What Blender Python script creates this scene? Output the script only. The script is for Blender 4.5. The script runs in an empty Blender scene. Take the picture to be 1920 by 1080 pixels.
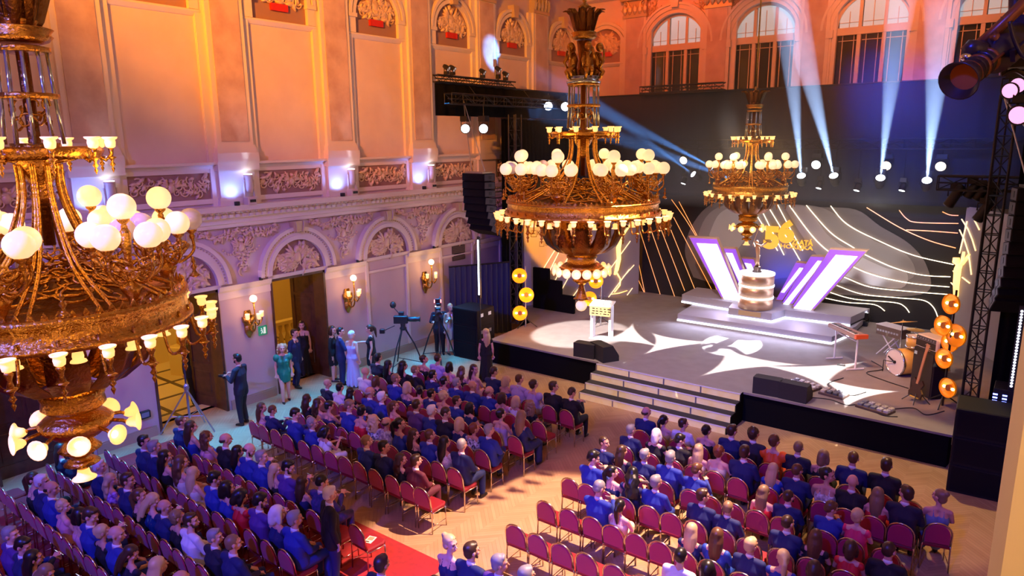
import bpy, bmesh, math, random
from mathutils import Vector, Matrix, noise
pi = math.pi
S = bpy.context.scene
COL = S.collection
rnd = random.Random(7)
# ---------------------------------------------------------------- camera
cam = bpy.data.cameras.new('camera'); cam_o = bpy.data.objects.new('camera', cam); COL.objects.link(cam_o)
YAW, PITCH, ROLL, FPX = .650829281, .208822822, -.0100799769, 1313.69
Fv = Vector((-math.sin(YAW)*math.cos(PITCH), math.cos(YAW)*math.cos(PITCH), -math.sin(PITCH)))
R0 = Vector((math.cos(YAW), math.sin(YAW), 0)); U0 = R0.cross(Fv)
Rv = math.cos(ROLL)*R0 + math.sin(ROLL)*U0; Uv = -math.sin(ROLL)*R0 + math.cos(ROLL)*U0
CAMZ = 7.0
cam_o.matrix_world = Matrix(((Rv.x, Uv.x, -Fv.x, 0), (Rv.y, Uv.y, -Fv.y, 0), (Rv.z, Uv.z, -Fv.z, CAMZ), (0, 0, 0, 1)))
cam.sensor_width = 36; cam.lens = FPX/1920*36; cam.clip_start = .05; cam.clip_end = 200
S.camera = cam_o
# photograph pixel -> point on a plane of the room (used to place things at their real spot)
def ray(px, py): return (Fv*FPX + Rv*(px-960) - Uv*(py-540)).normalized()
def onz(px, py, z=0.0):
    d = ray(px, py); t = (z-CAMZ)/d.z; return Vector((0, 0, CAMZ)) + d*t
def ony(px, py, y):
    d = ray(px, py); return Vector((0, 0, CAMZ)) + d*(y/d.y)
def onx(px, py, x):
    d = ray(px, py); return Vector((0, 0, CAMZ)) + d*(x/d.x)
def onplane(px, py, p0, n):
    d = ray(px, py); o = Vector((0, 0, CAMZ)); t = (Vector(p0)-o).dot(n)/d.dot(n); return o + d*t
# ---------------------------------------------------------------- exposure, world
S.view_settings.view_transform = 'Standard'; S.view_settings.look = 'None'
S.view_settings.gamma = 1; S.view_settings.use_curve_mapping = False
S.view_settings.exposure = 0.0
W = bpy.data.worlds.new('world'); S.world = W; W.use_nodes = True
W.node_tree.nodes['Background'].inputs[0].default_value = (.10, .07, .16, 1)
W.node_tree.nodes['Background'].inputs[1].default_value = .02
# ---------------------------------------------------------------- lights of the rig, with a few added fills
def aim(o, tgt):
    o.rotation_euler = (Vector(tgt)-o.location).to_track_quat('-Z', 'Y').to_euler()
def spot(name, loc, tgt, power, color, deg, blend=.3, size=.1):
    l = bpy.data.lights.new(name, 'SPOT'); l.energy = power; l.color = color
    l.spot_size = math.radians(deg); l.spot_blend = blend; l.shadow_soft_size = size
    o = bpy.data.objects.new(name, l); COL.objects.link(o); o.location = loc; aim(o, tgt); return o
def lamp(name, loc, power, color, size=.1):
    l = bpy.data.lights.new(name, 'POINT'); l.energy = power; l.color = color; l.shadow_soft_size = size
    o = bpy.data.objects.new(name, l); COL.objects.link(o); o.location = loc; return o
def area(name, loc, tgt, power, color, sx, sy, spread=180):
    l = bpy.data.lights.new(name, 'AREA'); l.shape = 'RECTANGLE'; l.size = sx; l.size_y = sy; l.energy = power; l.color = color
    l.spread = math.radians(spread)
    o = bpy.data.objects.new(name, l); COL.objects.link(o); o.location = loc; aim(o, tgt); return o
spot('wall_wash', (-5.5, -5.5, 12.8), (-16.7, 13.0, 11.7), 40000, (1, .29, .008), 34, .9, .25)
spot('wall_wash', (-3.0, -2.0, 12.5), (-16.7, 9.5, 8.5), 1000, (1, .42, .30), 62, .9, .25)
spot('end_wall_wash', (-12.5, 21.0, 13.8), (-13.2, 27, 10.2), 1700, (1, .12, .006), 75, .8, .3)
spot('end_wall_wash', (-4.5, 21.0, 13.8), (-5.4, 27, 10.2), 2200, (1, .19, .03), 85, .8, .3)
spot('lilac_wash', (1.8, 5.5, 10.5), (-16.7, 11.0, .9), 1250, (.82, .44, .90), 32, .6, .3)
for y_ in (6.5, 13.5):
    o = area('cyan_wash', (-15.05, y_, 8.2), (-15.05, y_, 0), 225, (0, .33, 1), .3, 6.5, 30); o.rotation_euler = (0, 0, 0)
spot('blue_wash', (-5.5, -6.5, 11.5), (-11.0, 6.5, .8), 11500, (.025, .045, 1), 60, .7, .3)
spot('blue_wash', (-2.2, -3.0, 11.5), (-3.4, 9.6, .8), 6500, (.03, .05, 1), 50, .7, .3)
spot('audience_white', (-5.5, -5.5, 13.2), (-9.0, 7.5, .5), 550, (.75, .60, .95), 56, .7, .2)
spot('rose_front', (-8.5, 18.6, 8.6), (-9.5, 8.5, .6), 650, (1, .16, .10), 46, .8, .25)
spot('rose_front', (-3.2, 18.6, 8.6), (-3.2, 10.0, .6), 800, (1, .16, .10), 64, .8, .25)
spot('aisle_key', (-2.1, 12.7, 13.6), (-5.7, 8.9, 0), 30000, (1, .62, .44), 27, .2, .12)
spot('front_row_amber', (-2.0, 17.2, 8.3), (-2.1, 14.9, 0), 1500, (1, .70, .28), 38, .35, .05)
spot('front_row_amber', (-11.2, 17.2, 8.3), (-11.6, 15.4, 0), 900, (1, .74, .40), 40, .35, .05)
spot('stage_wash', (-7.3, 11.5, 13.6), (-7.3, 20.5, .8), 5200, (1, .74, .66), 50, .6, .3)
spot('backdrop_wash', (-3.8, 22.0, 4.9), (-4.4, 26, 3.3), 330, (1, .92, .86), 95, .9, .3)
spot('backdrop_wash', (-9.2, 22.5, 4.9), (-9.3, 26, 3.6), 120, (1, .92, .88), 60, .9, .3)
spot('header_fill', (-4.0, 17.0, 9.2), (-3.0, 25.3, 6.8), 4200, (.01, .10, 1), 38, .9, .3)  # added spot, stands in for blue beam scatter in front of the drape
spot('blue_floor_spot', ony(1455, 535, 24.9), ony(1470, 500, 25.85), 90, (.03, .07, 1), 110, .9, .05)
spot('trophy_fill', (-7.3, 15.5, 12.5), (-7.47, 23.42, 3.0), 9000, (1, .92, .85), 6, .6, .05)  # added fill that brightens the statuette from the front
spot('figure_spot', (-7.55, 25.0, 4.75), (-7.2, 20.75, .77), 11000, (.95, .95, 1), 17, .12, .02)
spot('gold_projection', (-11.5, 16.5, 7.0), onplane(1040, 437, (-15.4, 21.0, 0), Vector((.865, -.5, 0))), 6500, (1, .34, .01), 21, .3, .05)
spot('amber_band', (-3.8, 16.0, 8.2), (-2.2, 19.8, .9), 1500, (1, .36, .03), 30, .5, .1)
area('riser_glow', (-7.3, 22.0, 1.2), (-7.3, 20.5, .77), 75, (.62, .68, 1), 5, .1)
area('panel_glow', (-8.6, 23.4, 2.3), (-8.2, 20, 1.6), 30, (.75, .65, 1), .5, 2.0)
area('panel_glow', (-6.0, 23.4, 2.3), (-6.3, 20, 1.6), 30, (.75, .65, 1), .5, 2.0)
def gobo(loc, tgt, power, color, deg, roll=0., stretch=1.):
    """spot with a three-pointed star gobo cut into its beam"""
    o = spot('gobo_spot', loc, tgt, power, color, deg, 0, .01); o.rotation_euler.rotate_axis('Z', roll); l = o.data; l.use_nodes = True; t = l.node_tree; n = t.nodes; k = t.links
    em = n['Emission']; tc = n.new('ShaderNodeTexCoord'); sx = n.new('ShaderNodeSeparateXYZ'); k.new(tc.outputs['Normal'], sx.inputs[0])
    def M(op, a, b=0., c=None):
        q = n.new('ShaderNodeMath'); q.operation = op
        for i, v in enumerate((a, b, c)):
            if v is None: continue
            if isinstance(v, (int, float)): q.inputs[i].default_value = v
            else: k.new(v, q.inputs[i])
        return q.outputs[0]
    kk = 1/math.tan(math.radians(deg/2)); u = M('MULTIPLY', M('DIVIDE', sx.outputs[0], sx.outputs[2]), kk*stretch); v = M('MULTIPLY', M('DIVIDE', sx.outputs[1], sx.outputs[2]), kk)
    f = None
    for i in range(3):
        a = math.radians(30+120*i); cx, cy = 1.5*math.cos(a), 1.5*math.sin(a); Rr = math.hypot(1.5*math.cos(math.radians(30)), 1.5*.5-1)
        d = M('SQRT', M('ADD', M('POWER', M('SUBTRACT', u, cx), 2.), M('POWER', M('SUBTRACT', v, cy), 2.)))
        e = M('MULTIPLY_ADD', M('SUBTRACT', d, Rr), 26., .5); e = M('MINIMUM', M('MAXIMUM', e, 0.), 1.); f = e if f is None else M('MULTIPLY', f, e)
    k.new(f, em.inputs['Strength']); return o
lamp('pier_fill', (.6, -.6, 8.4), 420, (1, .58, .2), .2)  # added warm fill for the pier beside the camera, no real fixture
spot('lectern_spot', (-13.0, 10.0, 13.4), onz(1085, 626, .77), 34000, (1, .90, .84), 11.5, .25, .05)
GW = (1, .93, .88)
for (px, py), (lx, ly), dg_, rl in (((1258, 643), (-12.5, 8.0), 14, .3), ((1390, 680), (-11.5, 7.0), 15.5, .2), ((1530, 697), (-10.5, 8.5), 15, 1.1), ((1180, 632), (-3.5, 8.0), 13, .9), ((1600, 735), (-2.0, 9.0), 14, 2.0)):
    gobo((lx, ly, 13.4), onz(px, py, .77), 110000, GW, dg_, rl)
# ---------------------------------------------------------------- materials
def lin(c):
    if isinstance(c, str):
        c = c.lstrip('#'); c = tuple(int(c[i:i+2], 16)/255 for i in (0, 2, 4))
        return tuple(v/12.92 if v <= .04045 else ((v+.055)/1.055)**2.4 for v in c)
    return c
MATS = {}
def mat(name, col, rough=.6, metal=0., emit=None, es=0., var=None, bump=None, spec=None, sheen=0., coat=0., trans=0.):
    if name in MATS: return MATS[name]
    m = bpy.data.materials.new(name); m.use_nodes = True; MATS[name] = m
    nt = m.node_tree; b = nt.nodes['Principled BSDF']; c = lin(col)
    b.inputs['Base Color'].default_value = (*c, 1); b.inputs['Roughness'].default_value = rough; b.inputs['Metallic'].default_value = metal
    if spec is not None: b.inputs['Specular IOR Level'].default_value = spec
    if sheen: b.inputs['Sheen Weight'].default_value = sheen
    if coat: b.inputs['Coat Weight'].default_value = coat
    if trans: b.inputs['Transmission Weight'].default_value = trans
    if emit is not None:
        b.inputs['Emission Color'].default_value = (*lin(emit), 1); b.inputs['Emission Strength'].default_value = es
    if var or bump:
        tc = nt.nodes.new('ShaderNodeTexCoord')
    if var:     # (scale, other colour, detail)
        n = nt.nodes.new('ShaderNodeTexNoise'); n.inputs['Scale'].default_value = var[0]; n.inputs['Detail'].default_value = var[2] if len(var) > 2 else 3
        r = nt.nodes.new('ShaderNodeValToRGB'); r.color_ramp.elements[0].position = .35; r.color_ramp.elements[1].position = .68
        r.color_ramp.elements[0].color = (*c, 1); r.color_ramp.elements[1].color = (*lin(var[1]), 1)
        nt.links.new(tc.outputs['Object'], n.inputs['Vector']); nt.links.new(n.outputs['Fac'], r.inputs['Fac']); nt.links.new(r.outputs['Color'], b.inputs['Base Color'])
    if bump:    # (scale, strength)
        n2 = nt.nodes.new('ShaderNodeTexNoise'); n2.inputs['Scale'].default_value = bump[0]; n2.inputs['Detail'].default_value = 4
        bp = nt.nodes.new('ShaderNodeBump'); bp.inputs['Strength'].default_value = bump[1]; bp.inputs['Distance'].default_value = .02
        nt.links.new(tc.outputs['Object'], n2.inputs['Vector']); nt.links.new(n2.outputs['Fac'], bp.inputs['Height']); nt.links.new(bp.outputs['Normal'], b.inputs['Normal'])
    return m
def glow(name, col, es):
    m = mat(name, (.8, .8, .8), .5, emit=col, es=es); m.cycles.emission_sampling = 'NONE'; return m
# ---------------------------------------------------------------- mesh helpers
class MB:
    """collects shapes; T maps local (a, b, c) to the object's space"""
    def __init__(s, T=None): s.v = []; s.f = []; s.mi = []; s.T = T; s.m = 0; s.smooth = False; s.sm = []
    def add(s, vs, fs):
        o = len(s.v); s.v += [tuple(s.T(*p)) if s.T else tuple(p) for p in vs]
        s.f += [tuple(i+o for i in f) for f in fs]; s.mi += [s.m]*len(fs); s.sm += [s.smooth]*len(fs)
        return s
    def box(s, x0, x1, y0, y1, z0, z1):
        return s.add([(x, y, z) for z in (z0, z1) for y in (y0, y1) for x in (x0, x1)],
                     [(0, 2, 3, 1), (4, 5, 7, 6), (0, 1, 5, 4), (2, 6, 7, 3), (0, 4, 6, 2), (1, 3, 7, 5)])
    def bevbox(s, x0, x1, y0, y1, z0, z1, b=.01):
        """box with chamfered vertical and top edges"""
        q = [(x0+b, y0), (x1-b, y0), (x1, y0+b), (x1, y1-b), (x1-b, y1), (x0+b, y1), (x0, y1-b), (x0, y0+b)]
        cx, cy = (x0+x1)/2, (y0+y1)/2
        ins = [(x+(b if x < cx else -b), y+(b if y < cy else -b)) for x, y in q]
        vs = [(x, y, z0) for x, y in q] + [(x, y, z1-b) for x, y in q] + [(x, y, z1) for x, y in ins]
        fs = [tuple(range(7, -1, -1)), tuple(range(16, 24))]
        for r in (0, 8):
            for i in range(8): fs.append((r+i, r+(i+1) % 8, r+8+(i+1) % 8, r+8+i))
        return s.add(vs, fs)
    def prism(s, poly, d0, d1, ax=2):
        """polygon in two axes extruded along axis ax"""
        n = len(poly)
        def P(a, b, d): return (d, a, b) if ax == 0 else ((a, d, b) if ax == 1 else (a, b, d))
        vs = [P(a, b, d0) for a, b in poly] + [P(a, b, d1) for a, b in poly]
        fs = [tuple(range(n-1, -1, -1)), tuple(range(n, 2*n))] + [(i, (i+1) % n, n+(i+1) % n, n+i) for i in range(n)]
        return s.add(vs, fs)
    def lathe(s, prof, seg=24, c=(0, 0, 0), a0=0, a1=2*pi, flute=None):
        full = abs(a1-a0-2*pi) < 1e-6; k = seg if full else seg+1; vs = []; fs = []
        for r, z in prof:
            for i in range(k):
                a = a0+(a1-a0)*i/seg; rr = r*(1+(flute[1]*math.cos(flute[0]*a) if flute else 0))
                vs.append((c[0]+rr*math.cos(a), c[1]+rr*math.sin(a), c[2]+z))
        for j in range(len(prof)-1):
            for i in range(seg):
                i2 = (i+1) % k; fs.append((j*k+i, j*k+i2, (j+1)*k+i2, (j+1)*k+i))
        if prof[0][0] > 1e-4 and full and prof[0] != prof[-1]: fs.append(tuple(range(k-1, -1, -1)))
        if prof[-1][0] > 1e-4 and full and prof[0] != prof[-1]: fs.append(tuple(range((len(prof)-1)*k, len(prof)*k)))
        return s.add(vs, fs)
    def tube(s, pts, r, seg=6, closed=False, cap=True, flat=1.0):
        pts = [Vector(p) for p in pts]; n = len(pts); vs = []; fs = []
        rs = r if isinstance(r, (list, tuple)) else [r]*n
        t0 = (pts[1]-pts[0]).normalized(); up = Vector((0, 0, 1)) if abs(t0.z) < .9 else Vector((1, 0, 0))
        nrm = t0.cross(up).normalized()
        for i, p in enumerate(pts):
            a = pts[(i-1) % n] if (closed or i > 0) else p; b = pts[(i+1) % n] if (closed or i < n-1) else p
            t = (b-a).normalized() if (b-a).length > 1e-9 else t0
            nrm = (nrm - t*nrm.dot(t)); nrm = nrm.normalized() if nrm.length > 1e-6 else t.orthogonal().normalized()
            bn = t.cross(nrm)
            for k in range(seg):
                an = 2*pi*k/seg; vs.append(p + nrm*(math.cos(an)*rs[i]) + bn*(math.sin(an)*rs[i]*flat))
        for i in range(n if closed else n-1):
            for k in range(seg):
                j = (i+1) % n; fs.append((i*seg+k, i*seg+(k+1) % seg, j*seg+(k+1) % seg, j*seg+k))
        if cap and not closed: fs += [tuple(range(seg-1, -1, -1)), tuple(range((n-1)*seg, n*seg))]
        return s.add(vs, fs)
    def ball(s, c, r, seg=12, rings=8):
        rx, ry, rz = r if isinstance(r, (tuple, list)) else (r, r, r); vs = [(c[0], c[1], c[2]-rz)]; fs = []
        for j in range(1, rings):
            t = -pi/2+pi*j/rings
            for i in range(seg): a = 2*pi*i/seg; vs.append((c[0]+rx*math.cos(t)*math.cos(a), c[1]+ry*math.cos(t)*math.sin(a), c[2]+rz*math.sin(t)))
        vs.append((c[0], c[1], c[2]+rz)); L = len(vs)-1
        for i in range(seg): fs.append((0, 1+(i+1) % seg, 1+i)); fs.append((L, L-seg+i, L-seg+(i+1) % seg))
        for j in range(rings-2):
            for i in range(seg): a = 1+j*seg+i; b = 1+j*seg+(i+1) % seg; fs.append((a, b, b+seg, a+seg))
        return s.add(vs, fs)
    def sheet(s, rows, thick=.01):
        """closed slab from a grid of points: thickness along the mean normal"""
        n = len(rows); k = len(rows[0]); P = [[Vector(p) for p in r] for r in rows]
        vs = []
        for j in range(n):
            for i in range(k):
                du = P[j][min(i+1, k-1)]-P[j][max(i-1, 0)]; dv = P[min(j+1, n-1)][i]-P[max(j-1, 0)][i]
                nn = du.cross(dv); nn = nn.normalized() if nn.length > 1e-9 else Vector((0, 0, 1)); vs.append((P[j][i]+nn*thick/2, P[j][i]-nn*thick/2))
        o = [v[0] for v in vs]+[v[1] for v in vs]; N = n*k; fs = []
        for j in range(n-1):
            for i in range(k-1):
                a = j*k+i; fs.append((a, a+1, a+k+1, a+k)); fs.append((N+a, N+a+k, N+a+k+1, N+a+1))
        edge = [i for i in range(k)]+[j*k+k-1 for j in range(1, n)]+[(n-1)*k+i for i in range(k-2, -1, -1)]+[j*k for j in range(n-2, 0, -1)]
        for a, b in zip(edge, edge[1:]+edge[:1]): fs.append((a, N+a, N+b, b))
        return s.add(o, fs)
    def mesh(s, name, mats, smooth=None):
        me = bpy.data.meshes.new(name); me.from_pydata(s.v, [], s.f)
        for m in (mats if isinstance(mats, (list, tuple)) else [mats]): me.materials.append(m)
        me.polygons.foreach_set('material_index', s.mi)
        bm = bmesh.new(); bm.from_mesh(me); bmesh.ops.recalc_face_normals(bm, faces=bm.faces); bm.to_mesh(me); bm.free()
        sm = s.sm if smooth is None else [smooth]*len(s.f)
        me.polygons.foreach_set('use_smooth', sm); me.update()
        return me
    def build(s, name, mats, parent=None, smooth=None, loc=None):
        return link(name, s.mesh(name, mats, smooth), parent, loc)
def link(name, me, parent=None, loc=None, rot=None, scale=None):
    o = bpy.data.objects.new(name, me); COL.objects.link(o)
    if parent is not None: o.parent = parent
    if loc is not None: o.location = loc
    if rot is not None: o.rotation_euler = rot if not isinstance(rot, (int, float)) else (0, 0, rot)
    if scale is not None: o.scale = scale if not isinstance(scale, (int, float)) else (scale,)*3
    return o
def thing(name, label, cat, loc=(0, 0, 0), rot=0, group=None, scale=None):
    o = link(name, None, None, loc, rot, scale); o.empty_display_size = .2
    return tag(o, label, cat, group)
def tag(o, label, cat, group=None, kind=None):
    if label: o['label'] = label
    if cat: o['category'] = cat
    if group: o['group'] = group
    if kind: o['kind'] = kind
    return o
def structure(o, label=None, cat=None):
    o['kind'] = 'structure'
    return tag(o, label, cat)
def part(name, me, parent, mats=None, **k):
    """child that shares mesh data but wears its own materials"""
    o = link(name, me, parent, **k)
    if mats is not None:
        for i, m in enumerate(mats if isinstance(mats, (list, tuple)) else [mats]):
            o.material_slots[i].link = 'OBJECT'; o.material_slots[i].material = m
    return o
def copy_tree(o, parent=None):
    c = o.copy(); COL.objects.link(c)
    if parent is not None: c.parent = parent
    for ch in list(o.children): copy_tree(ch, c)
    return c
def arc(cx, cz, r, a0, a1, n): return [(cx+r*math.cos(a0+(a1-a0)*i/n), cz+r*math.sin(a0+(a1-a0)*i/n)) for i in range(n+1)]
# ================================================================ the hall
XW, YB, XR, YF, ZC = -16.71, 27.0, 2.6, -9.0, 14.2
plaster = mat('plaster', (.72, .58, .55), .75, var=(1.2, (.66, .52, .50)), bump=(30, .05))
plaster_low = mat('plaster_low', (.60, .47, .46), .8, var=(.8, (.54, .41, .42)), bump=(45, .08))
stucco = mat('stucco', (.74, .64, .56), .65, bump=(60, .05))
gilt = mat('gilt_plaster', (.60, .47, .30), .45, metal=.35)
relief_m = mat('relief_plaster', (.74, .55, .38), .42, metal=.2)
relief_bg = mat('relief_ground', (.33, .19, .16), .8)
marble = mat('pilaster_marble', (.66, .48, .40), .45, var=(2.2, (.50, .33, .27), 6))
wood_dark = mat('door_wood', (.10, .035, .02), .4, var=(6, (.06, .02, .012)), coat=.3)
redcloth = mat('red_plaque', (.55, .02, .01), .6)
def TL(u, v, d): return (XW+d, u, v)
def TB(u, v, d): return (u, YB-d, v)
PITCH_B = 3.38
LB = [11.89+PITCH_B*k for k in range(-4, 5)]        # bay centres on the left wall
LP = [10.20+PITCH_B*k for k in range(-4, 6)]        # pilaster centres
BB = [-15.45, -12.33, -8.9, -5.33, -1.8]            # bay centres on the end wall
BP = [-14.05, -10.6, -7.1, -3.55, 0.0]
def annulus(mb, u, v, r0, r1, d0, d1, n=20, a0=0, a1=pi):
    q = arc(u, v, r1, a0, a1, n)+arc(u, v, r0, a1, a0, n)
    k = n+1
    vs = [(a, b, d0) for a, b in q]+[(a, b, d1) for a, b in q]; N = 2*k; fs = []
    for i in range(n):
        j = 2*k-1-i
        fs += [(i, i+1, j-1, j), (N+i, N+j, N+j-1, N+i+1), (i, N+i, N+i+1, i+1), (j, j-1, N+j-1, N+j)]
    fs += [(0, 2*k-1, N+2*k-1, N), (k-1, N+k-1, N+k, k)]
    mb.add(vs, fs)
def spiral(mb, u, v, r, turns, a0, sgn, d, th, seg=5):
    n = int(12*turns)+4; pts = []; rad = []
    for i in range(n):
        t = i/(n-1); a = a0+sgn*turns*2*pi*t; rr = r*(1-t)**.8+r*.06
        pts.append((u+rr*math.cos(a), v+rr*math.sin(a), d+.02*t)); rad.append(th*(1-.55*t))
    mb.tube(pts, rad, seg)
def leaf(mb, u, v, a, L, w, d):
    ca, sa = math.cos(a), math.sin(a); pts = []
    for t, ww in ((0, .25), (.3, .9), (.6, 1), (.85, .55), (1, .05)):
        pts.append((t, ww))
    vs = []; fs = []
    for t, ww in pts:
        x = L*t; hw = w*ww/2
        for s_, dz in ((-1, 0), (0, .045), (1, 0)):
            vs.append((u+x*ca-s_*hw*sa, v+x*sa+s_*hw*ca, d+dz+.05*math.sin(t*pi)))
    n = len(vs)
    vs += [(p[0], p[1], d-.01) for p in vs]
    for j in range(len(pts)-1):
        for i in range(2):
            q = j*3+i; fs.append((q, q+1, q+4, q+3)); fs.append((n+q, n+q+3, n+q+4, n+q+1))
        fs.append((j*3, j*3+3, n+j*3+3, n+j*3)); fs.append((j*3+2, n+j*3+2, n+j*3+5, j*3+5))
    fs.append((0, n, n+1, 1)); fs.append((1, n+1, n+2, 2))
    mb.add(vs, fs)
def relief(mb, w, h, seed, kind, d=.0):
    """symmetrical plaster ornament around (0, 0), drawn in a w x h field"""
    R = random.Random(seed)
    for s_ in (-1, 1):
        for k in range({'band': 12, 'lunette': 17}.get(kind, 9)):
            if kind == 'lunette':
                a = R.uniform(.05, 1.45); q = R.uniform(.25, .9)*w/2; u, v = s_*q*math.cos(a), q*math.sin(a)*.95
            elif kind == 'spandrel':
                v = -h/2+h*(k+.5)/9; u = s_*R.uniform(.04, .5)*w*(.18+.8*((v+h/2)/h)**1.5)
            else:
                u, v = s_*w/2*(.12+.85*k/12), R.uniform(-.3, .3)*h
            r = R.uniform(.07, .13)*min(w, h*1.6)
            spiral(mb, u, v, r, R.uniform(1., 1.5), R.uniform(0, 6.28), s_, d+.02, r*.22)
            for q in range(2): leaf(mb, u, v, R.uniform(0, 6.28), r*R.uniform(1.2, 2.), r*.7, d)
    if kind == 'spandrel' and w > .93 and h > 1.12:     # wide garland under the cornice
        for s_ in (-1, 1):
            for k in range(11):
                u = s_*(.16+.095*k); v = h/2-.02-.13*math.sin(pi*k/10)
                spiral(mb, u, v, .075, 1.2, k, s_, d+.02, .02); mb.ball((u, v-.03, d+.03), .04, 6, 4)
                for q in range(2): leaf(mb, u, v, R.uniform(0, 6.28), .17, .07, d)
    # centre figure: cartouche with head, wings, festoon
    b = {'lunette': .45*h, 'spandrel': .1*h, 'band': 0}[kind]; q = .13*min(w, h*1.5)
    mb.ball((0, b, d), (q*.9, q*1.15, .09), 10, 6); mb.ball((0, b+q*1.5, d+.03), (q*.45, q*.5, .09), 8, 6)
    for s_ in (-1, 1):
        for k in range(4): leaf(mb, s_*q*.6, b+q*.3, pi/2-s_*(.5+.35*k), q*(2.4-.3*k), q*.55, d+.01)
        spiral(mb, s_*q*1.1, b-q*1.1, q*.7, 1.3, pi/2, s_, d+.02, q*.16)
        for k in range(6): mb.ball((s_*q*(1.5+.55*k), b-q*(1.3-.12*(k-2)**2), d), q*.3, 6, 4)
REL = {}
def relief_mesh(kind, w, h, seed, T):
    key = (kind, seed, T.__name__)
    if key not in REL:
        mb = MB(lambda a, b, c: (c, a, b) if T is TL else (a, -c, b)); relief(mb, w, h, seed, kind); REL[key] = mb.mesh('relief', relief_m, True)
    return REL[key]
# ---- floor: herringbone oak
mfl = bpy.data.materials.new('parquet'); mfl.use_nodes = True
nt = mfl.node_tree; N_ = nt.nodes; Lk = nt.links; bs = N_['Principled BSDF']
def nd(t, **k):
    n = N_.new(t)
    for a, b in k.items(): setattr(n, a, b)
    return n
def mth(op, a, b=None):
    n = nd('ShaderNodeMath', operation=op)
    for i, q in enumerate((a, b)):
        if q is None: continue
        if isinstance(q, (int, float)): n.inputs[i].default_value = q
        else: Lk.new(q, n.inputs[i])
    return n.outputs[0]
tc = nd('ShaderNodeTexCoord'); sx = nd('ShaderNodeSeparateXYZ'); Lk.new(tc.outputs['Object'], sx.inputs[0])
X_, Y_ = sx.outputs[0], sx.outputs[1]
strip = mth('FLOOR', mth('DIVIDE', X_, .42)); par = mth('MODULO', mth('ABSOLUTE', strip), 2.)
lx = mth('SUBTRACT', mth('DIVIDE', X_, .42), strip)
slope = mth('MULTIPLY', mth('SUBTRACT', mth('MULTIPLY', par, 2.), 1.), .42)
yy = mth('DIVIDE', mth('ADD', Y_, mth('MULTIPLY', lx, slope)), .10)
pid = mth('FLOOR', yy); fr = mth('SUBTRACT', yy, pid)
wn = nd('ShaderNodeTexWhiteNoise', noise_dimensions='2D'); cb = nd('ShaderNodeCombineXYZ'); Lk.new(strip, cb.inputs[0]); Lk.new(pid, cb.inputs[1]); Lk.new(cb.outputs[0], wn.inputs['Vector'])
gn = nd('ShaderNodeTexNoise'); gn.inputs['Scale'].default_value = 1.6; gn.inputs['Detail'].default_value = 5; Lk.new(tc.outputs['Object'], gn.inputs['Vector'])
gap = mth('GREATER_THAN', mth('ABSOLUTE', mth('SUBTRACT', fr, .5)), .46)
mixv = mth('ADD', mth('MULTIPLY', wn.outputs[0], .30), mth('MULTIPLY', gn.outputs['Fac'], .65))
rp = nd('ShaderNodeValToRGB'); rp.color_ramp.elements[0].color = (.34, .18, .085, 1); rp.color_ramp.elements[1].color = (.56, .36, .20, 1)
Lk.new(mixv, rp.inputs['Fac']); mx = nd('ShaderNodeMixRGB'); mx.inputs[2].default_value = (.12, .06, .03, 1); Lk.new(mth('MULTIPLY', gap, .5), mx.inputs[0]); Lk.new(rp.outputs[0], mx.inputs[1])
Lk.new(mx.outputs[0], bs.inputs['Base Color']); bs.inputs['Roughness'].default_value = .5; bs.inputs['Specular IOR Level'].default_value = .35
floor = MB().box(XW-.7, XR+.5, YF-.3, YB+.5, -.15, 0).build('floor', mfl)
structure(floor, 'pale oak herringbone parquet floor of the ballroom', 'floor')
ceil = MB().box(XW-.7, XR+.5, YF-.3, YB+.5, ZC, ZC+.2).build('ceiling', stucco); structure(ceil, 'plaster ceiling high above the chandeliers', 'ceiling')
# ---- left wall core
DOORS = LB[2:5]      # 5.13, 8.51, 11.89
OW = .92             # half opening
wl = MB(TL)
cuts = sorted([(c-OW, c+OW) for c in DOORS]); u = YF
for a, b in cuts: wl.box(u, a, 0, 3.36, -.55, 0); u = b
wl.box(u, YB, 0, 3.36, -.55, 0); wl.box(YF, YB, 3.36, ZC, -.55, 0)
wall_left = wl.build('wall_left', plaster_low); structure(wall_left, 'tall ornate plaster side wall with doors, lit orange above and lilac below', 'wall')
# skirting
sk = MB(TL); u = YF
for a, b in cuts+[(YB, YB)]: sk.box(u, a-.08, 0, .22, 0, .05); sk.box(u, a-.08, .22, .26, 0, .035); u = b+.08
structure(sk.build('baseboard_left', mat('skirting', (.40, .27, .20), .6)), 'low brown skirting along the left wall', 'baseboard')
cor = MB(TL)
def run(mb, prof, u0, u1): mb.prism([(v, d) for d, v in prof], u0, u1, ax=0)
run(cor, [(0, 4.86), (.10, 4.86), (.12, 4.95), (.16, 4.97), (.16, 5.10), (.24, 5.14), (.24, 5.22), (.40, 5.30), (.42, 5.43), (0, 5.43)], YF, YB)
cor.build('cornice', stucco, wall_left)
dn = MB(TL); u = 2.
while u < 22:
    dn.box(u, u+.10, 5.13, 5.215, .24, .30); u += .19
dn.build('dentil_band', stucco, wall_left)['kind'] = 'stuff'
eg = MB(TL); u = 2.
while u < 22:
    eg.ball((u, 5.26, .34), (.05, .035, .045), 6, 4); u += .14
eg.build('egg_moulding', gilt, wall_left, True)['kind'] = 'stuff'
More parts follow.
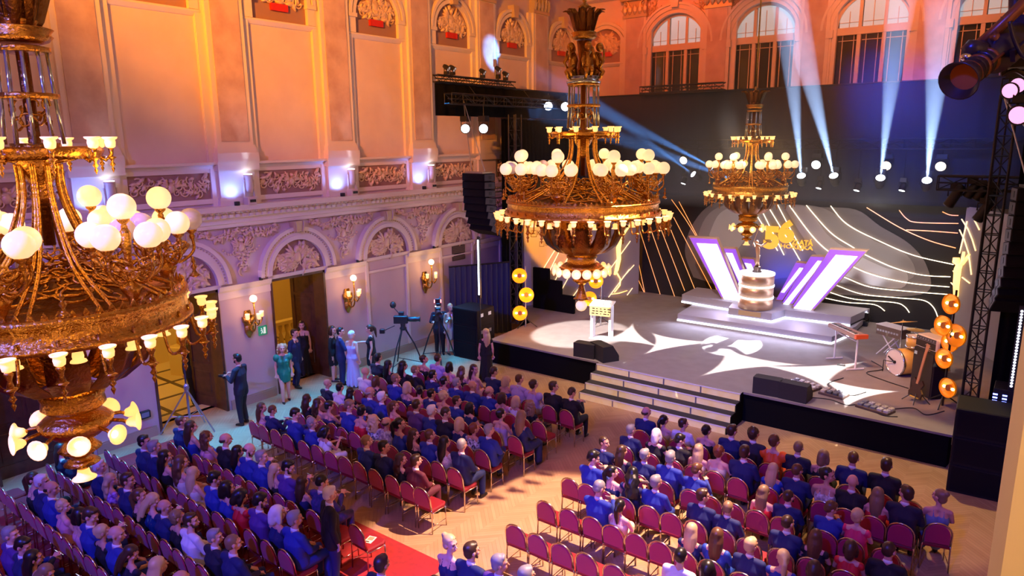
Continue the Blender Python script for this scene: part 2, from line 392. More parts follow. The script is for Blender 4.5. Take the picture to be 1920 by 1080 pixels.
# impost band, attic ledge, panel ledge
imp = MB(TL)
edges = sorted([(c-OW, c+OW) for c in LB]); u = YF
for a, b in edges+[(YB, YB)]:
    if a > u:
        run(imp, [(0, 3.0), (.03, 3.0), (.03, 3.18), (.09, 3.24), (.13, 3.36), (0, 3.36)], u, a)
    u = b
imp.build('impost', stucco, wall_left)
att = MB(TL); run(att, [(0, 6.36), (.08, 6.36), (.12, 6.43), (.24, 6.46), (.24, 6.52), (0, 6.52)], YF, YB); att.build('ledge', stucco, wall_left)
# ---- bays
def band_parts(c, v, r_in, r_out, par_, T, beads=True):
    a = MB(T); annulus(a, c, v, r_out-.10, r_out, 0, .17); annulus(a, c, v, r_in+.12, r_out-.10, 0, .10); annulus(a, c, v, r_in, r_in+.12, 0, .14)
    a.build('arch_moulding', stucco, par_)
    if beads:
        bd = MB(T); n = int(pi*(r_out-.14)/.085)
        for i in range(n+1):
            t = pi*i/n; bd.ball((c+(r_out-.14)*math.cos(t), v+(r_out-.14)*math.sin(t), .11), .026, 5, 3)
        bd.build('bead_moulding', gilt, par_, True)['kind'] = 'stuff'
def halfdisc(mb, c, v, r, d0, d1, n=20): mb.prism([(c-r, v-.001)]+[(p[0], p[1]) for p in arc(c, v, r, pi, 0, n)]+[(c+r, v-.001)], d0, d1, ax=2)
for i, c in enumerate(LB):
    if not (1.5 < c < 26): continue
    # lower arch with lunette relief
    band_parts(c, 3.42, .90, 1.26, wall_left, TL)
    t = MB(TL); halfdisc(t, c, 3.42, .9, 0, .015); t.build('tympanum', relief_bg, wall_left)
    part('relief', relief_mesh('lunette', 1.7, .86, 3, TL), wall_left, loc=(XW+.015, c, 3.44))
    k = MB(TL); k.prism([(c-.13, 4.55), (c+.13, 4.55), (c+.17, 4.84), (c-.17, 4.84)], 0, .26, ax=2)
    for s_ in (-1, 1): k.tube([(c+s_*.1, 4.55, .27), (c+s_*.12, 4.72, .29), (c+s_*.13, 4.84, .27)], .025, 6)
    k.build('keystone', gilt, wall_left)
    # transom bar above the opening
    k = MB(TL); run(k, [(0, 3.30), (.07, 3.32), (.09, 3.42), (0, 3.42)], c-1.0, c+1.0); k.build('transom', stucco, wall_left)
    if c > 13:  # blank niche: jambs and sunk panel
        j = MB(TL)
        for s_ in (-1, 1): j.box(c+s_*.86-.05, c+s_*.86+.05, .26, 3.3, 0, .06)
        j.box(c-.81, c+.81, 2.92, 3.0, 0, .05); j.build('niche_jamb', stucco, wall_left)
    # attic relief panel
    f = MB(TL)
    for q in ((c-1.12, c+1.12, 5.50, 5.62), (c-1.12, c+1.12, 6.26, 6.36), (c-1.12, c-1.04, 5.62, 6.26), (c+1.04, c+1.12, 5.62, 6.26)): f.box(*q, 0, .06)
    f.build('panel_frame', stucco, wall_left)
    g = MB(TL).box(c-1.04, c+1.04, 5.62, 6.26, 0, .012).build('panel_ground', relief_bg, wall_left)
    part('relief', relief_mesh('band', 2.0, .58, 5, TL), wall_left, loc=(XW+.012, c, 5.94))
    # upper panel, ledge and blind arch
    MB(TL).box(c-.98, c+.98, 6.52, 9.98, 0, .015).build('wall_panel', plaster, wall_left)
    l = MB(TL); run(l, [(0, 9.94), (.05, 9.96), (.12, 10.05), (.12, 10.09), (0, 10.12)], c-1.12, c+1.12); l.build('ledge', stucco, wall_left)
    band_parts(c, 10.62, .84, 1.1, wall_left, TL)
    j = MB(TL)
    for s_ in (-1, 1): j.box(c+s_*.97-.12, c+s_*.97+.12, 10.1, 10.52, 0, .12); j.box(c+s_*.97-.15, c+s_*.97+.15, 10.52, 10.63, 0, .17); j.box(c+s_*1.04-.06, c+s_*1.04+.06, 6.52, 9.95, 0, .06)
    j.build('arch_impost', stucco, wall_left)
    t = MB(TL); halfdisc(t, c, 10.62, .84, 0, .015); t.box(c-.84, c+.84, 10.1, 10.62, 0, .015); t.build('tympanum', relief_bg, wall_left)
    part('relief', relief_mesh('lunette', 1.55, .9, 11, TL), wall_left, loc=(XW+.015, c, 10.55))
    MB(TL).box(c-.26, c+.26, 10.36, 10.54, .01, .09).build('plaque', redcloth, wall_left)
    k = MB(TL); k.prism([(c-.12, 11.42), (c+.12, 11.42), (c+.17, 11.85), (c-.17, 11.85)], 0, .28, ax=2); k.build('keystone', gilt, wall_left)
def pilaster(T, c, par_, v0, base=True):
    a = MB(T); a.box(c-.50, c+.50, v0, 11.75, 0, .20)
    a.box(c-.58, c+.58, v0, v0+.22, 0, .30); a.box(c-.55, c+.55, v0+.22, v0+.36, 0, .26); a.box(c-.52, c+.52, v0+.36, v0+.42, 0, .24)
    a.box(c-.70, c-.50, v0, 11.75, 0, .10); a.box(c+.50, c+.70, v0, 11.75, 0, .10)
    a.build('pilaster', stucco, par_)
    MB(T).box(c-.38, c+.38, v0+.5, 11.72, .2, .225).build('marble_shaft', marble, par_)
    cp = MB(T); cp.box(c-.54, c+.54, 11.75, 11.85, 0, .25); cp.box(c-.5, c+.5, 11.85, 12.4, 0, .22); cp.box(c-.62, c+.62, 12.4, 12.55, 0, .36)
    for k in range(5):
        leaf(cp, c-.44+.22*k, 11.86, pi/2, .4, .2, .24)
    for s_ in (-1, 1): spiral(cp, c+s_*.4, 12.22, .15, 1.4, pi/2, s_, .27, .035)
    cp.build('capital', gilt, par_)
for c in LP:
    if not (2 < c < 26): continue
    pilaster(TL, c, wall_left, 6.52)
    # pedestal of the attic storey
    p = MB(TL); p.box(c-.50, c+.50, 5.43, 6.40, 0, .14); p.box(c-.56, c+.56, 5.43, 5.55, 0, .20); p.box(c-.54, c+.54, 5.55, 5.62, 0, .17); p.box(c-.58, c+.58, 6.30, 6.52, 0, .27); p.box(c-.68, c-.50, 5.43, 6.36, 0, .07); p.box(c+.50, c+.68, 5.43, 6.36, 0, .07)
    p.build('pedestal', stucco, wall_left)
    part('relief', relief_mesh('spandrel', .95, 1.15, 8, TL), wall_left, loc=(XW+.01, c, 4.2))
# upper spandrel ornament and top cornice
for c in LP:
    if 9 < c < 26: part('relief', relief_mesh('spandrel', .9, .8, 21, TL), wall_left, loc=(XW+.2, c, 12.9), scale=(1, 1, .8))
for T, u0, u1, o in ((TL, YF, YB, wall_left),):
    e = MB(T); run(e, [(0, 12.55), (.3, 12.6), (.36, 12.8), (.5, 12.95), (.6, 13.2), (0, 13.2)], u0, u1); e.build('cornice', stucco, o)
# ---- end wall with arched windows
wb = MB(TB); OWW = 1.2
WINS = BB[1:]
u = XW
for c in WINS: wb.box(u, c-OWW, 0, 10.56, -.4, 0); u = c+OWW
wb.box(u, XR, 0, 10.56, -.4, 0)
for c in WINS: wb.box(c-OWW, c+OWW, 0, 6.6, -.4, 0)
u = XW
for c in WINS:
    wb.box(u, c-OWW, 10.56, ZC, -.4, 0); u = c+OWW
    for A, B in zip(arc(c, 10.56, OWW, pi, 0, 20), arc(c, 10.56, OWW, pi, 0, 20)[1:]):
        wb.prism([A, B, (B[0], ZC), (A[0], ZC)], -.4, 0, ax=2)
wb.box(u, XR, 10.56, ZC, -.4, 0)
wall_end = wb.build('wall_end', plaster); structure(wall_end, 'end wall of tall arched windows above the stage', 'wall')
for c in BB[:1]:
    band_parts(c, 10.62, .84, 1.1, wall_end, TB, False)
    t = MB(TB); halfdisc(t, c, 10.62, .84, 0, .015); t.box(c-.84, c+.84, 10.1, 10.62, 0, .015); t.build('tympanum', relief_bg, wall_end)
    part('relief', relief_mesh('lunette', 1.55, .9, 12, TB), wall_end, loc=(c, YB-.015, 10.55))
    MB(TB).box(c-.3, c+.3, 10.36, 10.54, .01, .09).build('plaque', redcloth, wall_end)
    l = MB(TB); run(l, [(0, 9.94), (.05, 9.96), (.12, 10.05), (.12, 10.09), (0, 10.12)], c-1.2, c+1.3); l.build('ledge', stucco, wall_end)
for c in BP: pilaster(TB, c, wall_end, 6.5)
for c in (-13.9, -10.6, -7.1, -3.5): part('relief', relief_mesh('spandrel', .95, 1.1, 31, TB), wall_end, loc=(c+.0, YB-.22, 12.9), scale=(1, 1, .7))
for c in BB[:4]:
    for s_ in (-1, 1): part('relief', relief_mesh('spandrel', .9, 1.0, 33, TB), wall_end, loc=(c+s_*1.05, YB-.01, 12.05), scale=(.75, 1, .75))
e = MB(TB); run(e, [(0, 12.55), (.3, 12.6), (.36, 12.8), (.5, 12.95), (.6, 13.2), (0, 13.2)], XW, XR); e.build('cornice', stucco, wall_end)
win_wood = mat('window_wood', (.72, .58, .44), .5)
glass_dark = mat('night_glass', (.02, .018, .02), .08, spec=.6)
blind = mat('daylit_blind', (.42, .46, .44), .7, emit=(.72, .86, .88), es=.42)  # emission put in for daylight coming through the blinds
for i, c in enumerate(WINS):
    s_mb = MB(TB)
    for s_ in (-1, 1): s_mb.box(c+s_*1.36-.16, c+s_*1.36+.16, 6.6, 10.36, 0, .16); s_mb.box(c+s_*1.36-.2, c+s_*1.36+.2, 10.30, 10.56, 0, .22)
    annulus(s_mb, c, 10.56, 1.2, 1.34, 0, .12, 24); annulus(s_mb, c, 10.56, 1.34, 1.5, 0, .17, 24); annulus(s_mb, c, 10.56, 1.5, 1.58, 0, .23, 24)
    s_mb.prism([(c-.14, 11.95), (c+.14, 11.95), (c+.2, 12.35), (c-.2, 12.35)], 0, .3, ax=2)
    wn_ = s_mb.build('window_%d' % (i+1), stucco); structure(wn_, 'tall arched window in the end wall, %s from the left' % ('first', 'second', 'third', 'fourth')[i], 'window')
    f = MB(TB); dd = (-.2, -.1)
    f.box(c-1.2, c-1.1, 6.6, 10.56, *dd); f.box(c+1.1, c+1.2, 6.6, 10.56, *dd); annulus(f, c, 10.56, 1.1, 1.2, *dd, 24)
    f.box(c-1.1, c+1.1, 10.38, 10.62, dd[0], -.04); f.box(c-1.1, c+1.1, 8.36, 8.5, *dd)
    for s_ in (-1, 1): f.box(c+s_*.385-.06, c+s_*.385+.06, 6.6, 10.4, dd[0], -.06); f.box(c+s_*.385-.05, c+s_*.385+.05, 10.6, 11.58, *dd)
    f.build('window_frame', win_wood, wn_)
    mu = MB(TB)
    for k in range(3):
        a, b = c-1.1+.74*k+.06, c-1.1+.74*(k+1)-.06
        for v0, v1 in ((6.6, 8.36), (8.5, 10.38)):
            for uu in (a+.13, b-.13): mu.box(uu-.012, uu+.012, v0, v1, -.16, -.13)
            for vv in (v0+.18, v1-.18): mu.box(a, b, vv-.012, vv+.012, -.16, -.13)
        mu.box((a+b)/2-.012, (a+b)/2+.012, 10.62, 11.5 if k == 1 else 11.15, -.16, -.13); mu.box(a, b, 10.78, 10.8, -.16, -.13)
    mu.build('muntin', win_wood, wn_)
    for k in range(3):
        a, b = c-1.1+.74*k+.05, c-1.1+.74*(k+1)-.05
        for v0, v1 in ((6.6, 8.36), (8.5, 10.38)): MB(TB).box(a, b, v0, v1, -.19, -.17).build('pane', glass_dark, wn_)
        top = [(x, 10.56+math.sqrt(max(0, 1.12**2-(x-c)**2))) for x in [a+(b-a)*t/6 for t in range(7)]]
        MB(TB).prism([(a, 10.6)]+[(x, z) for x, z in top]+[(b, 10.6)], -.19, -.17, ax=2).build('pane', blind, wn_)
structure(MB().box(XR, XR+.4, YF, YB, 0, ZC).build('wall_right', plaster), 'plain plaster right wall behind the gallery', 'wall')
structure(MB().box(XW, XR, YF-.3, YF, 0, ZC).build('wall_rear', plaster), 'plain rear wall behind the last rows', 'wall')
# cream pier beside the camera at the right edge of the view
pier = mat('cream_paint', (.60, .50, .28), .7, bump=(40, .05))
o = ray(1893, 800); p = Vector((0, 0, CAMZ))+o*1.9
g = Vector((1, 0)); MBp = MB().bevbox(p.x, p.x+.5, p.y-.35, p.y+.05, 0, ZC, .02)
structure(MBp.build('trim_1', pier), 'cream painted gallery pier at the right edge of the view', 'pillar')
# ---- corridor behind the doors
hall_wall = mat('corridor_wall', (.72, .55, .22), .7); hall_floor = mat('corridor_floor', (.62, .50, .26), .3); dark_line = mat('corridor_inlay', (.07, .05, .04), .4)
hb = MB(); hx = XW-.55
hb.box(hx-5.2, hx-5.0, 0, 20, 0, 4.6); hb.box(hx-5.0, hx, -.2, 0, 0, 4.6); hb.box(hx-5.0, hx, 16, 16.2, 0, 4.6); hb.box(hx-5.2, hx, -.2, 20, 4.6, 4.7)
structure(hb.build('wall_corridor', hall_wall), 'yellow lit corridor walls seen through the open doors', 'wall')
hf = MB().box(hx-5.2, hx, -.2, 20, -.15, 0).build('floor_corridor', hall_floor); structure(hf, 'pale corridor floor with dark inlaid lines', 'floor')
il = MB()
for y in [1.2*k for k in range(14)]: il.box(hx-5, hx-.1, y, y+.12, 0, .006)
for k in range(4): il.box(hx-.5-1.2*k-.12, hx-.5-1.2*k, 0, 16, 0, .0065)
il.build('floor_inlay', dark_line, hf)
for y in (5.1, 8.5, 12.3):
    lamp('corridor_light', (hx-2.9, y, 3.9), 105, (1, .62, .16), .25)
# stone balustrade and stair flank seen through the third door
bal = thing('balustrade', 'golden stone balustrade in the corridor behind the open door', 'balustrade', (hx-3.2, 13.2, 0))
mb = MB().box(-.14, .14, -1.6, 1.6, .86, .98).box(-.16, .16, -1.6, 1.6, 0, .12); mb.build('rail', hall_wall, bal)
mb = MB().lathe([(.05, .12), (.085, .2), (.09, .34), (.05, .52), (.045, .6), (.08, .74), (.06, .86)], 10); bm_ = mb.mesh('baluster', hall_wall, True)
for k in range(13): part('baluster', bm_, bal, loc=(0, -1.5+.25*k, 0))
# ---- doors
door_glass = mat('door_glass', (.35, .25, .10), .15, spec=.5)
def leaf_mesh(glazed):
    m_ = MB(); w, h = .9, 3.24
    m_.box(0, .12, -.03, .03, 0, h); m_.box(w-.12, w, -.03, .03, 0, h); m_.box(.12, w-.12, -.03, .03, 0, .28); m_.box(.12, w-.12, -.03, .03, h-.14, h); m_.box(.12, w-.12, -.03, .03, 1.05, 1.2); m_.box(.12, w-.12, -.03, .03, 2.45, 2.53)
    return m_
def door_leaf(n, hinge, ang, sgn, glazed, label):
    r = thing('door_%d' % n, label, 'door', (hinge[0], hinge[1], 0), ang); r['kind'] = 'structure'; r.scale = (sgn, 1, 1)
    leaf_mesh(glazed).build('door_frame', wood_dark, r)
    for z0, z1 in ((.28, 1.05), (1.2, 2.45), (2.53, 3.1)):
        MB().box(.12, .78, -.012, .012, z0, z1).build('door_panel', door_glass if glazed and z0 > 1 else wood_dark, r)
        if not (glazed and z0 > 1): MB().bevbox(.19, .71, -.022, .022, z0+.07, z1-.07, .01).build('raised_field', wood_dark, r)
    if glazed:
        b = MB()
        for xx in (.34, .56): b.box(xx-.012, xx+.012, -.02, .02, 1.2, 3.1)
        b.build('glazing_bar', wood_dark, r)
    MB().tube([(.82, -.07, 1.1), (.82, -.07, 1.3)], .014, 8).tube([(.82, .07, 1.1), (.82, .07, 1.3)], .014, 8).build('door_handle', mat('brass', (.75, .5, .15), .25, metal=1), r)
xd = XW-.45
door_leaf(1, (xd+.1, DOORS[0]-.9), pi/2, 1, False, 'dark brown closed door leaf left of the first doorway centre')
door_leaf(2, (xd+.1, DOORS[0]+.9), -pi/2, 1, False, 'dark brown closed door leaf right of the first doorway centre')
door_leaf(3, (xd, DOORS[1]-.9), pi/2+1.45, 1, True, 'glazed brown door leaf folded open at the left of the middle doorway')
door_leaf(4, (xd, DOORS[1]+.9), -pi/2-1.35, 1, False, 'brown panelled door leaf folded open at the right of the middle doorway')
door_leaf(5, (xd, DOORS[2]-.9), pi/2+1.45, 1, True, 'glazed brown door leaf folded open at the left of the far doorway')
door_leaf(6, (xd, DOORS[2]+.9), -pi/2-1.3, 1, False, 'brown panelled door leaf folded open at the right of the far doorway')
fr_ = MB(TL)
for c in DOORS:
    for s_ in (-1, 1): fr_.box(c+s_*.92-.06*(s_ > 0)-.0, c+s_*.92+.06*(s_ < 0), 0, 3.3, -.5, .03)
    fr_.box(c-.92, c+.92, 3.24, 3.34, -.5, .03)
fr_.build('door_casing', wood_dark, wall_left)
# small things on the wall
vent = thing('vent_grille', 'dark square vent grille high in the niche near the loudspeakers', 'vent', (XW+.005, 18.75, 3.02))
MB().box(0, .03, -.34, .34, -.26, .26).build('frame', mat('vent_iron', (.09, .06, .04), .6), vent)
for k in range(8): MB().box(.03, .045, -.3, .3, -.22+.06*k, -.20+.06*k).build('slat', mat('vent_slat', (.17, .11, .07), .6), vent)
def exit_sign(y):
    t = thing('exit_sign', 'small green running-figure exit sign on the wall beside the far doorway', 'sign', (XW+.005, y, 1.95))
    MB().box(0, .03, -.13, .13, -.13, .13).build('plate', mat('exit_green', (.02, .28, .14), .5, emit=(.05, .5, .25), es=.25), t)
    w_ = mat('exit_white', (.9, .95, .9), .5, emit=(.8, 1, .9), es=.6)
    MB().box(.03, .034, .02, .08, -.09, .09).ball((.032, -.045, .06), (.004, .018, .018), 8, 5).tube([(.032, -.04, .035), (.032, -.03, -.02), (.032, -.06, -.08)], .009, 5).tube([(.032, -.03, -.02), (.032, .0, -.045), (.032, -.01, -.085)], .008, 5).tube([(.032, -.075, .0), (.032, -.04, .03), (.032, -.005, .01)], .007, 5).build('pictogram', w_, t)
exit_sign(10.62)
def outlet(y, z, lab):
    t = thing('floor_box', lab, 'box', (XW+.005, y, z))
    MB().bevbox(0, .09, -.13, .13, -.09, .09, .01).build('case', mat('black_plastic', (.015, .015, .018), .5), t)
    MB().box(.09, .095, -.09, .09, -.06, .06).build('screen', mat('dim_screen', (.2, .22, .3), .3), t)
outlet(7.25, .62, 'small black box with pale screen low on the wall by middle doorway')
outlet(13.3, .62, 'small black box low on the wall behind the lilac dress')
# ---- carpet
cp_ = MB().box(-16.1, -7.3, YF+.5, 7.72, 0, .012).build('carpet', mat('red_carpet', (.36, .004, .006), .95, var=(9, (.26, .002, .004)), sheen=.2))
tag(cp_, 'red carpet under the rear left rows of chairs', 'carpet')
# ================================================================ stage and set
SZ = .77
black_cloth = mat('black_cloth', (.006, .006, .007), .95, spec=.08)
black_metal = mat('black_metal', (.012, .012, .014), .45)
steel = mat('steel', (.55, .55, .58), .3, metal=1)
chrome = mat('chrome', (.75, .75, .78), .15, metal=1)
deck_m = mat('deck_carpet', (.27, .235, .225), .85, var=(3, (.24, .205, .20)), bump=(90, .08))
gold_led = mat('backlit_gold', (.66, .47, .22), .4, emit='#e6bd78', es=.36, var=(4, (.70, .58, .40)))
led_white = glow('led_white', (.80, .84, 1.0), 4.0)
stage = thing('stage', 'low black skirted stage with grey carpeted deck', 'stage', (-7.3, 16.67, 0))
def rel(o): return lambda a, b, c: (a-o.location.x, b-o.location.y, c-o.location.z)
m_ = MB(rel(stage)); m_.prism([(-13.6, 16.67), (-1.0, 16.67), (-.55, 19.5), (.9, 21), (.9, 25.9), (-15.3, 25.9), (-15.3, 20.4), (-13.8, 19.2)], SZ-.05, SZ, ax=2); m_.build('deck', deck_m, stage)
m_ = MB(rel(stage)); m_.prism([(-13.55, 16.72), (-1.05, 16.72), (-.6, 19.5), (.85, 21), (.85, 25.85), (-15.25, 25.85), (-15.25, 20.5), (-13.75, 19.2)], 0, SZ-.05, ax=2); m_.build('skirt', black_cloth, stage)
# stairs
st = thing('stage_stairs', 'wide four-step stage stairs with glowing golden risers', 'stairs', (-7.55, 16.0, 0))
T_ = rel(st)
for k in range(4):
    y0 = 15.62+.30*k; z1 = .1925*(k+1)
    t = MB(T_); t.box(-9.6, -5.48, y0, 16.665, z1-.03, z1); t.build('tread', deck_m if k == 3 else mat('stair_carpet', (.03, .028, .03), .9), st)
    t = MB(T_); t.box(-9.6, -5.48, y0-.012, y0, z1-.025, z1+.003); t.build('nosing', mat('nosing_alu', (.80, .78, .80), .45), st)
    for q in range(4):
        t = MB(T_); x0 = -9.6+1.03*q; t.box(x0+.02, x0+1.01, y0+.0, y0+.02, .1925*k, z1-.03); t.build('riser_panel', gold_led, st)
        t = MB(T_); t.box(x0-.02, x0+.02, y0-.004, y0+.03, .1925*k, z1-.03); t.build('riser_post', mat('alu', (.45, .43, .48), .4, metal=.8), st)
    MB(T_).box(-9.62, -9.6, y0, 16.665, .1925*k, z1).build('side_panel', black_cloth, st); MB(T_).box(-5.48, -5.46, y0, 16.665, .1925*k, z1).build('side_panel', black_cloth, st)
# backdrop LED wall
bd_m = mat('backdrop_print', (.30, .27, .27), .7, var=(.35, (.05, .045, .05), 1))
back = thing('backdrop', 'dark grey backdrop wall behind the stage crossed by glowing golden lines', 'backdrop', (-7.4, 25.8, SZ))
MB(rel(back)).box(-12.95, -1.8, 25.88, 26.05, SZ, 5.05).build('panel', mat('backdrop_panel', (.014, .012, .013), .7), back)
def smooth(pts, n=5):
    out = []
    P = [Vector(p) for p in pts]
    for i in range(len(P)-1):
        a, b, c, d = P[max(i-1, 0)], P[i], P[i+1], P[min(i+2, len(P)-1)]
        for k in range(n):
            t = k/n; out.append(.5*((2*b)+(c-a)*t+(2*a-5*b+4*c-d)*t*t+(3*b-a-3*c+d)*t**3))
    return out+[P[-1]]
pale = mat('backdrop_swoosh', (.42, .38, .37), .75)
YL = 25.86
def px2(pts, y=YL): return [tuple(ony(a, b, y)) for a, b in pts]
def swoosh(pts, y0, y1, m):
    q = [(p[0], p[2]) for p in px2(pts)]; MB(rel(back)).prism(q, y0, y1, ax=1).build('swoosh', m, back)
def swoosh_curve(pts, y0, y1, m): swoosh([(p.x, p.y) for p in smooth([(a, b, 0) for a, b in pts+pts[:1]], 5)][:-1], y0, y1, m)
swoosh_curve([(1300, 520), (1284, 470), (1302, 415), (1345, 379), (1430, 381), (1530, 388), (1604, 393), (1650, 424), (1706, 458), (1738, 500), (1738, 548), (1650, 556), (1560, 552), (1430, 556)], 25.866, 25.88, mat('backdrop_swoosh_dark', (.17, .15, .15), .75))
swoosh_curve([(1318, 500), (1308, 450), (1330, 400), (1380, 381), (1470, 383), (1540, 389), (1592, 420), (1640, 452), (1700, 478), (1712, 520), (1640, 536), (1560, 528), (1480, 520), (1400, 530)], 25.852, 25.866, mat('backdrop_swoosh_mid', (.27, .245, .24), .75))
swoosh_curve([(1330, 440), (1350, 400), (1390, 384), (1420, 392), (1400, 440), (1380, 470), (1345, 480)], 25.84, 25.852, mat('backdrop_swoosh_light', (.42, .39, .38), .75))
swoosh_curve([(1470, 386), (1512, 388), (1552, 440), (1602, 474), (1660, 502), (1700, 512), (1690, 540), (1620, 530), (1556, 500), (1510, 450)], 25.84, 25.852, mat('backdrop_swoosh_light', (.42, .39, .38), .75))
neon_w = glow('neon_white', (1, .80, .52), 3.6); neon_o = glow('neon_orange', (1, .30, .035), 1.5)
def neon(pts, m, r=.022):
    r *= .68
    MB(rel(back)).tube(smooth(px2(pts, 25.82)) if len(pts) > 2 else px2(pts, 25.82), r, 5).build('light_line', m, back)
for p in ([(1259, 374), (1284, 409), (1305, 443)], [(1273, 378), (1306, 440)], [(1263, 407), (1347, 567)], [(1251, 414), (1310, 560)], [(1233, 413), (1288, 556)], [(1216, 418), (1265, 556)], [(1197, 424), (1238, 552)], [(1191, 463), (1209, 549)], [(1306, 440), (1352, 566)], [(1191, 512), (1208, 549)]): neon(p, neon_o, .018)
for p in ([(1557.5, 386), (1589, 421), (1653, 454), (1714, 479), (1788, 496)], [(1512, 385), (1556, 435), (1598, 463), (1623, 478), (1676, 502), (1728, 515.6), (1782, 519)], [(1480, 385), (1520, 439), (1553, 471), (1603, 502), (1653, 520), (1714, 532), (1780, 538)],
          [(1550, 507), (1585, 520.5), (1631, 538), (1700, 546), (1777, 552)], [(1545, 525), (1570, 535.5), (1617, 551.6), (1687, 558.6), (1731, 563), (1750, 576), (1759, 596)], [(1540, 540), (1559, 549), (1603, 561), (1675, 567), (1695, 574), (1705, 586)], [(1548, 559), (1589, 567), (1639, 571), (1659, 583)],
          [(1457, 382), (1485, 435), (1505, 470)], [(1440, 387), (1472, 440), (1500, 488)], [(1412, 393), (1435, 430), (1458, 470)], [(1426, 390), (1470, 478)]): neon(p, neon_w, .02)
for p in ([(1625, 389), (1686, 426), (1742, 451), (1792, 465)], [(1686, 394), (1700, 410), (1720, 417), (1797, 419)], [(1699, 431), (1742, 433), (1796, 437)], [(1767, 397), (1781, 403), (1797, 404)]): neon(p, neon_o, .022)
def text_mesh(name, s, h, ext, off=0.):
    c = bpy.data.curves.new(name, 'FONT'); c.body = s; c.size = 1; c.extrude = ext; c.offset = off; c.resolution_u = 4
    o = bpy.data.objects.new(name, c); COL.objects.link(o); dg = bpy.context.evaluated_depsgraph_get()
    me = bpy.data.meshes.new_from_object(o.evaluated_get(dg)); bpy.data.objects.remove(o); me.name = name
    xs = [v.co.x for v in me.vertices]; ys = [v.co.y for v in me.vertices]; k = h/(max(ys)-min(ys))
    for v in me.vertices: v.co.x = (v.co.x-min(xs))*k; v.co.y = (v.co.y-min(ys))*k; v.co.z *= 1
    return me, (max(xs)-min(xs))*k
def letters(name, s, p0, p1, htop, parent, m, y, off=.02, ext=.02):
    """text filling the width between two pixels on the plane y, height from baseline pixel p0 up to htop"""
    a, b = ony(*p0, y), ony(*p1, y); h = ony(p0[0], htop, y).z-a.z
    me, w = text_mesh(name, s, h, ext, off); me.materials.append(m)
    o = link(name, me, parent); sc = (b.x-a.x)/w
    o.matrix_basis = Matrix.Translation(a-Vector(parent.location)) @ Matrix.Rotation(pi/2, 4, 'X') @ Matrix.Diagonal((sc, 1, 1, 1)); return o
gold_logo = mat('logo_gold', (.85, .55, .08), .5, emit=(1, .50, .03), es=.75)
letters('numeral', '5', (1431, 466), (1459, 467), 423, back, gold_logo, 25.75, .06, .03)
letters('numeral', '6', (1458, 455), (1488, 456), 411, back, gold_logo, 25.73, .06, .03)
letters('lettering', 'ZLATÁ', (1484, 458), (1524, 459), 446, back, gold_logo, 25.75, .015)
letters('lettering', 'HOKEJKA', (1463, 467), (1524, 471), 457, back, gold_logo, 25.75, .015)
# side wings
wing_m = mat('wing_print', (.40, .37, .37), .75)
def wing(name, A, B, h, label):
    d = (Vector((B[0], B[1], 0))-Vector((A[0], A[1], 0))); L = d.length; ang = math.atan2(d.y, d.x)
    w = thing(name, label, 'panel', (A[0], A[1], SZ), ang); MB().box(0, L, 0, .12, 0, h).build('panel', wing_m, w); n = Vector((math.sin(ang), -math.cos(ang), 0)); return w, Vector((A[0], A[1], SZ)), n, L
wl_, A_, n_, L_ = wing('wing_panel', (-15.4, 21.0), (-12.85, 25.4), 4.1, 'angled grey side panel with sponsor marks and golden figure left of the backdrop')
def wing_local(w, A, n, px, py, off=.012):
    p = onplane(px, py, Vector(A)+n*off, n); return w.matrix_basis.inverted() @ p
def W1(px, py, off=.012):
    c, s_ = math.cos(wl_.rotation_euler.z), math.sin(wl_.rotation_euler.z); p = onplane(px, py, A_+n_*off, n_)-A_; return (p.x*c+p.y*s_, -p.x*s_+p.y*c, p.z)
for a, b in (((1040, 470), (1014, 512)), ((1051, 467), (1017, 535)), ((1064, 485), (1032, 541)), ((1077, 500), (1044, 560)), ((1086, 540), (1058, 578)), ((1180, 505), (1134, 567)), ((1189, 497), (1168, 520)), ((1186, 540), (1175, 555)), ((1182, 452), (1140, 510))): MB().tube([W1(*a, .03), W1(*b, .03)], .016, 5).build('light_line', glow('neon_dim', (1, .62, .28), 1.8), wl_)
ink = mat('print_ink', (.05, .03, .02), .7)
def wtext(s, p0, p1, top):
    a, b, c = Vector(W1(*p0)), Vector(W1(*p1)), Vector(W1(p0[0], top)); me, w = text_mesh('lettering', s, (c-a).length, .003, .0); me.materials.append(ink)
    o = link('lettering', me, wl_); o.matrix_basis = Matrix.Translation(a) @ Matrix.Rotation(pi/2, 4, 'X') @ Matrix.Diagonal(((b-a).length/w, 1, 1, 1))
wtext('KB', (1008, 441), (1020, 440), 432); wtext('Česká televize', (1022, 461), (1062, 457), 453)
for (a, b, c, d) in ((996, 432, 1006, 444), (1012, 453, 1020, 462)):
    q = [Vector(W1(a, b)), Vector(W1(c, b)), Vector(W1(c, d)), Vector(W1(a, d))]; MB().tube(q, .012, 4, closed=True).build('logo_frame', ink, wl_)
MB().tube([W1(998.5, 438), W1(1003.5, 438)], .012, 4).build('logo_bar', ink, wl_)
fig_gold = glow('figure_glow', (1, .52, .10), 2.6)  # printed figures are no lamps, their brightness is put in as emission
def blobs(parent, Wf, chain, m, name='printed_figure'):
    b = MB()
    for pts in chain: b.tube([Wf(x, y, .02) for x, y, r in pts], [r for x, y, r in pts], 8, flat=.25)
    b.build(name, m, parent, True)
blobs(wl_, W1, [[(1184, 418, .06), (1172, 434, .10), (1163, 446, .14)], [(1163, 446, .14), (1158, 465, .24), (1159, 485, .22), (1155, 505, .20), (1152, 515, .10)], [(1155, 510, .10), (1163, 523, .07), (1162, 535, .06), (1152, 548, .05)], [(1145, 552, .03), (1160, 550, .05), (1176, 545, .03)]], fig_gold)
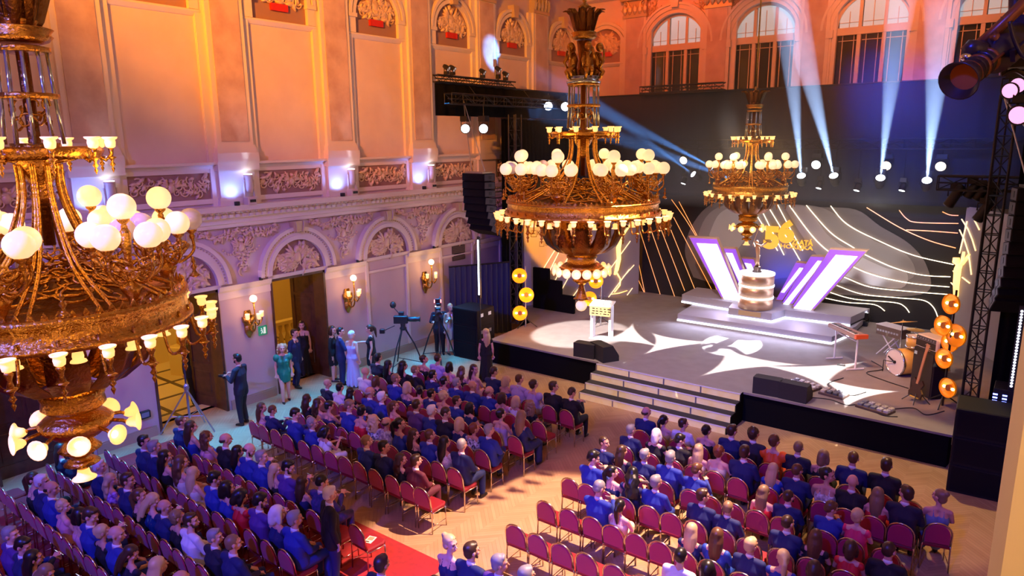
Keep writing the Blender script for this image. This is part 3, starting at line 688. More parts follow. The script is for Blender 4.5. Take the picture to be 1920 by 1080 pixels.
wr_, A2, n2, L2 = wing('wing_panel', (-1.9, 25.4), (.55, 21.0), 4.1, 'angled grey side panel with golden raised arms right of the backdrop')
def W2(px, py, off=.012):
    c, s_ = math.cos(wr_.rotation_euler.z), math.sin(wr_.rotation_euler.z); p = onplane(px, py, A2+n2*off, n2)-A2; return (p.x*c+p.y*s_, -p.x*s_+p.y*c, p.z)
for pts in ([(1803, 411), (1815, 430), (1823, 450), (1829, 470)], [(1799, 431), (1808, 450), (1816, 475), (1821, 515)], [(1826, 411), (1836, 431)], [(1787, 508), (1795, 516)], [(1804, 520), (1818, 531)], [(1783, 530), (1790, 537)], [(1813, 415), (1799, 475)]): MB().tube([W2(*p, .03) for p in pts], .02, 5).build('light_line', glow('neon_dim', (1, .62, .28), 1.8), wr_)
blobs(wr_, W2, [[(1795, 556, .12), (1797, 530, .16), (1800, 505, .18), (1803, 495, .16)], [(1802, 500, .1), (1793, 492, .12), (1793, 483, .1)], [(1804, 495, .08), (1807, 482, .07), (1808, 472, .05)], [(1805, 496, .09), (1813, 486, .08), (1818, 477, .06)]], fig_gold)
# black stepped masking left of the wing
msk = thing('masking_flat', 'stepped black masking in front of the left side panel', 'flat', (-14.2, 20.6, SZ))
for k, (x0, x1, h) in enumerate(((-15.0, -14.3, 1.55), (-14.3, -13.75, 1.15), (-13.75, -13.2, .65))): MB(rel(msk)).box(x0, x1, 21.0, 21.12, SZ, SZ+h).build('flat_panel', black_cloth, msk)
# drapes and header cloths of the rig
def drape(name, pts, z0, z1, m, label, amp=.05, per=.22):
    d = thing(name, label, 'curtain', (pts[0][0], pts[0][1], 0)); a, b = Vector((*pts[0], 0)), Vector((*pts[1], 0)); L = (b-a).length; t = (b-a)/L; n = Vector((-t.y, t.x, 0)); k = max(6, int(L/per*6))
    rows = []
    for z in (z0, (z0+z1)/2, z1):
        rows.append([a+t*(L*i/k)+n*(amp*math.sin(2*pi*i/6)*(1 if z < z1 else .7))+Vector((0, 0, z))-d.location for i in range(k+1)])
    MB().sheet(rows, .012).build('fabric', m, d, True); MB().tube([a+Vector((0, 0, z1+.02))-d.location, b+Vector((0, 0, z1+.02))-d.location], .03, 6).build('rail', black_metal, d); return d
drape('header_drape', [(-15.3, 25.3), (1.5, 25.3)], 4.85, 8.62, mat('header_cloth', (.018, .022, .045), .9), 'wide black header drape hiding the rig above the backdrop', .03, .5)
drape('header_drape', [(-15.35, 16.35), (-15.45, 25.0)], 7.75, 8.72, black_cloth, 'black header drape along the top of the left rig side', .03, .5)
for y_ in (18, 21, 24): MB().tube([(-.05, y_-16.35, 8.74), (.40, y_-16.35, 8.26)], .014, 6).build('hanger', black_metal, bpy.data.objects['header_drape.001'])
drape('side_drape', [(-15.55, 19.9), (-15.6, 25.6)], .78, 7.7, black_cloth, 'tall black side drape behind the left loudspeaker hang')
drape('navy_curtain', [(-16.45, 17.95), (-15.3, 20.0)], .02, 2.62, mat('navy_velvet', (.012, .02, .09), .85, sheen=.4), 'navy blue velvet curtain below the vent grille', .06, .2)
drape('side_drape', [(.75, 19.3), (1.7, 25.0)], .78, 7.9, black_cloth, 'tall black side drape at the right end of the stage')
drape('side_drape', [(-.5, 18.15), (2.5, 18.15)], .02, 7.8, black_cloth, 'tall black side drape behind the right loudspeaker tower')
# trusses
def truss(name, a, b, label, w=.3, bay=.5):
    a, b = Vector(a), Vector(b); t = thing(name, label, 'truss', a); d = (b-a); L = d.length; q = d.to_track_quat('Z', 'Y')
    r = w/2; cs = [(-r, -r), (r, -r), (r, r), (-r, r)]
    for x, y in cs: MB().tube([(x, y, 0), (x, y, L)], .025, 6).build('chord', black_metal, t)
    MB().tube([(0, 0, 0), (0, 0, L)], .02, 6).build('lamp_bar', black_metal, t)
    n = max(2, int(L/bay)); br = MB()
    for i in range(n):
        z0, z1 = L*i/n, L*(i+1)/n
        for k in range(4):
            p, s_ = cs[k], cs[(k+1) % 4]; br.tube([(*p, z0), (*s_, z1)] if i % 2 else [(*s_, z0), (*p, z1)], .012, 4, cap=False); br.tube([(*p, z0), (*s_, z0)], .012, 4, cap=False)
    br.build('lattice', black_metal, t)['kind'] = 'stuff'
    t.rotation_euler = q.to_euler(); return t
truss('truss', (-15.2, 24.7, 6.75), (.6, 24.7, 6.75), 'long black lighting truss in front of the header drape', .3, .6)
truss('truss', (-14.95, 16.5, 8.25), (-14.95, 24.3, 8.25), 'black rig truss inside the left header drape')
truss('truss', (-15.3, 17.0, 8.25), (.6, 17.0, 8.7), 'thin front rig truss above the stage edge') if False else None
truss('truss', (-.85, 18.15, SZ), (-.85, 18.15, 7.8), 'upright black truss tower behind the right golden lamps', .3, .4)
truss('truss', (-14.2, 18.9, SZ), (-14.2, 18.9, 7.8), 'upright black truss tower near the left loudspeaker hang', .3, .5)
a_, b_ = ony(1195, 172, 25.0), ony(1352, 166, 25.0); truss('truss', (a_.x, 25.3, 8.80), (b_.x, 25.3, 8.80), 'short black truss lying on top of the header drape under the first window', .24, .4)
truss('truss', (-15.36, 16.4, 8.865), (-15.39, 20.4, 8.865), 'short black truss lying on the left rig corner', .2, .4)
# ---- LED riser, V panels, pedestal
grey_riser = mat('riser_grey', (.42, .41, .50), .5)
ris = thing('stage_riser', 'two-tier grey riser outlined in white light below the winged panels', 'riser', (-7.3, 22.3, SZ)); T_ = rel(ris)
low = [(-9.75, 22.3), (-4.72, 22.3), (-4.4, 24.0), (-4.4, 25.5), (-10.3, 25.5), (-9.9, 24.0)]
up = [(-10.35, 24.0), (-8.35, 23.75), (-8.2, 22.95), (-6.75, 22.95), (-6.55, 23.75), (-4.55, 23.9), (-4.3, 25.5), (-10.4, 25.5)]
for poly, z0, z1, nm in ((low, SZ, SZ+.24, 'lower_tier'), (up, SZ+.24, SZ+.55, 'upper_tier')):
    MB(T_).prism(poly, z0+.07, z1, ax=2).build(nm, grey_riser, ris); MB(T_).prism([(x*.995-.037, y+.04) for x, y in poly], z0, z0+.07, ax=2).build('plinth', black_metal, ris)
    k = 2 if nm == 'lower_tier' else 6
    pts = [(x, y-.01, z0+.035) for x, y in poly[:k]]
    if nm == 'lower_tier': pts = pts+[(-4.4, 24.0, z0+.035)]
    MB(T_).tube(pts, .035, 5).build('light_strip', led_white, ris)
MB(T_).box(-7.85, -7.1, 22.93, 22.95, SZ+.36, SZ+.52).build('name_plate', mat('plate_gold', (.6, .45, .22), .5), ris)
purple = mat('panel_purple', (.30, .10, .85), .5, emit=(.40, .12, 1), es=.55); vgold = mat('panel_gold', (.70, .48, .34), .45, metal=.3)
vwhite = glow('panel_white', (.80, .80, 1.0), 2.2)
def vpanel(y, outer, inner, label):
    o = [ony(a, b, y) for a, b in outer]; i = [ony(a, b, y-.1) for a, b in inner]; zb = SZ+.55
    t = thing('winged_panel', label, 'panel', (sum(p.x for p in o)/4, y, zb)); T_ = rel(t)
    k1 = (o[3].z-zb)/(o[0].z-o[3].z); k2 = (o[2].z-zb)/(o[1].z-o[2].z)
    o[3] = o[3]+(o[3]-o[0])*k1; o[2] = o[2]+(o[2]-o[1])*k2
    Q = [(p.x, p.z) for p in o]; MB(T_).prism(Q, y-.06, y+.14, ax=1).build('gold_edge', vgold, t)
    c = Vector((sum(p[0] for p in Q)/4, sum(p[1] for p in Q)/4)); Q2 = [tuple(c+(Vector(p)-c)*.94) for p in Q]
    MB(T_).prism(Q2, y-.08, y-.05, ax=1).build('purple_border', purple, t)
    MB(T_).prism([(p.x, p.z) for p in i], y-.10, y-.07, ax=1).build('light_face', vwhite, t)
vpanel(24.2, [(1292, 442), (1345, 445), (1397, 576), (1362, 574)], [(1306, 456), (1344, 458), (1391, 569), (1360, 566)], 'largest left winged panel glowing white with purple border')
vpanel(24.6, [(1357, 463), (1380, 464), (1410, 552), (1394, 552)], [(1361, 474), (1373, 475), (1402, 545), (1393, 544)], 'middle left winged panel glowing white with purple border')
vpanel(25.0, [(1391, 482), (1414, 484), (1432, 540), (1416, 540)], [(1396, 493), (1408, 495), (1424, 532), (1415, 531)], 'smallest left winged panel beside the golden pedestal')
vpanel(24.2, [(1558, 464), (1629, 468), (1512, 597), (1474, 592)], [(1567, 478), (1608, 481), (1518, 584), (1485, 582)], 'largest right winged panel glowing white with purple border')
vpanel(24.6, [(1522, 478), (1550, 479), (1484, 575), (1462, 575)], [(1533, 489), (1543, 490), (1477, 573), (1467, 572)], 'middle right winged panel glowing white with purple border')
vpanel(25.0, [(1494, 490), (1515, 492), (1470, 560), (1458, 558)], [(1499, 502), (1507, 503), (1470, 549), (1464, 548)], 'smallest right winged panel beside the golden pedestal')
ped = thing('pedestal', 'round golden pedestal with three white light rings carrying the statuette', 'pedestal', (-7.47, 23.45, SZ+.55))
satin_gold = mat('satin_gold', (.70, .48, .28), .38, metal=.7)
for k in range(3): MB().lathe([(.56, .02+.4*k), (.56, .38+.4*k)], 40).build('drum_section', satin_gold, ped, True); MB().lathe([(.54, .36+.4*k), (.58, .37+.4*k), (.58, .43+.4*k), (.54, .44+.4*k)], 40).build('light_ring', glow('ring_white', (.85, .85, 1), 1.6), ped, True)
MB().lathe([(.0, 1.2), (.53, 1.2), (.53, 1.225), (0, 1.225)], 40).build('top_plate', satin_gold, ped)
tro = thing('trophy', 'golden hockey player statuette swinging a raised stick on the pedestal', 'trophy', (-7.47, 23.42, SZ+.55+1.225))
tg = mat('trophy_gold', (.95, .66, .42), .25, metal=.35)
MB().lathe([(.15, 0), (.15, .05), (.12, .06), (.12, .2), (.09, .22)], 20).build('base', mat('trophy_base', (.10, .05, .04), .3), tro)
b = MB(); b.tube([(-.03, 0, .2), (-.02, 0, .4), (.0, 0, .58), (-.02, 0, .8), (-.06, 0, .95)], [.05, .035, .06, .075, .04], 8); b.tube([(.05, 0, .2), (.02, .02, .4), (.02, 0, .58)], [.03, .03, .05], 8)
b.ball((-.06, 0, 1.02), .06, 10, 8); b.tube([(-.02, 0, .92), (.1, 0, .9), (.22, -.02, 1.0), (.3, -.03, 1.08)], [.04, .035, .03, .02], 8); b.tube([(-.05, 0, .92), (-.13, 0, .86), (-.18, 0, .98)], [.04, .03, .025], 8); b.build('player', tg, tro, True)
MB().tube([(-.2, 0, .9), (-.12, 0, 1.2), (-.02, 0, 1.5), (.02, 0, 1.6), (-.06, 0, 1.68)], [.012, .012, .012, .02, .016], 6).build('hockey_stick', tg, tro, True)
# lectern
lec = thing('lectern', 'white open-frame lectern with gold sign board and flower strip on stage', 'lectern', (-10.78, 18.85, SZ), .2); wht = mat('lectern_white', (.85, .85, .88), .4)
MB().box(-.36, .36, -.2, .2, 0, .03).build('base_plate', wht, lec)
for s_ in (-1, 1): MB().box(s_*.3-.04, s_*.3+.04, -.14, .14, .03, 1.08).build('leg', wht, lec)
MB().add([(-.36, -.2, 1.06), (.36, -.2, 1.06), (.36, .24, 1.16), (-.36, .24, 1.16), (-.36, -.2, 1.1), (.36, -.2, 1.1), (.36, .24, 1.2), (-.36, .24, 1.2)], [(0, 3, 2, 1), (4, 5, 6, 7), (0, 1, 5, 4), (1, 2, 6, 5), (2, 3, 7, 6), (3, 0, 4, 7)]).build('desk_top', wht, lec)
MB().box(-.34, .34, -.22, -.2, .78, 1.08).build('sign_board', mat('sign_gold', (.72, .55, .22), .5), lec)
b = MB(); R_ = random.Random(3)
for k in range(26): b.box(*(lambda x, z, w: (x, x+w, -.225, -.22, z, z+.03))(-.26+.13*(k % 5)+R_.uniform(-.02, .02), .84+.08*(k//9), R_.uniform(.03, .09)))
b.build('sign_marks', ink, lec)['kind'] = 'stuff'
b = MB()
for k in range(30): b.ball((-.3+.6*R_.random(), -.1+.28*R_.random(), 1.16+.03*R_.random()), .02, 5, 4)
b.build('flowers', mat('flower_white', (.8, .8, .78), .6), lec)['kind'] = 'stuff'
for s_ in (-.06, .06): MB().tube([(s_, .1, 1.2), (s_*1.2, .05, 1.34), (s_*1.3, -.05, 1.4)], .008, 5).build('microphone', black_metal, lec)
# ---- keyboard on stand
kb = thing('keyboard', 'stage piano on a white stand with red end cheek beside the riser', 'keyboard', (-3.95, 20.45, SZ), -.80)
MB().bevbox(-.68, .68, -.17, .17, .92, 1.03, .02).build('body', mat('piano_body', (.35, .20, .16), .4), kb); MB().box(.6, .685, -.175, .175, .925, 1.035).build('end_cheek', mat('red_cheek', (.75, .12, .03), .4), kb)
MB().box(-.62, .58, -.165, -.03, 1.03, 1.038).build('white_keys', wht, kb); b = MB()
for k in range(35): b.box(-.6+.034*k, -.586+.034*k, -.12, -.03, 1.038, 1.048) if k % 7 not in (2, 6) else None
b.build('black_keys', black_metal, kb)['kind'] = 'stuff'
for s_ in (-1, 1): MB().tube([(s_*.5, 0, .92), (s_*.5, 0, .03)], .025, 8).tube([(s_*.5, -.25, .03), (s_*.5, .25, .03)], .025, 8).build('leg', wht, kb)
MB().tube([(-.5, 0, .8), (.5, 0, .8)], .02, 8).build('crossbar', wht, kb)
sp = thing('sustain_pedal', 'small black pedal on the floor under the stage piano', 'pedal', (-4.0, 20.3, SZ)); MB().bevbox(-.1, .1, -.04, .04, 0, .04).build('plate', black_metal, sp); MB().box(-.02, .1, -.02, .02, .04, .05).build('lever', steel, sp)
org = thing('organ', 'old organ with pale top on crossed white legs behind the cymbal', 'organ', (-3.05, 22.0, SZ), -.5, scale=.8)
MB().bevbox(-.5, .5, -.26, .26, .78, 1.12, .02).build('case', mat('organ_case', (.16, .11, .08), .5), org); MB().box(-.51, .51, -.27, .27, 1.12, 1.14).build('lid', wht, org); b = MB()
for k in range(8): b.box(-.45+.11*k, -.37+.11*k, -.265, -.26, .9, .97)
b.build('front_controls', steel, org)['kind'] = 'stuff'
for s_ in (-1, 1): MB().tube([(s_*.42, -.2, 0), (-s_*.25, -.2, .78)], .022, 6).build('leg', wht, org); MB().tube([(s_*.42, .2, 0), (-s_*.25, .2, .78)], .022, 6).build('leg', wht, org)
# ---- drum kit
amber = mat('drum_shell', (.75, .42, .08), .3, coat=.4); skin_h = mat('drum_head', (.78, .70, .66), .5); cym = mat('cymbal_brass', (.90, .60, .16), .3, metal=.4)
dk = thing('drum_kit', 'small amber drum kit with white bass drum head and cymbals', 'drum kit', (-2.5, 20.5, SZ), -.75, scale=1.25)
def drum(nm, c, r, h, axis):
    b = MB((lambda x, y, z: (c[0]+x, c[1]-z, c[2]+y)) if axis == 'y' else (lambda x, y, z: (c[0]+x, c[1]+y, c[2]+z)))
    b.lathe([(r, 0), (r, h)], 28); s_ = b.build(nm, amber, dk, True); 
    for z in (0, h): q = MB(b.T).lathe([(0, z-.004), (r*.985, z-.004), (r*.985, z+.004), (0, z+.004)], 28).build('drum_head', skin_h, s_); q2 = MB(b.T).lathe([(r-.005, z-.02), (r+.012, z-.02), (r+.012, z+.02), (r-.005, z+.02), (r-.005, z-.02)], 28).build('hoop', chrome, s_, True)
drum('bass_drum', (0, .2, .28), .28, .42, 'y'); drum('tom', (.05, .15, .62), .16, .22, 'z'); drum('floor_tom', (.45, .45, .22), .2, .36, 'z'); drum('snare_drum', (-.4, .55, .5), .17, .13, 'z')
for (x, y, z, r, ti) in ((-.35, .15, 1.05, .27, .3), (.4, .5, 1.0, .24, -.2), (-.55, .65, .8, .18, 0)):
    cy = MB(lambda a, b_, c, x=x, y=y, z=z, ti=ti: (x+a, y+b_, z+c+a*math.sin(ti)*1.0)).lathe([(0, .025), (.04, .02), (.06, .008), (r, -.01), (r, -.014), (.05, .003), (0, .018)], 28).build('cymbal', cym, dk, True)
    MB().tube([(x, y, 0.02), (x, y, z+.05)], .012, 6).build('cymbal_stand', chrome, dk)
    f_ = MB()
    for k in range(3): a = 2.1*k; f_.tube([(x, y, .25), (x+.22*math.cos(a), y+.22*math.sin(a), .012)], .01, 5)
    f_.build('stand_feet', chrome, dk)
MB().tube([(-.2, -.24, .35), (.0, -.24, .28)], .015, 6).ball((0, -.24, .28), .035, 8, 6).build('drum_microphone', black_metal, dk)
MB().tube([(-.25, -.3, 0), (-.25, -.3, .25), (0, -.25, .28)], .01, 5).build('microphone_stand', black_metal, dk)
for s_ in (-1, 1): MB().tube([(s_*.2, .05, .2), (s_*.36, -.05, 0.01)], .012, 5).build('spur', chrome, dk)
# ---- bass amplifier with guitar
amp = thing('amplifier', 'white-sided bass amplifier head on a tall black speaker cabinet', 'amplifier', (-1.78, 19.15, SZ), -.72)
MB().bevbox(-.34, .34, -.21, .21, 0, 1.16, .02).build('cabinet', mat('amp_black', (.02, .016, .014), .8), amp); MB().box(-.31, .31, -.225, -.21, .05, 1.1).build('grille_cloth', mat('grille', (.03, .022, .018), .9), amp); MB().box(-.28, -.20, -.235, -.225, .98, 1.06).build('badge', steel, amp)
MB().bevbox(-.33, .33, -.19, .19, 1.18, 1.48, .03).build('amplifier_head', mat('amp_white', (.75, .68, .60), .5), amp); MB().box(-.3, .3, -.2, -.19, 1.2, 1.36).build('speaker_cloth', mat('grille', (0, 0, 0)), amp); MB().box(-.3, .3, -.2, -.19, 1.37, 1.46).build('control_panel', mat('amp_panel', (.06, .05, .05), .4), amp)
for k in range(7): MB().tube([(-.24+.08*k, -.215, 1.415), (-.24+.08*k, -.2, 1.415)], .014, 8).build('knob', steel, amp)
MB().box(.33, .335, -.1, .1, 1.26, 1.4).build('side_badge', ink, amp)
gt = thing('bass_guitar', 'dark bass guitar leaning on a floor stand before the amplifier', 'guitar', (-1.95, 18.35, SZ), -.65)
tilt = Matrix.Rotation(-.2, 4, 'X')
def GT(x, y, z): v = tilt @ Vector((x, y, z)); return (v.x, v.y, v.z+.12)
MB(GT).prism([(-.17, .02), (.17, .0), (.19, .14), (.12, .24), (.17, .36), (.1, .44), (.03, .38), (-.03, .38), (-.12, .47), (-.18, .36), (-.12, .24), (-.19, .12)], -.03, .02, ax=1).build('body', mat('guitar_body', (.04, .015, .01), .3, coat=.4), gt)
MB(GT).box(-.03, .03, -.045, -.02, .34, 1.12).build('neck', mat('maple', (.45, .22, .12), .4), gt); MB(GT).prism([(-.03, 1.12), (.03, 1.12), (.06, 1.3), (-.04, 1.33)], -.04, -.02, ax=1).build('headstock', mat('maple', (0, 0, 0)), gt); b = MB(GT)
for k in range(4): b.tube([(-.07 if k % 2 else .09, -.03, 1.17+.04*k), (0, -.03, 1.17+.04*k)], .012, 5)
b.build('tuning_pegs', chrome, gt)
for k in range(3): a = -.9+1.5*k-pi/2; MB().tube([(0, .06, .3), (.3*math.cos(a), .06+.3*math.sin(a), .01)], .012, 5).build('stand_leg', black_metal, gt)
MB().tube([(-.14, -.02, .14), (.14, -.02, .14)], .016, 6).build('stand_cradle', mat('yellow_rubber', (.7, .5, .05), .6), gt)
# ---- monitors and pedal boards
def monitor(p, rot, lab, s=1.):
    t = thing('stage_monitor', lab, 'loudspeaker', p, rot, scale=s)
    MB().prism([(-.24, 0), (.24, 0), (.24, .14), (.05, .42), (-.24, .42)], -.33, .33, ax=0).build('cabinet', mat('monitor_black', (.02, .02, .022), .7), t)
    q = Vector((.19, .28)); q.normalize()
    b = MB(); b.add([(-.3, .235, .15), (.3, .235, .15), (.3, .055, .415), (-.3, .055, .415), (-.3, .245, .16), (.3, .245, .16), (.3, .065, .425), (-.3, .065, .425)], [(0, 1, 2, 3), (4, 7, 6, 5), (0, 4, 5, 1), (1, 5, 6, 2), (2, 6, 7, 3), (3, 7, 4, 0)]); b.build('grille', mat('monitor_grille', (.035, .035, .04), .6), t)
monitor((-10.2, 17.0, SZ), .1, 'black wedge monitor lying flat at the stage edge left of the stairs'); monitor((-9.65, 17.05, SZ), -.5, 'tilted black wedge monitor beside the top of the stairs, left side', 1.1)
monitor((-4.95, 17.0, SZ), .05, 'black wedge monitor at the stage edge just right of the stairs'); monitor((-4.3, 16.98, SZ), -.05, 'black wedge monitor right of the stairs, farther from them')
def pedalboard(p, rot, lab, w):
    t = thing('pedalboard', lab, 'pedalboard', p, rot); MB().bevbox(-w/2, w/2, -.2, .2, 0, .06).build('board', mat('board', (.10, .06, .05), .6), t); R_ = random.Random(int(w*100))
    for k in range(int(w/.15)):
        for r_ in (-.1, .1):
            c = R_.choice([(.55, .55, .55), (.08, .08, .1), (.5, .45, .35), (.2, .22, .25)]); x = -w/2+.09+.15*k
            e = MB().bevbox(x-.055, x+.055, r_-.07, r_+.07, .06, .12, .012).build('effect_pedal', mat('pedal_%s' % str(c), c, .4), t); MB().tube([(x, r_-.03, .12), (x, r_-.03, .135)], .012, 6).build('foot_switch', chrome, e)
pedalboard((-4.35, 17.95, SZ), -.35, 'open pedalboard of effects behind the right wedge monitors', .75); pedalboard((-3.6, 17.75, SZ), -.2, 'second pedalboard right of the open one', .6); pedalboard((-2.6, 17.3, SZ), -.3, 'pedalboard near the right front corner of the stage', .75)
def cable(nm, pts, m, lab, r=.012): t = MB().tube(smooth(pts, 6), r, 5).build(nm, m, None, True); return tag(t, lab, 'cable')
cab_m = mat('cable_black', (.012, .012, .012), .6)
cable('cable', [(-4.1, 17.2, SZ+.012), (-3.6, 17.35, SZ+.012), (-3.2, 17.2, SZ+.012), (-2.9, 17.4, SZ+.012), (-2.4, 17.0, SZ+.012), (-2.1, 17.1, SZ+.012)], cab_m, 'black cable along the front edge of the stage to the corner pedalboard')
cable('cable', [(-2.3, 17.5, SZ+.012), (-1.9, 17.9, SZ+.012), (-1.6, 17.6, SZ+.012), (-1.3, 18.1, SZ+.012)], cab_m, 'black cable between corner pedalboard and golden lamps')
cable('cable', [(-3.4, 21.2, SZ+.012), (-3.0, 20.6, SZ+.012), (-3.3, 20.0, SZ+.012), (-2.8, 19.6, SZ+.012), (-2.2, 19.3, SZ+.012)], cab_m, 'black cable loop in front of the drum kit', .014)
cable('cable', [(-3.7, 19.2, SZ+.012), (-3.9, 18.4, SZ+.012), (-3.3, 17.9, SZ+.012), (-3.0, 18.4, SZ+.012)], cab_m, 'black cable from the stage piano toward the pedalboards')
# ---- golden dish lamps
dish_gold = mat('dish_gold', (1, .55, .05), .3, metal=.9); warm_bulb = glow('warm_bulb', (1, .62, .18), 14)
def dish_lamp(p, tgt, lab, lit, r=.26, group='golden dish lamps'):
    t = thing('dish_lamp', lab, 'lamp', p, group=group); d = (Vector(tgt)-Vector(p)); t.rotation_euler = d.to_track_quat('-Y', 'Z').to_euler()
    D = MB(lambda x, y, z: (x, -z, y)); D.lathe([(.05, -.09), (r*.6, -.07), (r*.9, -.02), (r, .05), (r*.98, .055), (r*.88, -.0), (r*.58, -.05), (.05, -.07)], 28); D.build('reflector', mat('dish_lit_%d' % int(lit*10), (.62, .22, .008), .4, metal=.0, emit=(1, .24, .003), es=lit), t, True)
    c = MB(lambda x, y, z: (x, -z, y)); c.lathe([(0, .03), (.075, .03), (.075, -.03), (0, -.03)], 16); c.build('centre_cap', mat('cap_brown', (.35, .12, .02), .5), t)
    for s_ in (-1, 1): MB().ball((s_*.12, -.01, 0), (.045, .03, .035), 8, 6).build('bulb', warm_bulb, t)
    MB().tube([(0, .07, 0), (0, .16, 0), (0, .16, -.08)], .02, 6).build('bracket', black_metal, t); return t
front = Vector((0, 0, CAMZ))
def tower(name, x, y, spots_, lab, tgt, lit):
    t = thing(name, lab, 'stand', (x, y, SZ)); top = max(z for _, _, z in spots_)+.3-SZ; MB().tube([(0, .2, 0), (0, .2, top)], .025, 8).build('pole', steel if lit > 1 else black_metal, t); f_ = MB()
    for k in range(3): a = 2.1*k+.4; f_.tube([(0, .2, .3), (.4*math.cos(a), .2+.4*math.sin(a), .015)], .015, 5)
    f_.build('tripod', black_metal, t)
    for i, (dx, dy, z) in enumerate(spots_): MB().tube([(0, .2, z-SZ), (dx, dy+.14, z-SZ)], .016, 6).build('arm', black_metal, t)
Rl = [(1785, 570), (1770, 610), (1795, 629), (1783, 642), (1772, 672), (1779, 727)]
Rw = ['topmost', 'second from the top', 'large third', 'half hidden', 'second lowest', 'lowest']
spR = []
for (px, py), w_ in zip(Rl, Rw):
    p = ony(px, py, 18.35 if w_ != 'half hidden' else 18.75); spR.append((p.x+1.38, p.y-18.3, p.z)); dish_lamp(p, (p.x-7.5, p.y-9, p.z+.3), w_+' golden dish lamp of the right-hand stack beside the amplifier', .25, .235 if w_ != 'large third' else .27)
tower('lamp_stand', -1.38, 18.3, spR, 'black stand carrying the right-hand stack of golden dish lamps', front, .5)
Ll = [(974, 517), (987, 553), (975, 587)]; spL = []
for (px, py), w_ in zip(Ll, ('top', 'middle', 'bottom')):
    p = ony(px, py, 18.4); spL.append((p.x+13.6, p.y-18.4, p.z)); dish_lamp(p, (p.x+6, p.y-8, p.z+2), w_+' golden dish lamp of the left-hand stack below the loudspeaker hang', 1.5, .25)
tower('lamp_stand', -13.6, 18.4, spL, 'steel stand carrying the left-hand stack of three golden dish lamps', front, 2)
spM = []
for (px, py), w_ in zip([(1117, 527), (1105, 560)], ('upper', 'lower')):
    p = ony(px, py, 20.0); spM.append((p.x+11.6, p.y-20.0, p.z)); dish_lamp(p, (p.x+6, p.y-8, p.z+2), w_+' golden dish lamp behind the white lectern', 1.5, .25)
tower('lamp_stand', -11.6, 20.0, spM, 'stand with two golden dish lamps behind the lectern', front, 2)
for z in (2.0,): lamp('dish_light', (-13.0, 17.9, z), 60, (1, .35, .03), .25)
lamp('dish_light', (-3.4, 17.6, 2.6), 22, (1, .45, .06), .3)
# ---- sound system
spk = mat('speaker_grille', (.008, .008, .009), .8, spec=.15); spk_side = mat('speaker_side', (.05, .045, .05), .55)
def line_array(x, y, ztop, n, rot, lab, w=1.0, dz=.245):
    t = thing('line_array', lab, 'loudspeaker', (x, y, ztop), rot); z = 0; yy = 0; ti = 0
    for k in range(n):
        Rm = Matrix.Rotation(-ti, 4, 'X'); Z0, Y0 = z, yy
        f_ = lambda a, b, c, Rm=Rm, Z0=Z0, Y0=Y0: tuple(Rm @ Vector((a, b, c))+Vector((0, Y0, Z0)))
        c_ = MB(f_).bevbox(-w/2, w/2, -.24, .24, -dz+.012, 0, .012).build('cabinet', spk, t)
        for s_ in (-1, 1):
            MB(f_).box(s_*w/2-(.0 if s_ > 0 else .012), s_*w/2+(.012 if s_ > 0 else 0), -.22, .2, -dz+.03, -.02).build('side_plate', spk_side, c_)
            MB(f_).box(s_*w/2-(.0 if s_ > 0 else .02), s_*w/2+(.02 if s_ > 0 else 0), -.06, .06, -dz+.08, -.07).build('handle', black_metal, c_)
        MB(f_).box(-w/2+.03, w/2-.03, -.25, -.24, -dz+.03, -.02).build('front_grille', spk, c_)
        ti += .02+.014*k; z -= dz*math.cos(ti); yy += dz*math.sin(ti)
    MB().box(-w/2+.1, w/2-.1, -.2, .2, .0, .05).build('flying_frame', steel, t)
    for s_ in (-.3, .3): MB().tube([(s_, 0, .05), ((-.749 if x < -5 else -.83), .111 if x < -5 else .2, (8.25 if x < -5 else 7.7)-ztop)], .014, 5).build('chain', steel, t)
line_array(-14.22, 17.0, 5.98, 8, -.12, 'curved black loudspeaker hang left of the stage')
line_array(-.02, 16.9, 6.0, 10, .25, 'curved black loudspeaker hang at the right edge of the view', 1.0, .27)
def sub(x, y, z, rot, lab, w=1.05, h=.55, d=.9):
    t = thing('subwoofer', lab, 'loudspeaker', (x, y, z), rot); MB().bevbox(-w/2, w/2, -d/2, d/2, 0, h, .02).build('cabinet', mat('sub_black', (.012, .012, .013), .7, spec=.2), t)
    MB().box(-w/2+.05, w/2-.05, -d/2-.012, -d/2, .05, h-.05).build('grille', spk, t)
    for s_ in (-1, 1):
        for q in (-.2, .2): MB().box(s_*w/2-.006, s_*w/2+.006, q-.07, q+.07, h*.55, h*.75).build('handle', steel, t)
for k, w_ in enumerate(('bottom', 'middle', 'top')): sub(-14.55, 17.0, .56*k, .0, w_+' black subwoofer cabinet of the stack left of the stage')
for k, w_ in enumerate(('bottom', 'middle', 'top')): sub(-.45, 16.05, .59*k, .05, w_+' black subwoofer cabinet of the stack right of the stage', 1.0, .58, .9)
def led_strip(p, z0, z1, lab, m, dots=False):
    t = thing('led_strip', lab, 'light', (p[0], p[1], z0)); MB().box(-.05, .05, 0, .05, -.1, z1-z0+.1).build('housing', black_metal, t)
    if not dots: MB().box(-.02, .02, -.02, 0, 0, z1-z0).build('light_bar', m, t)
    else:
        for k in range(26): MB().ball((0, -.012, (z1-z0)*k/25), .026, 6, 4).build('diode', m, t)
    MB().tube([(0, .03, -z0+.0), (0, .03, -.1)], .02, 6).build('pole', black_metal, t)
led_strip((-13.95, 16.6), 2.2, 3.95, 'bright vertical white light bar under the left loudspeaker hang', glow('bar_white', (.75, .85, 1), 7))
led_strip((-.12, 16.7), 2.05, 3.6, 'vertical strip of white dots at the right stage side', glow('dot_white', (.75, .78, 1), 2.5), True)
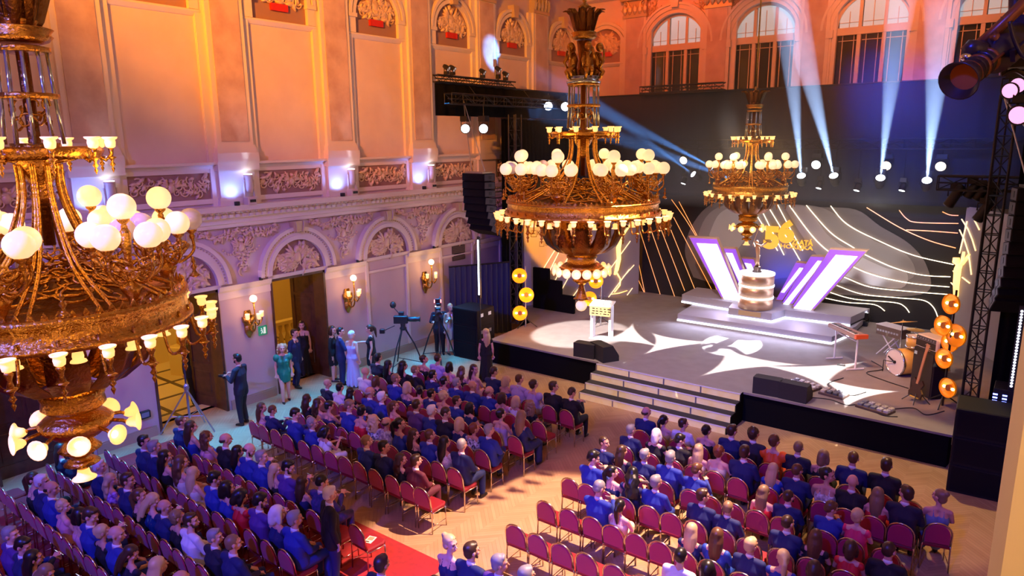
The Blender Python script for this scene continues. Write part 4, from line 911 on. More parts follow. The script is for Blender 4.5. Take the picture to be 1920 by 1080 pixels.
rack = thing('amp_rack', 'dark equipment rack with blue lights at the right stage side', 'rack', (-.1, 17.0, 0)); MB().bevbox(-.3, .3, -.3, .3, .02, 1.95).build('case', black_metal, rack)
for k in range(8): MB().box(-.3+.16*(k % 2), -.22+.16*(k % 2), -.31, -.3, 1.6+.07*(k//2), 1.63+.07*(k//2)).build('indicator_light', glow('blue_led', (.15, .2, 1), 6), rack)
# ---- fixtures on the rig
lens_w = glow('lens_white', (.86, .90, 1), 9); lens_wm = glow('lens_warm', (1, .75, .45), 5)
def yoke_light(name, p, tgt, lab, lens, r=.13, L=.34, hang=.3, group=None, stand=False, cat='spotlight'):
    p = Vector(p); t = thing(name, lab, cat, p, group=group); q = (Vector(tgt)-p).to_track_quat('-Z', 'Y').to_matrix()
    f_ = lambda a, b, c: tuple(q @ Vector((a, b, c)))
    MB(f_).lathe([(.0, L*.6), (r*.7, L*.55), (r*.95, L*.2), (r, -L*.4), (r*1.06, -L*.42), (r*1.06, -L*.5), (r*.9, -L*.5), (r*.9, -L*.44), (0, -L*.44)], 20).build('head', black_metal, t, True)
    MB(f_).lathe([(0, -L*.45), (r*.88, -L*.45), (r*.88, -L*.47), (0, -L*.48)], 20).build('lens', lens, t)
    s_ = -1 if stand else 1
    MB().tube([(-r*1.2, 0, 0), (-r*1.2, 0, s_*hang*.55), (r*1.2, 0, s_*hang*.55), (r*1.2, 0, 0)], .018, 6).build('yoke', black_metal, t)
    MB().box(-r*.9, r*.9, -r*.7, r*.7, *(sorted((s_*hang*.55, s_*hang*.95)))).build('base', black_metal, t); MB().tube([(0, 0, s_*hang*.9), (0, 0, s_*hang*1.15)], .02, 6).build('clamp', black_metal, t)
    if not stand:
        e = Vector((p.x, 24.7, 6.75)) if p.y > 24 else (Vector((-14.95, p.y, 8.25)) if p.x < -9 else (Vector((p.x, 15.7, 8.6)) if p.y < 16 else None))
        if e: MB().tube([(0, 0, hang*.9), (0, 0, max(hang*.95, e.z-p.z-.1)), tuple(e-p)], .014, 6).build('drop_pole', black_metal, t)
    return t
BEAMS = []
for (px, py), (ux, uy), w_ in zip([(1503, 337), (1565, 337), (1650, 341), (1737, 346)], [(1478, 60), (1497, 60), (1682, 60), (1765, 60)], ('first', 'second', 'third', 'fourth')):
    p = ony(px, py, 24.5); u = ony(ux, uy, 20.5); yoke_light('moving_head', p, u, w_+' moving head from the left throwing a beam up at the windows', lens_w, .15, .4, .42, cat='spotlight'); BEAMS.append((p, u, .045))
for (px, py), (ux, uy), w_ in zip([(1400, 345), (1345, 318), (1306, 331)], [(900, 165), (960, 120), (1130, 205)], ('lower', 'upper', 'faint')):
    p = ony(px, py, 24.3); u = ony(ux, uy, 21.0); yoke_light('moving_head', p, u, w_+' moving head behind the far chandelier beaming to the upper left', lens_w, .13, .36, .4); BEAMS.append((p, u, .035))
for (px, py), w_ in zip([(1537, 347), (1608, 351), (1693, 351), (1283, 339)], ('first', 'second', 'third', 'far left')):
    p = ony(px, py, 24.9); yoke_light('spotlight', p, (p.x-.8, 23, SZ), w_+' small down light hung between the moving heads', lens_w, .10, .24, .3)
for (px, py), lw, w_ in zip([(1532, 307), (1663, 309), (1765, 310), (1284, 299)], (lens_w, lens_wm, lens_wm, lens_wm), ('white-lit', 'warm ringed', 'rightmost warm ringed', 'left warm')):
    p = ony(px, py, 24.9); yoke_light('par_light', p, (p.x-.5, 10, 2), w_+' round par lamp on the truss above the moving heads', lw, .16, .25, .35)
for (px, py), w_, Y in zip([(1028, 199), (1060, 200)], ('left', 'right'), (22, 22)):
    p = ony(px, py, Y); yoke_light('par_light', p, (0, 0, 7), w_+' white par lamp of the pair above the big chandelier', lens_w, .17, .25, .4)
for (px, py), w_ in zip([(873, 241), (907, 241)], ('left', 'right')):
    p = ony(px, py, 17.2); yoke_light('par_light', p, (-2, 0, 6), w_+' white par lamp of the pair under the left rig corner', lens_w, .15, .25, .4)
pink = glow('lens_pink', (1, .42, .80), 1.25)
for (px, py, Y), w_ in zip([(1899, 168, 15.5), (1914, 158, 15.5), (1915, 214, 15.5)], ('left', 'upper', 'lower')):
    p = ony(px, py, Y); yoke_light('par_light', p, (-5, 3, 5), w_+' pink par lamp of the cluster at the right edge', pink, .14 if w_ != 'lower' else .17, .25, .35)
truss('truss', (-.9, 15.7, 8.6), (2.4, 15.7, 8.6), 'short black truss carrying the pink par lamps')
for k, (px, py) in enumerate([(1790, 368), (1845, 395), (1822, 358), (1838, 362), (1858, 366)]):
    p = ony(px, py, 18.6); yoke_light('profile_light', p, (p.x-1.0, p.y+.6, p.z-2.0), ('leftmost', 'lowest', 'second small', 'third small', 'rightmost small')[k]+' unlit dark spotlight hung above the right side panel', glow('lens_unlit_glow', (.9, .8, .8), .5), .11, .5 if k < 2 else .3, .3)  # lenses of these unlit spots get a faint glow put into the colour
truss('truss', (-2.0, 18.6, 5.95), (.3, 18.6, 5.95), 'short black truss above the right side panel')
for (px, py, Y), w_ in zip([(838, 163, 17.1), (849, 157, 17.4), (905, 150, 18.6), (934, 143, 19.6), (948, 149, 20.1)], ('first', 'second', 'third', 'tallest', 'last')):
    p = onx(px, py, -15.37); yoke_light('profile_light', (-15.37, max(p.y, 16.5), 9.215 if w_ != 'tallest' else 9.35), (-12, p.y+1, 7), w_+' small dark lamp standing on top of the left rig corner', glow('lens_unlit_glow', (0, 0, 0), 1), .08, .2, .22 if w_ != 'tallest' else .34, stand=True)
# foreground profile spot clamped on a boom by the gallery, top right
fg = thing('profile_spotlight', 'dark profile spotlight on a boom jutting in at the top right', 'spotlight', (0, 0, 0)); c0 = Vector((0, 0, CAMZ))+ray(1797, 152)*2.95; c1 = Vector((0, 0, CAMZ))+ray(1878, 92)*3.2; fg.location = c1
dirv = (c0-c1); q = dirv.to_track_quat('-Z', 'Y').to_matrix(); Lf = dirv.length; f_ = lambda a, b, c: tuple(q @ Vector((a, b, c)))
fgm = mat('fixture_black', (.018, .013, .010), .3); fgo = mat('fixture_bronze', (.22, .075, .015), .35, metal=.5)
MB(f_).lathe([(0, .12), (.06, .115), (.068, .08), (.068, -.06), (.04, -.08), (.036, -Lf+.14), (.042, -Lf+.12), (.046, -Lf+.05), (.068, -Lf), (.064, -Lf), (.044, -Lf+.04), (0, -Lf+.035)], 22).build('barrel', fgm, fg, True)
MB(f_).lathe([(0, -Lf+.045), (.046, -Lf+.04), (.046, -Lf+.036), (0, -Lf+.034)], 22).build('lens', mat('amber_glass', (.50, .15, .03), .2), fg)
for s_ in (-1, 1): MB(f_).box(s_*.075-.008, s_*.075+.008, -.02, .02, -.09, .14).build('yoke', fgm, fg); MB(f_).tube([(s_*.042, .01, -.08), (s_*.045, .01, -Lf+.13)], .006, 6).build('rail', fgo, fg)
for k in range(5): MB(f_).lathe([(.038, -.10-.03*k), (.047, -.105-.03*k), (.038, -.11-.03*k)], 18).build('cooling_rib', fgm if k % 2 else fgo, fg, True)
def FP(x, y, d): v = Vector((0, 0, CAMZ))+ray(x, y)*d-c1; return (v.x, v.y, v.z)
MB().tube([FP(1818, 97, 3.15), FP(1862, 62, 3.15), FP(1950, -22, 3.15)], [.018, .02, .022], 10).build('boom', fgo, fg, True)
MB().tube([FP(1808, 100, 3.1), FP(1818, 93, 3.1), FP(1840, 94, 3.12), FP(1856, 100, 3.14)], [.022, .035, .034, .02], 12).build('clamp_head', fgm, fg, True)
MB().ball(FP(1812, 107, 3.06), (.02, .02, .014), 10, 8).build('clamp_knob', chrome, fg, True)
MB().tube([FP(1864, 66, 3.12), FP(1872, 84, 3.16), FP(1880, 92, 3.2)], .016, 8).build('clamp', fgo, fg, True)
MB().tube(smooth([FP(1893, 40, 3.1), FP(1902, 75, 3.1), FP(1918, 105, 3.1), FP(1940, 112, 3.1)], 5), .008, 6).build('safety_cable', fgm, fg, True)
MB().tube(smooth([FP(1866, 110, 3.15), FP(1885, 128, 3.2), FP(1880, 140, 3.2), FP(1905, 132, 3.2), FP(1935, 150, 3.2)], 5), .008, 6).build('power_cable', fgm, fg, True)
MB().tube([FP(1905, -20, 3.3), FP(1903, 60, 3.3), FP(1900, 128, 3.3)], .022, 8).build('hanging_post', fgm, fg, True); MB().box(*[v for a, b in zip(FP(1915, 80, 3.3), (.07, .06, .09)) for v in (a-b, a+b)]).build('dimmer_box', fgm, fg)
MB().tube([FP(1903, 90, 3.28), FP(1878, 92, 3.2)], .02, 8).build('spigot', fgm, fg)
# stage floor uplights
for (px, py), w_ in zip([(1288, 558), (1328, 555)], ('left', 'right')):
    p = ony(px, py, 25.3); p.z = SZ+.3; yoke_light('floor_light', p, (p.x-2.2, 25.0, SZ+.9), w_+' small floor spot left of the riser aiming across the backdrop', lens_w, .1, .22, .3, stand=True)
for (px, py), w_ in zip([(1567, 590), (1622, 603)], ('left', 'right')):
    p = onz(px, py+6, SZ); p.y = min(p.y, 25.2); p.z = SZ+.34; yoke_light('floor_light', p, (p.x, p.y+.4, SZ+3), w_+' bright floor spot behind the stage piano shining upward', lens_w, .12, .24, .35, stand=True)
    spot('floor_light_lamp', p+Vector((0, 0, .25)), (p.x+.1, 25.9, SZ+2.2), 90, (.85, .85, 1), 50, .6)
# ================================================================ chandeliers
gold = mat('chandelier_gold', (.60, .31, .055), .24, metal=1, bump=(28, .8))
gold_dark = mat('chandelier_bronze', (.24, .10, .022), .3, metal=1, bump=(30, .8))
globe_m = mat('globe_lit', (.9, .8, .6), .25, emit=(1, .64, .31), es=.95); globe_m.cycles.emission_sampling = 'NONE'
globe_off = mat('globe_unlit_glow', (.62, .53, .58), .2, emit=(.8, .55, .5), es=.12)  # globes that are off still get a faint glow in their colour
cup_m = mat('cup_lit', (.9, .75, .5), .4, emit=(1, .50, .14), es=1.5); cup_m.cycles.emission_sampling = 'NONE'
cup_core = glow('cup_core', (1, .72, .32), 9)
crystal = mat('crystal_blue_reflection', (.50, .60, .62), .08, metal=.9)  # blue tint painted in for reflections of the blue stage
SH = {}
def shared(key, fn):
    if key not in SH: SH[key] = fn()
    return SH[key]
def cup_up():
    m = MB(); m.smooth = True; m.lathe([(.022, 0), (.040, .012), (.046, .05), (.042, .075), (.060, .085), (.066, .10), (.060, .102), (.04, .088), (.03, .06), (0, .055)], 14); return m.mesh('cup_shade', cup_m)
def cup_core_up(): m = MB(); m.ball((0, 0, .062), (.036, .036, .022), 10, 6); return m.mesh('flame', cup_core, True)
def trumpet():
    m = MB(); m.smooth = True; m.lathe([(.02, 0), (.045, .03), (.05, .06), (.06, .085), (.095, .11), (.09, .112), (.05, .085), (.03, .06), (0, .05)], 16); return m.mesh('trumpet_shade', cup_m)
def finial():
    m = MB(); m.smooth = True; m.lathe([(0, -.16), (.008, -.14), (.02, -.11), (.008, -.09), (.03, -.06), (.012, -.03), (.026, 0), (.05, .02), (.02, .035)], 8); return m.mesh('drop_finial', gold)
def scrollwork(n, r0, r1, z0, z1, seed, th=.012, name='filigree', m_=None):
    """lacy band of spirals and leaves on a conical surface"""
    R = random.Random(seed); m = MB(); m.smooth = True
    for k in range(n):
        a = 2*pi*k/n
        for q, sg in ((R.uniform(.2, .8), 1), (R.uniform(.2, .8), -1)):
            rr = r0+(r1-r0)*q; zz = z0+(z1-z0)*q; s_ = .32*math.hypot(r1-r0, z1-z0)*R.uniform(.7, 1.1); pts = []; rad = []
            for i in range(12):
                t = i/11; an = sg*t*7+R.uniform(0, .3); w = s_*(1-t*.8); du, dv = w*math.cos(an), w*math.sin(an)
                aa = a+sg*pi/n*.55+du/max(rr, .1); pts.append(((rr+dv*(r1-r0)/math.hypot(r1-r0, z1-z0))*math.cos(aa), (rr+dv*(r1-r0)/math.hypot(r1-r0, z1-z0))*math.sin(aa), zz+dv*(z1-z0)/math.hypot(r1-r0, z1-z0))); rad.append(th*(1.2-.6*t))
            m.tube(pts, rad, 4)
    return m.mesh(name, m_ or gold)
def acanthus(n, prof, w, name, lift=.06):
    """ring of curling leaves along an (r, z) profile"""
    m = MB(); m.smooth = True
    for k in range(n):
        a = 2*pi*(k+.5*0)/n; rows = []
        L = len(prof)
        for i, (r, z) in enumerate(prof):
            t = i/(L-1); ww = w*(math.sin(pi*(.15+.8*t))**.7)*(1 if t < .85 else .5)
            rows.append([((r+(lift if abs(s_) < .1 else 0)*(.4+t))*math.cos(a+s_*ww/max(r, .12)), (r+(lift if abs(s_) < .1 else 0)*(.4+t))*math.sin(a+s_*ww/max(r, .12)), z) for s_ in (-.5, -.25, 0, .25, .5)])
        m.sheet(rows, .012)
    return m.mesh(name, gold_dark)
def chandelier(loc, label, P):
    """P: heights and radii of each tier, heights relative to the bottom shade"""
    t = thing('chandelier', label, 'chandelier', loc, rot=P.get('rot', 0), group=None); k = P['k']
    def L(name, prof, m=gold, seg=32, flute=None): return shared((k, name), lambda: MB().lathe(prof, seg, flute=flute).mesh(name, m, True))
    def addp(name, me, **kw): return part(name, me, t, **kw)
    top = P['top']
    addp('rod', L('rod', [(.022, top), (.022, ZC-loc[2]-.05), (.12, ZC-loc[2]-.05), (.12, ZC-loc[2])], gold, 10))
    addp('crown', L('crown', [(.0, top+.06), (.05, top+.02), (.03, top-.05), (.09, top-.1), (.13, top-.12), (.05, top-.16), (.07, top-.24), (.14, top-.32), (.17, top-.42), (.12, top-.5)]))
    zc = P['crown']
    addp('crown_leaves', shared((k, 'cl'), lambda: acanthus(9, [(.10, zc-.02), (.16, zc+.08), (.22*P['cs'], zc+.22), (.25*P['cs'], zc+.34), (.33*P['cs'], zc+.42), (.37*P['cs'], zc+.40)], .17, 'crown_leaves')))
    addp('crown_ring', L('crown_ring', [(.16, zc-.10), (.24*P['cs'], zc-.08), (.28*P['cs'], zc-.04), (.25*P['cs'], zc-.02), (.29*P['cs'], zc+.02), (.2, zc+.04)]))
    c0, c1 = P['col']; rc = P['rc']
    if P.get('figures'):
        f0, f1 = P['figures']
        addp('figure_core', L('figure_core', [(.1, f0), (.13, f0+.1), (.09, (f0+f1)/2), (.14, f1)], gold_dark))
        def fig():
            m = MB(); m.smooth = True; h = f1-f0
            m.tube([(.20, 0, 0), (.26, 0, h*.3), (.24, 0, h*.5), (.27, 0, h*.68)], [.05, .085, .09, .06], 8); m.ball((.29, 0, h*.82), (.075, .07, .085), 10, 8)
            m.tube([(.27, .06, h*.62), (.37, .1, h*.5), (.36, .06, h*.78)], [.04, .032, .02], 6); m.tube([(.27, -.06, h*.62), (.36, -.12, h*.42), (.30, -.10, h*.25)], [.04, .032, .02], 6)
            m.tube([(.25, .05, h*.3), (.35, .06, h*.18), (.28, .05, .0)], [.055, .045, .03], 6); m.tube([(.25, -.05, h*.3), (.36, -.04, h*.14), (.3, -.05, -.02)], [.055, .045, .03], 6)
            return m.mesh('cherub', gold)
        fm = shared((k, 'fig'), fig)
        for q in range(5): addp('cherub', fm, loc=(0, 0, f0), rot=(0, 0, 2*pi*q/5+.3))
        addp('collar', L('collar', [(.2, f0-.1), (rc+.04, f0-.1), (rc+.05, f0-.06), (rc+.01, f0-.05), (rc+.01, f0+.0), (rc+.04, f0+.02), (.15, f0+.04)], crystal))
    # column of rods
    nr = P['rods']
    rm = shared((k, 'rod_'), lambda: MB().tube([(rc, 0, c1), (rc+P['flare']*.4, 0, (c0+c1)/2), (rc+P['flare'], 0, c0)], .016, 6).mesh('column_rod', crystal, True))
    for q in range(nr): addp('column_rod', rm, rot=(0, 0, 2*pi*q/nr))
    for zz, rr in ((c1-.02, rc), ((c0+c1)/2, rc+P['flare']*.45)): addp('column_ring', MB().lathe([(rr-.02, zz-.03), (rr+.03, zz-.02), (rr+.03, zz+.02), (rr-.02, zz+.03)], 24).mesh('column_ring', gold, True))
    addp('filigree', shared((k, 'colfil'), lambda: scrollwork(nr//2, rc*.75, rc*.8, c0+.1, c0+.4, 2, .012)))
    addp('core', L('core', [(.05, c0-.9), (.05, c1)], gold_dark, 10))
    # upper ring of cups
    zu, ru, nu = P['up']
    addp('cup_ring', L('cup_ring', [(ru-.12, zu-.04), (ru-.05, zu-.09), (ru-.02, zu-.02), (ru-.06, zu+.02), (ru-.12, zu+.01)]))
    addp('filigree', shared((k, 'upfil'), lambda: scrollwork(nu, rc, ru-.03, zu-.12, zu-.02, 4, .012)))
    addp('hub', L('hub', [(.03, zu-.5), (.1, zu-.42), (.06, zu-.34), (.14, zu-.22), (.2, zu-.1), (rc, zu-.02), (rc, zu+.05)]))
    cu, cc, fi = shared('cup', cup_up), shared('cc', cup_core_up), shared('fin', finial)
    def cup(r, a, z, inv=False):
        o = addp('cup_shade', cu, loc=(r*math.cos(a), r*math.sin(a), z), rot=(pi if inv else 0, 0, 0)); part('flame', cc, o); return o
    arm_u = shared((k, 'armu'), lambda: MB().tube([(ru-.1, 0, zu-.06), (ru-.02, 0, zu-.11), (ru+.03, 0, zu-.06), (ru+.03, 0, zu)], [.016, .016, .018, .026], 6).mesh('cup_arm', gold, True))
    for q in range(nu):
        a = 2*pi*(q+.3)/nu; addp('cup_arm', arm_u, rot=(0, 0, a)); cup(ru+.03, a, zu); addp('drop_finial', fi, loc=((ru+.03)*math.cos(a), (ru+.03)*math.sin(a), zu-.10), scale=.8)
    # splayed stays down to the basket
    zb, rb = P['basket']; ns = P['stays']
    sm_ = shared((k, 'stay'), lambda: MB().tube(smooth([(rc*.9, 0, zu-.1), (rc*1.05, 0, zu-.5), (rc+.3*(rb-rc), 0, zb+.38), (rb*.96, 0, zb+.02)], 5), .019, 6).mesh('stay', gold, True))
    for q in range(ns): addp('stay', sm_, rot=(0, 0, 2*pi*(q+.5)/ns)); addp('stay', sm_, rot=(0, 0, 2*pi*(q+.5)/ns+.10))
    # basket: openwork cone + big ring
    addp('openwork', shared((k, 'ow'), lambda: scrollwork(P['ow'], .28, rb*.97, zb+.30, zb+.02, 5, .015)))
    addp('openwork', shared((k, 'ow2'), lambda: scrollwork(P['ow']//2, .2, rb*.62, zb+.34, zb+.2, 6, .015)))
    addp('basket_floor', L('basket_floor', [(.25, zb+.22), (rb*.5, zb+.1), (rb*.9, zb-.02), (rb, zb-.04), (rb, zb-.08), (rb*.5, zb+.0), (.25, zb+.1)], gold_dark, 48))
    addp('great_ring', L('great_ring', [(rb-.03, zb+.04), (rb+.03, zb+.05), (rb+.04, zb), (rb+.01, zb-.02), (rb+.02, zb-.17), (rb+.06, zb-.18), (rb+.06, zb-.23), (rb-.02, zb-.24), (rb-.05, zb-.1)], gold, 72))
    def crest():
        m = MB(); n = P['crest']
        for q in range(n):
            a = 2*pi*q/n; m.prism([(rb*a-.0-.03, 0), (rb*a+.03, 0), (rb*a+.02, .04), (rb*a, .075), (rb*a-.02, .04)], -.008, .008, ax=1)
        m.v = [((rb+y)*math.cos(x/rb), (rb+y)*math.sin(x/rb), zb+.04+z) for x, y, z in m.v]; return m.mesh('cresting', gold)
    addp('cresting', shared((k, 'crest'), crest))['kind'] = 'stuff'
    # clusters of globes on branching arms
    zg, rg, nc, per, spread = P['glob']
    gl = shared('globe', lambda: MB().ball((0, 0, 0), .114, 20, 14).mesh('globe', globe_m, True))
    sock = shared('sock', lambda: MB().lathe([(.02, -.2), (.03, -.17), (.02, -.15), (.05, -.12), (.055, -.09), (.03, -.09)], 10).mesh('globe_holder', gold, True))
    bowl = shared((k, 'bowl'), lambda: scrollwork(10, .10, spread+.02, zg-.42, zg-.16, 8, .014, 'basket_scrolls'))
    def branch():
        m = MB(); m.smooth = True
        for q in range(per):
            a = 2*pi*q/per; m.tube(smooth([(0, 0, -.36), (spread*.5*math.cos(a), spread*.5*math.sin(a), -.42), (spread*math.cos(a), spread*math.sin(a), -.32), (spread*math.cos(a), spread*math.sin(a), -.18)], 4), .016, 5)
        m.lathe([(.03, -.7), (.06, -.66), (.03, -.6), (.08, -.5), (.1, -.46), (.04, -.42), (.03, -.2), (.05, .0), (.02, .06)], 12); return m.mesh('branch', gold)
    bm__ = shared((k, 'branch'), branch); off = P.get('off', ())
    for c in range(nc):
        a = 2*pi*(c+P.get('gph', .0))/nc; cx, cy = rg*math.cos(a), rg*math.sin(a)
        addp('branch', bm__, loc=(cx, cy, zg), rot=(0, 0, a)); addp('basket_scrolls', bowl, loc=(cx, cy, 0))
        for q in range(per+1):
            b_ = a+2*pi*q/per; p = (cx+spread*math.cos(b_), cy+spread*math.sin(b_), zg) if q < per else (cx, cy, zg+.23)
            g = addp('globe', gl, loc=p, mats=[globe_off] if (c, q) in off else None); addp('globe_holder', sock, loc=p)
    # rim of cups on bracket arms
    zr, rr, nrim = P['rim']
    ar = shared((k, 'rimarm'), lambda: MB().tube(smooth([(rb+.02, 0, zb-.12), (rb+.08, 0, zr-.14), (rr-.04, 0, zr-.13), (rr, 0, zr-.04)], 4), [.014]*13, 5).lathe([(.0, -.2), (.012, -.17), (.03, -.12), (.015, -.07), (.035, -.02), (.03, 0)], 8, (rr, 0, zr)).mesh('bracket', gold, True))
    for q in range(nrim):
        a = 2*pi*(q+.5)/nrim; addp('bracket', ar, rot=(0, 0, a)); cup(rr, a, zr); addp('drop_finial', fi, loc=(rr*math.cos(a), rr*math.sin(a), zr-.16))
        if q % 3 == 0: addp('spire', fi, loc=((rb+.12)*math.cos(a+.06), (rb+.12)*math.sin(a+.06), zb+.12), rot=(pi, 0, 0), scale=1.1)
    for q in range(nrim//2):
        a = 2*pi*q/(nrim//2); cup(rb*.82, a, zr-.0, True)
    # acanthus bowl, neck, dish
    z0, r0 = P['bowl']
    addp('bowl', L('bowl', [(r0*1.0, z0), (r0*1.02, z0-.1), (r0*.92, z0-.27), (r0*.62, z0-.42), (r0*.42, z0-.47), (r0*.38, z0-.5)], gold_dark, 40, (10, .03)))
    addp('acanthus', shared((k, 'ac'), lambda: acanthus(10, [(r0*.4, z0-.48), (r0*.66, z0-.43), (r0*.95, z0-.27), (r0*1.06, z0-.1), (r0*1.06, z0+.04), (r0*1.16, z0+.12), (r0*1.22, z0+.08)], r0*.52, 'acanthus', .07)))
    addp('filigree', shared((k, 'bowlf'), lambda: scrollwork(14, r0*1.0, rb*.95, z0+.06, zb-.12, 9, .014)))
    zn = z0-.5; zd = P['dish']
    addp('neck', L('neck', [(r0*.38, zn), (r0*.44, zn-.03), (r0*.4, zn-.09), (r0*.42, zn-.16), (r0*.36, zn-.2), (.14, zd+.2), (.16, zd+.12), (.3*P['ds'], zd+.08), (.36*P['ds'], zd+.03), (.34*P['ds'], zd-.03), (.2, zd-.12), (.1, zd-.16)], gold, 36))
    tr = shared('trumpet', trumpet)
    ta = shared((k, 'ta'), lambda: MB().tube([(.3*P['ds'], 0, zd), (P['dr']-.06, 0, zd-.02), (P['dr']-.01, 0, zd-.05)], .018, 6).mesh('trumpet_arm', gold, True))
    for q in range(P['nd']):
        a = 2*pi*q/P['nd']; addp('trumpet_arm', ta, rot=(0, 0, a)); o = addp('trumpet_shade', tr, loc=((P['dr']-.03)*math.cos(a), (P['dr']-.03)*math.sin(a), zd-.05), rot=(0, 1.5, a)); part('flame', cc, o)
    addp('pendant', L('pendant', [(.1, zd-.16), (.15, zd-.22), (.19, zd-.26), (.1, zd-.32), (.05, zd-.36), (.11, .20), (.16, .16), (.05, .13), (.05, .1)], gold, 24))
    if P['tip'] == 'cup': o = addp('trumpet_shade', tr, loc=(0, 0, .12), rot=(pi, 0, 0), scale=1.15); part('flame', cc, o)
    else: addp('globe', gl, loc=(0, 0, .02))
    for a in (.5, 2.6, 4.7): lamp('chandelier_lamp', (loc[0]+P['lr']*math.cos(a), loc[1]+P['lr']*math.sin(a), loc[2]+zg+.55), 14, (1, .50, .14), .2)
    lamp('chandelier_lamp', (loc[0]+.01, loc[1], loc[2]+zd-.35), 9, (1, .50, .14), .15)
    lamp('chandelier_lamp', (loc[0]+.01, loc[1], loc[2]+zb-.30), 9, (1, .46, .12), .2)
    return t
SMALL = dict(k='small', top=4.65, crown=4.15, cs=.9, col=(3.2, 4.02), rc=.19, rods=10, flare=.04, up=(3.16, .55, 10), basket=(1.78, 1.07), stays=10, ow=20, crest=70, glob=(2.44, .95, 6, 5, .27), rim=(1.50, 1.30, 24), bowl=(1.42, .66), dish=.57, ds=.9, dr=.46, nd=10, tip='cup', lr=.7)
BIG = dict(k='big', top=5.8, crown=5.2, cs=.86, figures=(4.42, 5.08), col=(3.5, 4.32), rc=.28, rods=12, flare=.02, up=(3.42, .64, 12), basket=(2.1, 1.45), stays=10, ow=28, crest=96, glob=(2.76, 1.28, 8, 5, .29), rim=(1.80, 1.68, 36), bowl=(1.56, .70), dish=.80, ds=1.15, dr=.50, nd=18, tip='globe', lr=.9, rot=.2, off=((3, 1), (5, 4)))
SMALL['off'] = ((0, 2), (1, 3), (1, 0)); SMALL['rot'] = .28
chandelier((-7.2, 11.75, 3.70), 'largest gilded chandelier with crowded lit globes hanging in the middle of the hall', BIG)
chandelier((-7.2, 2.5, 3.80), 'nearest gilded chandelier, cut by the frame, trumpet lamps under its bowl', SMALL)
chandelier((-7.2, 21.4, 3.76), 'farthest and smallest looking gilded chandelier over the stage before the header drape', dict(SMALL, rot=.3, off=((2, 1),)))
# ---- wall sconces
def sconce(y, lab):
    t = thing('wall_sconce', lab, 'lamp', (XW+.01, y, 2.35))
    m = MB(lambda a, b, c: (c, a, b)); m.smooth = True; m.prism([(-.1, -.3), (.1, -.3), (.14, 0), (.08, .25), (-.08, .25), (-.14, 0)], 0, .04, ax=2); leaf(m, 0, -.5, pi/2, .5, .26, .03); leaf(m, 0, -.2, pi/2-.5, .35, .14, .03); leaf(m, 0, -.2, pi/2+.5, .35, .14, .03); m.build('back_plate', gold, t)
    MB().tube(smooth([(.04, 0, -.15), (.2, 0, -.3), (.36, 0, -.12), (.36, 0, .5)], 5), .022, 6).build('stem', gold, t, True)
    pts = [(.36+.19*math.cos(a), .19*math.sin(a)*1.1) for a in (-1.6, 0., 1.6)]
    for x, y_ in pts:
        MB().tube(smooth([(.36, 0, 0), ((.36+x)/2, y_/2, -.1), (x, y_, .0), (x, y_, .08)], 4), .014, 5).build('arm', gold, t, True)
        s_ = MB().lathe([(.02, .08), (.05, .1), (.055, .2), (.06, .24), (.05, .24), (.04, .12), (0, .1)], 12).mesh('tulip_shade', cup_m, True); o = link('tulip_shade', s_, t, (x, y_, 0)); MB().ball((0, 0, .17), (.035, .035, .05), 8, 6).build('flame', cup_core, o)
    MB().ball((.36, 0, .62), .095, 16, 12).build('globe', glow('sconce_globe', (1, .70, .40), 3.2), t, True); MB().lathe([(.02, .48), (.05, .52), (.03, .54)], 10, (.36, 0, 0)).build('globe_holder', gold, t)
    lamp('sconce_lamp', (XW+.55, y, 2.85), 18, (1, .55, .18), .1)
for y, lab in ((10.2, 'gilt wall sconce between the two open doorways'), (13.58, 'gilt wall sconce right of the far doorway'), (16.96, 'gilt wall sconce nearest the navy curtain'), (6.82, 'gilt wall sconce behind the nearest chandelier')): sconce(y, lab)
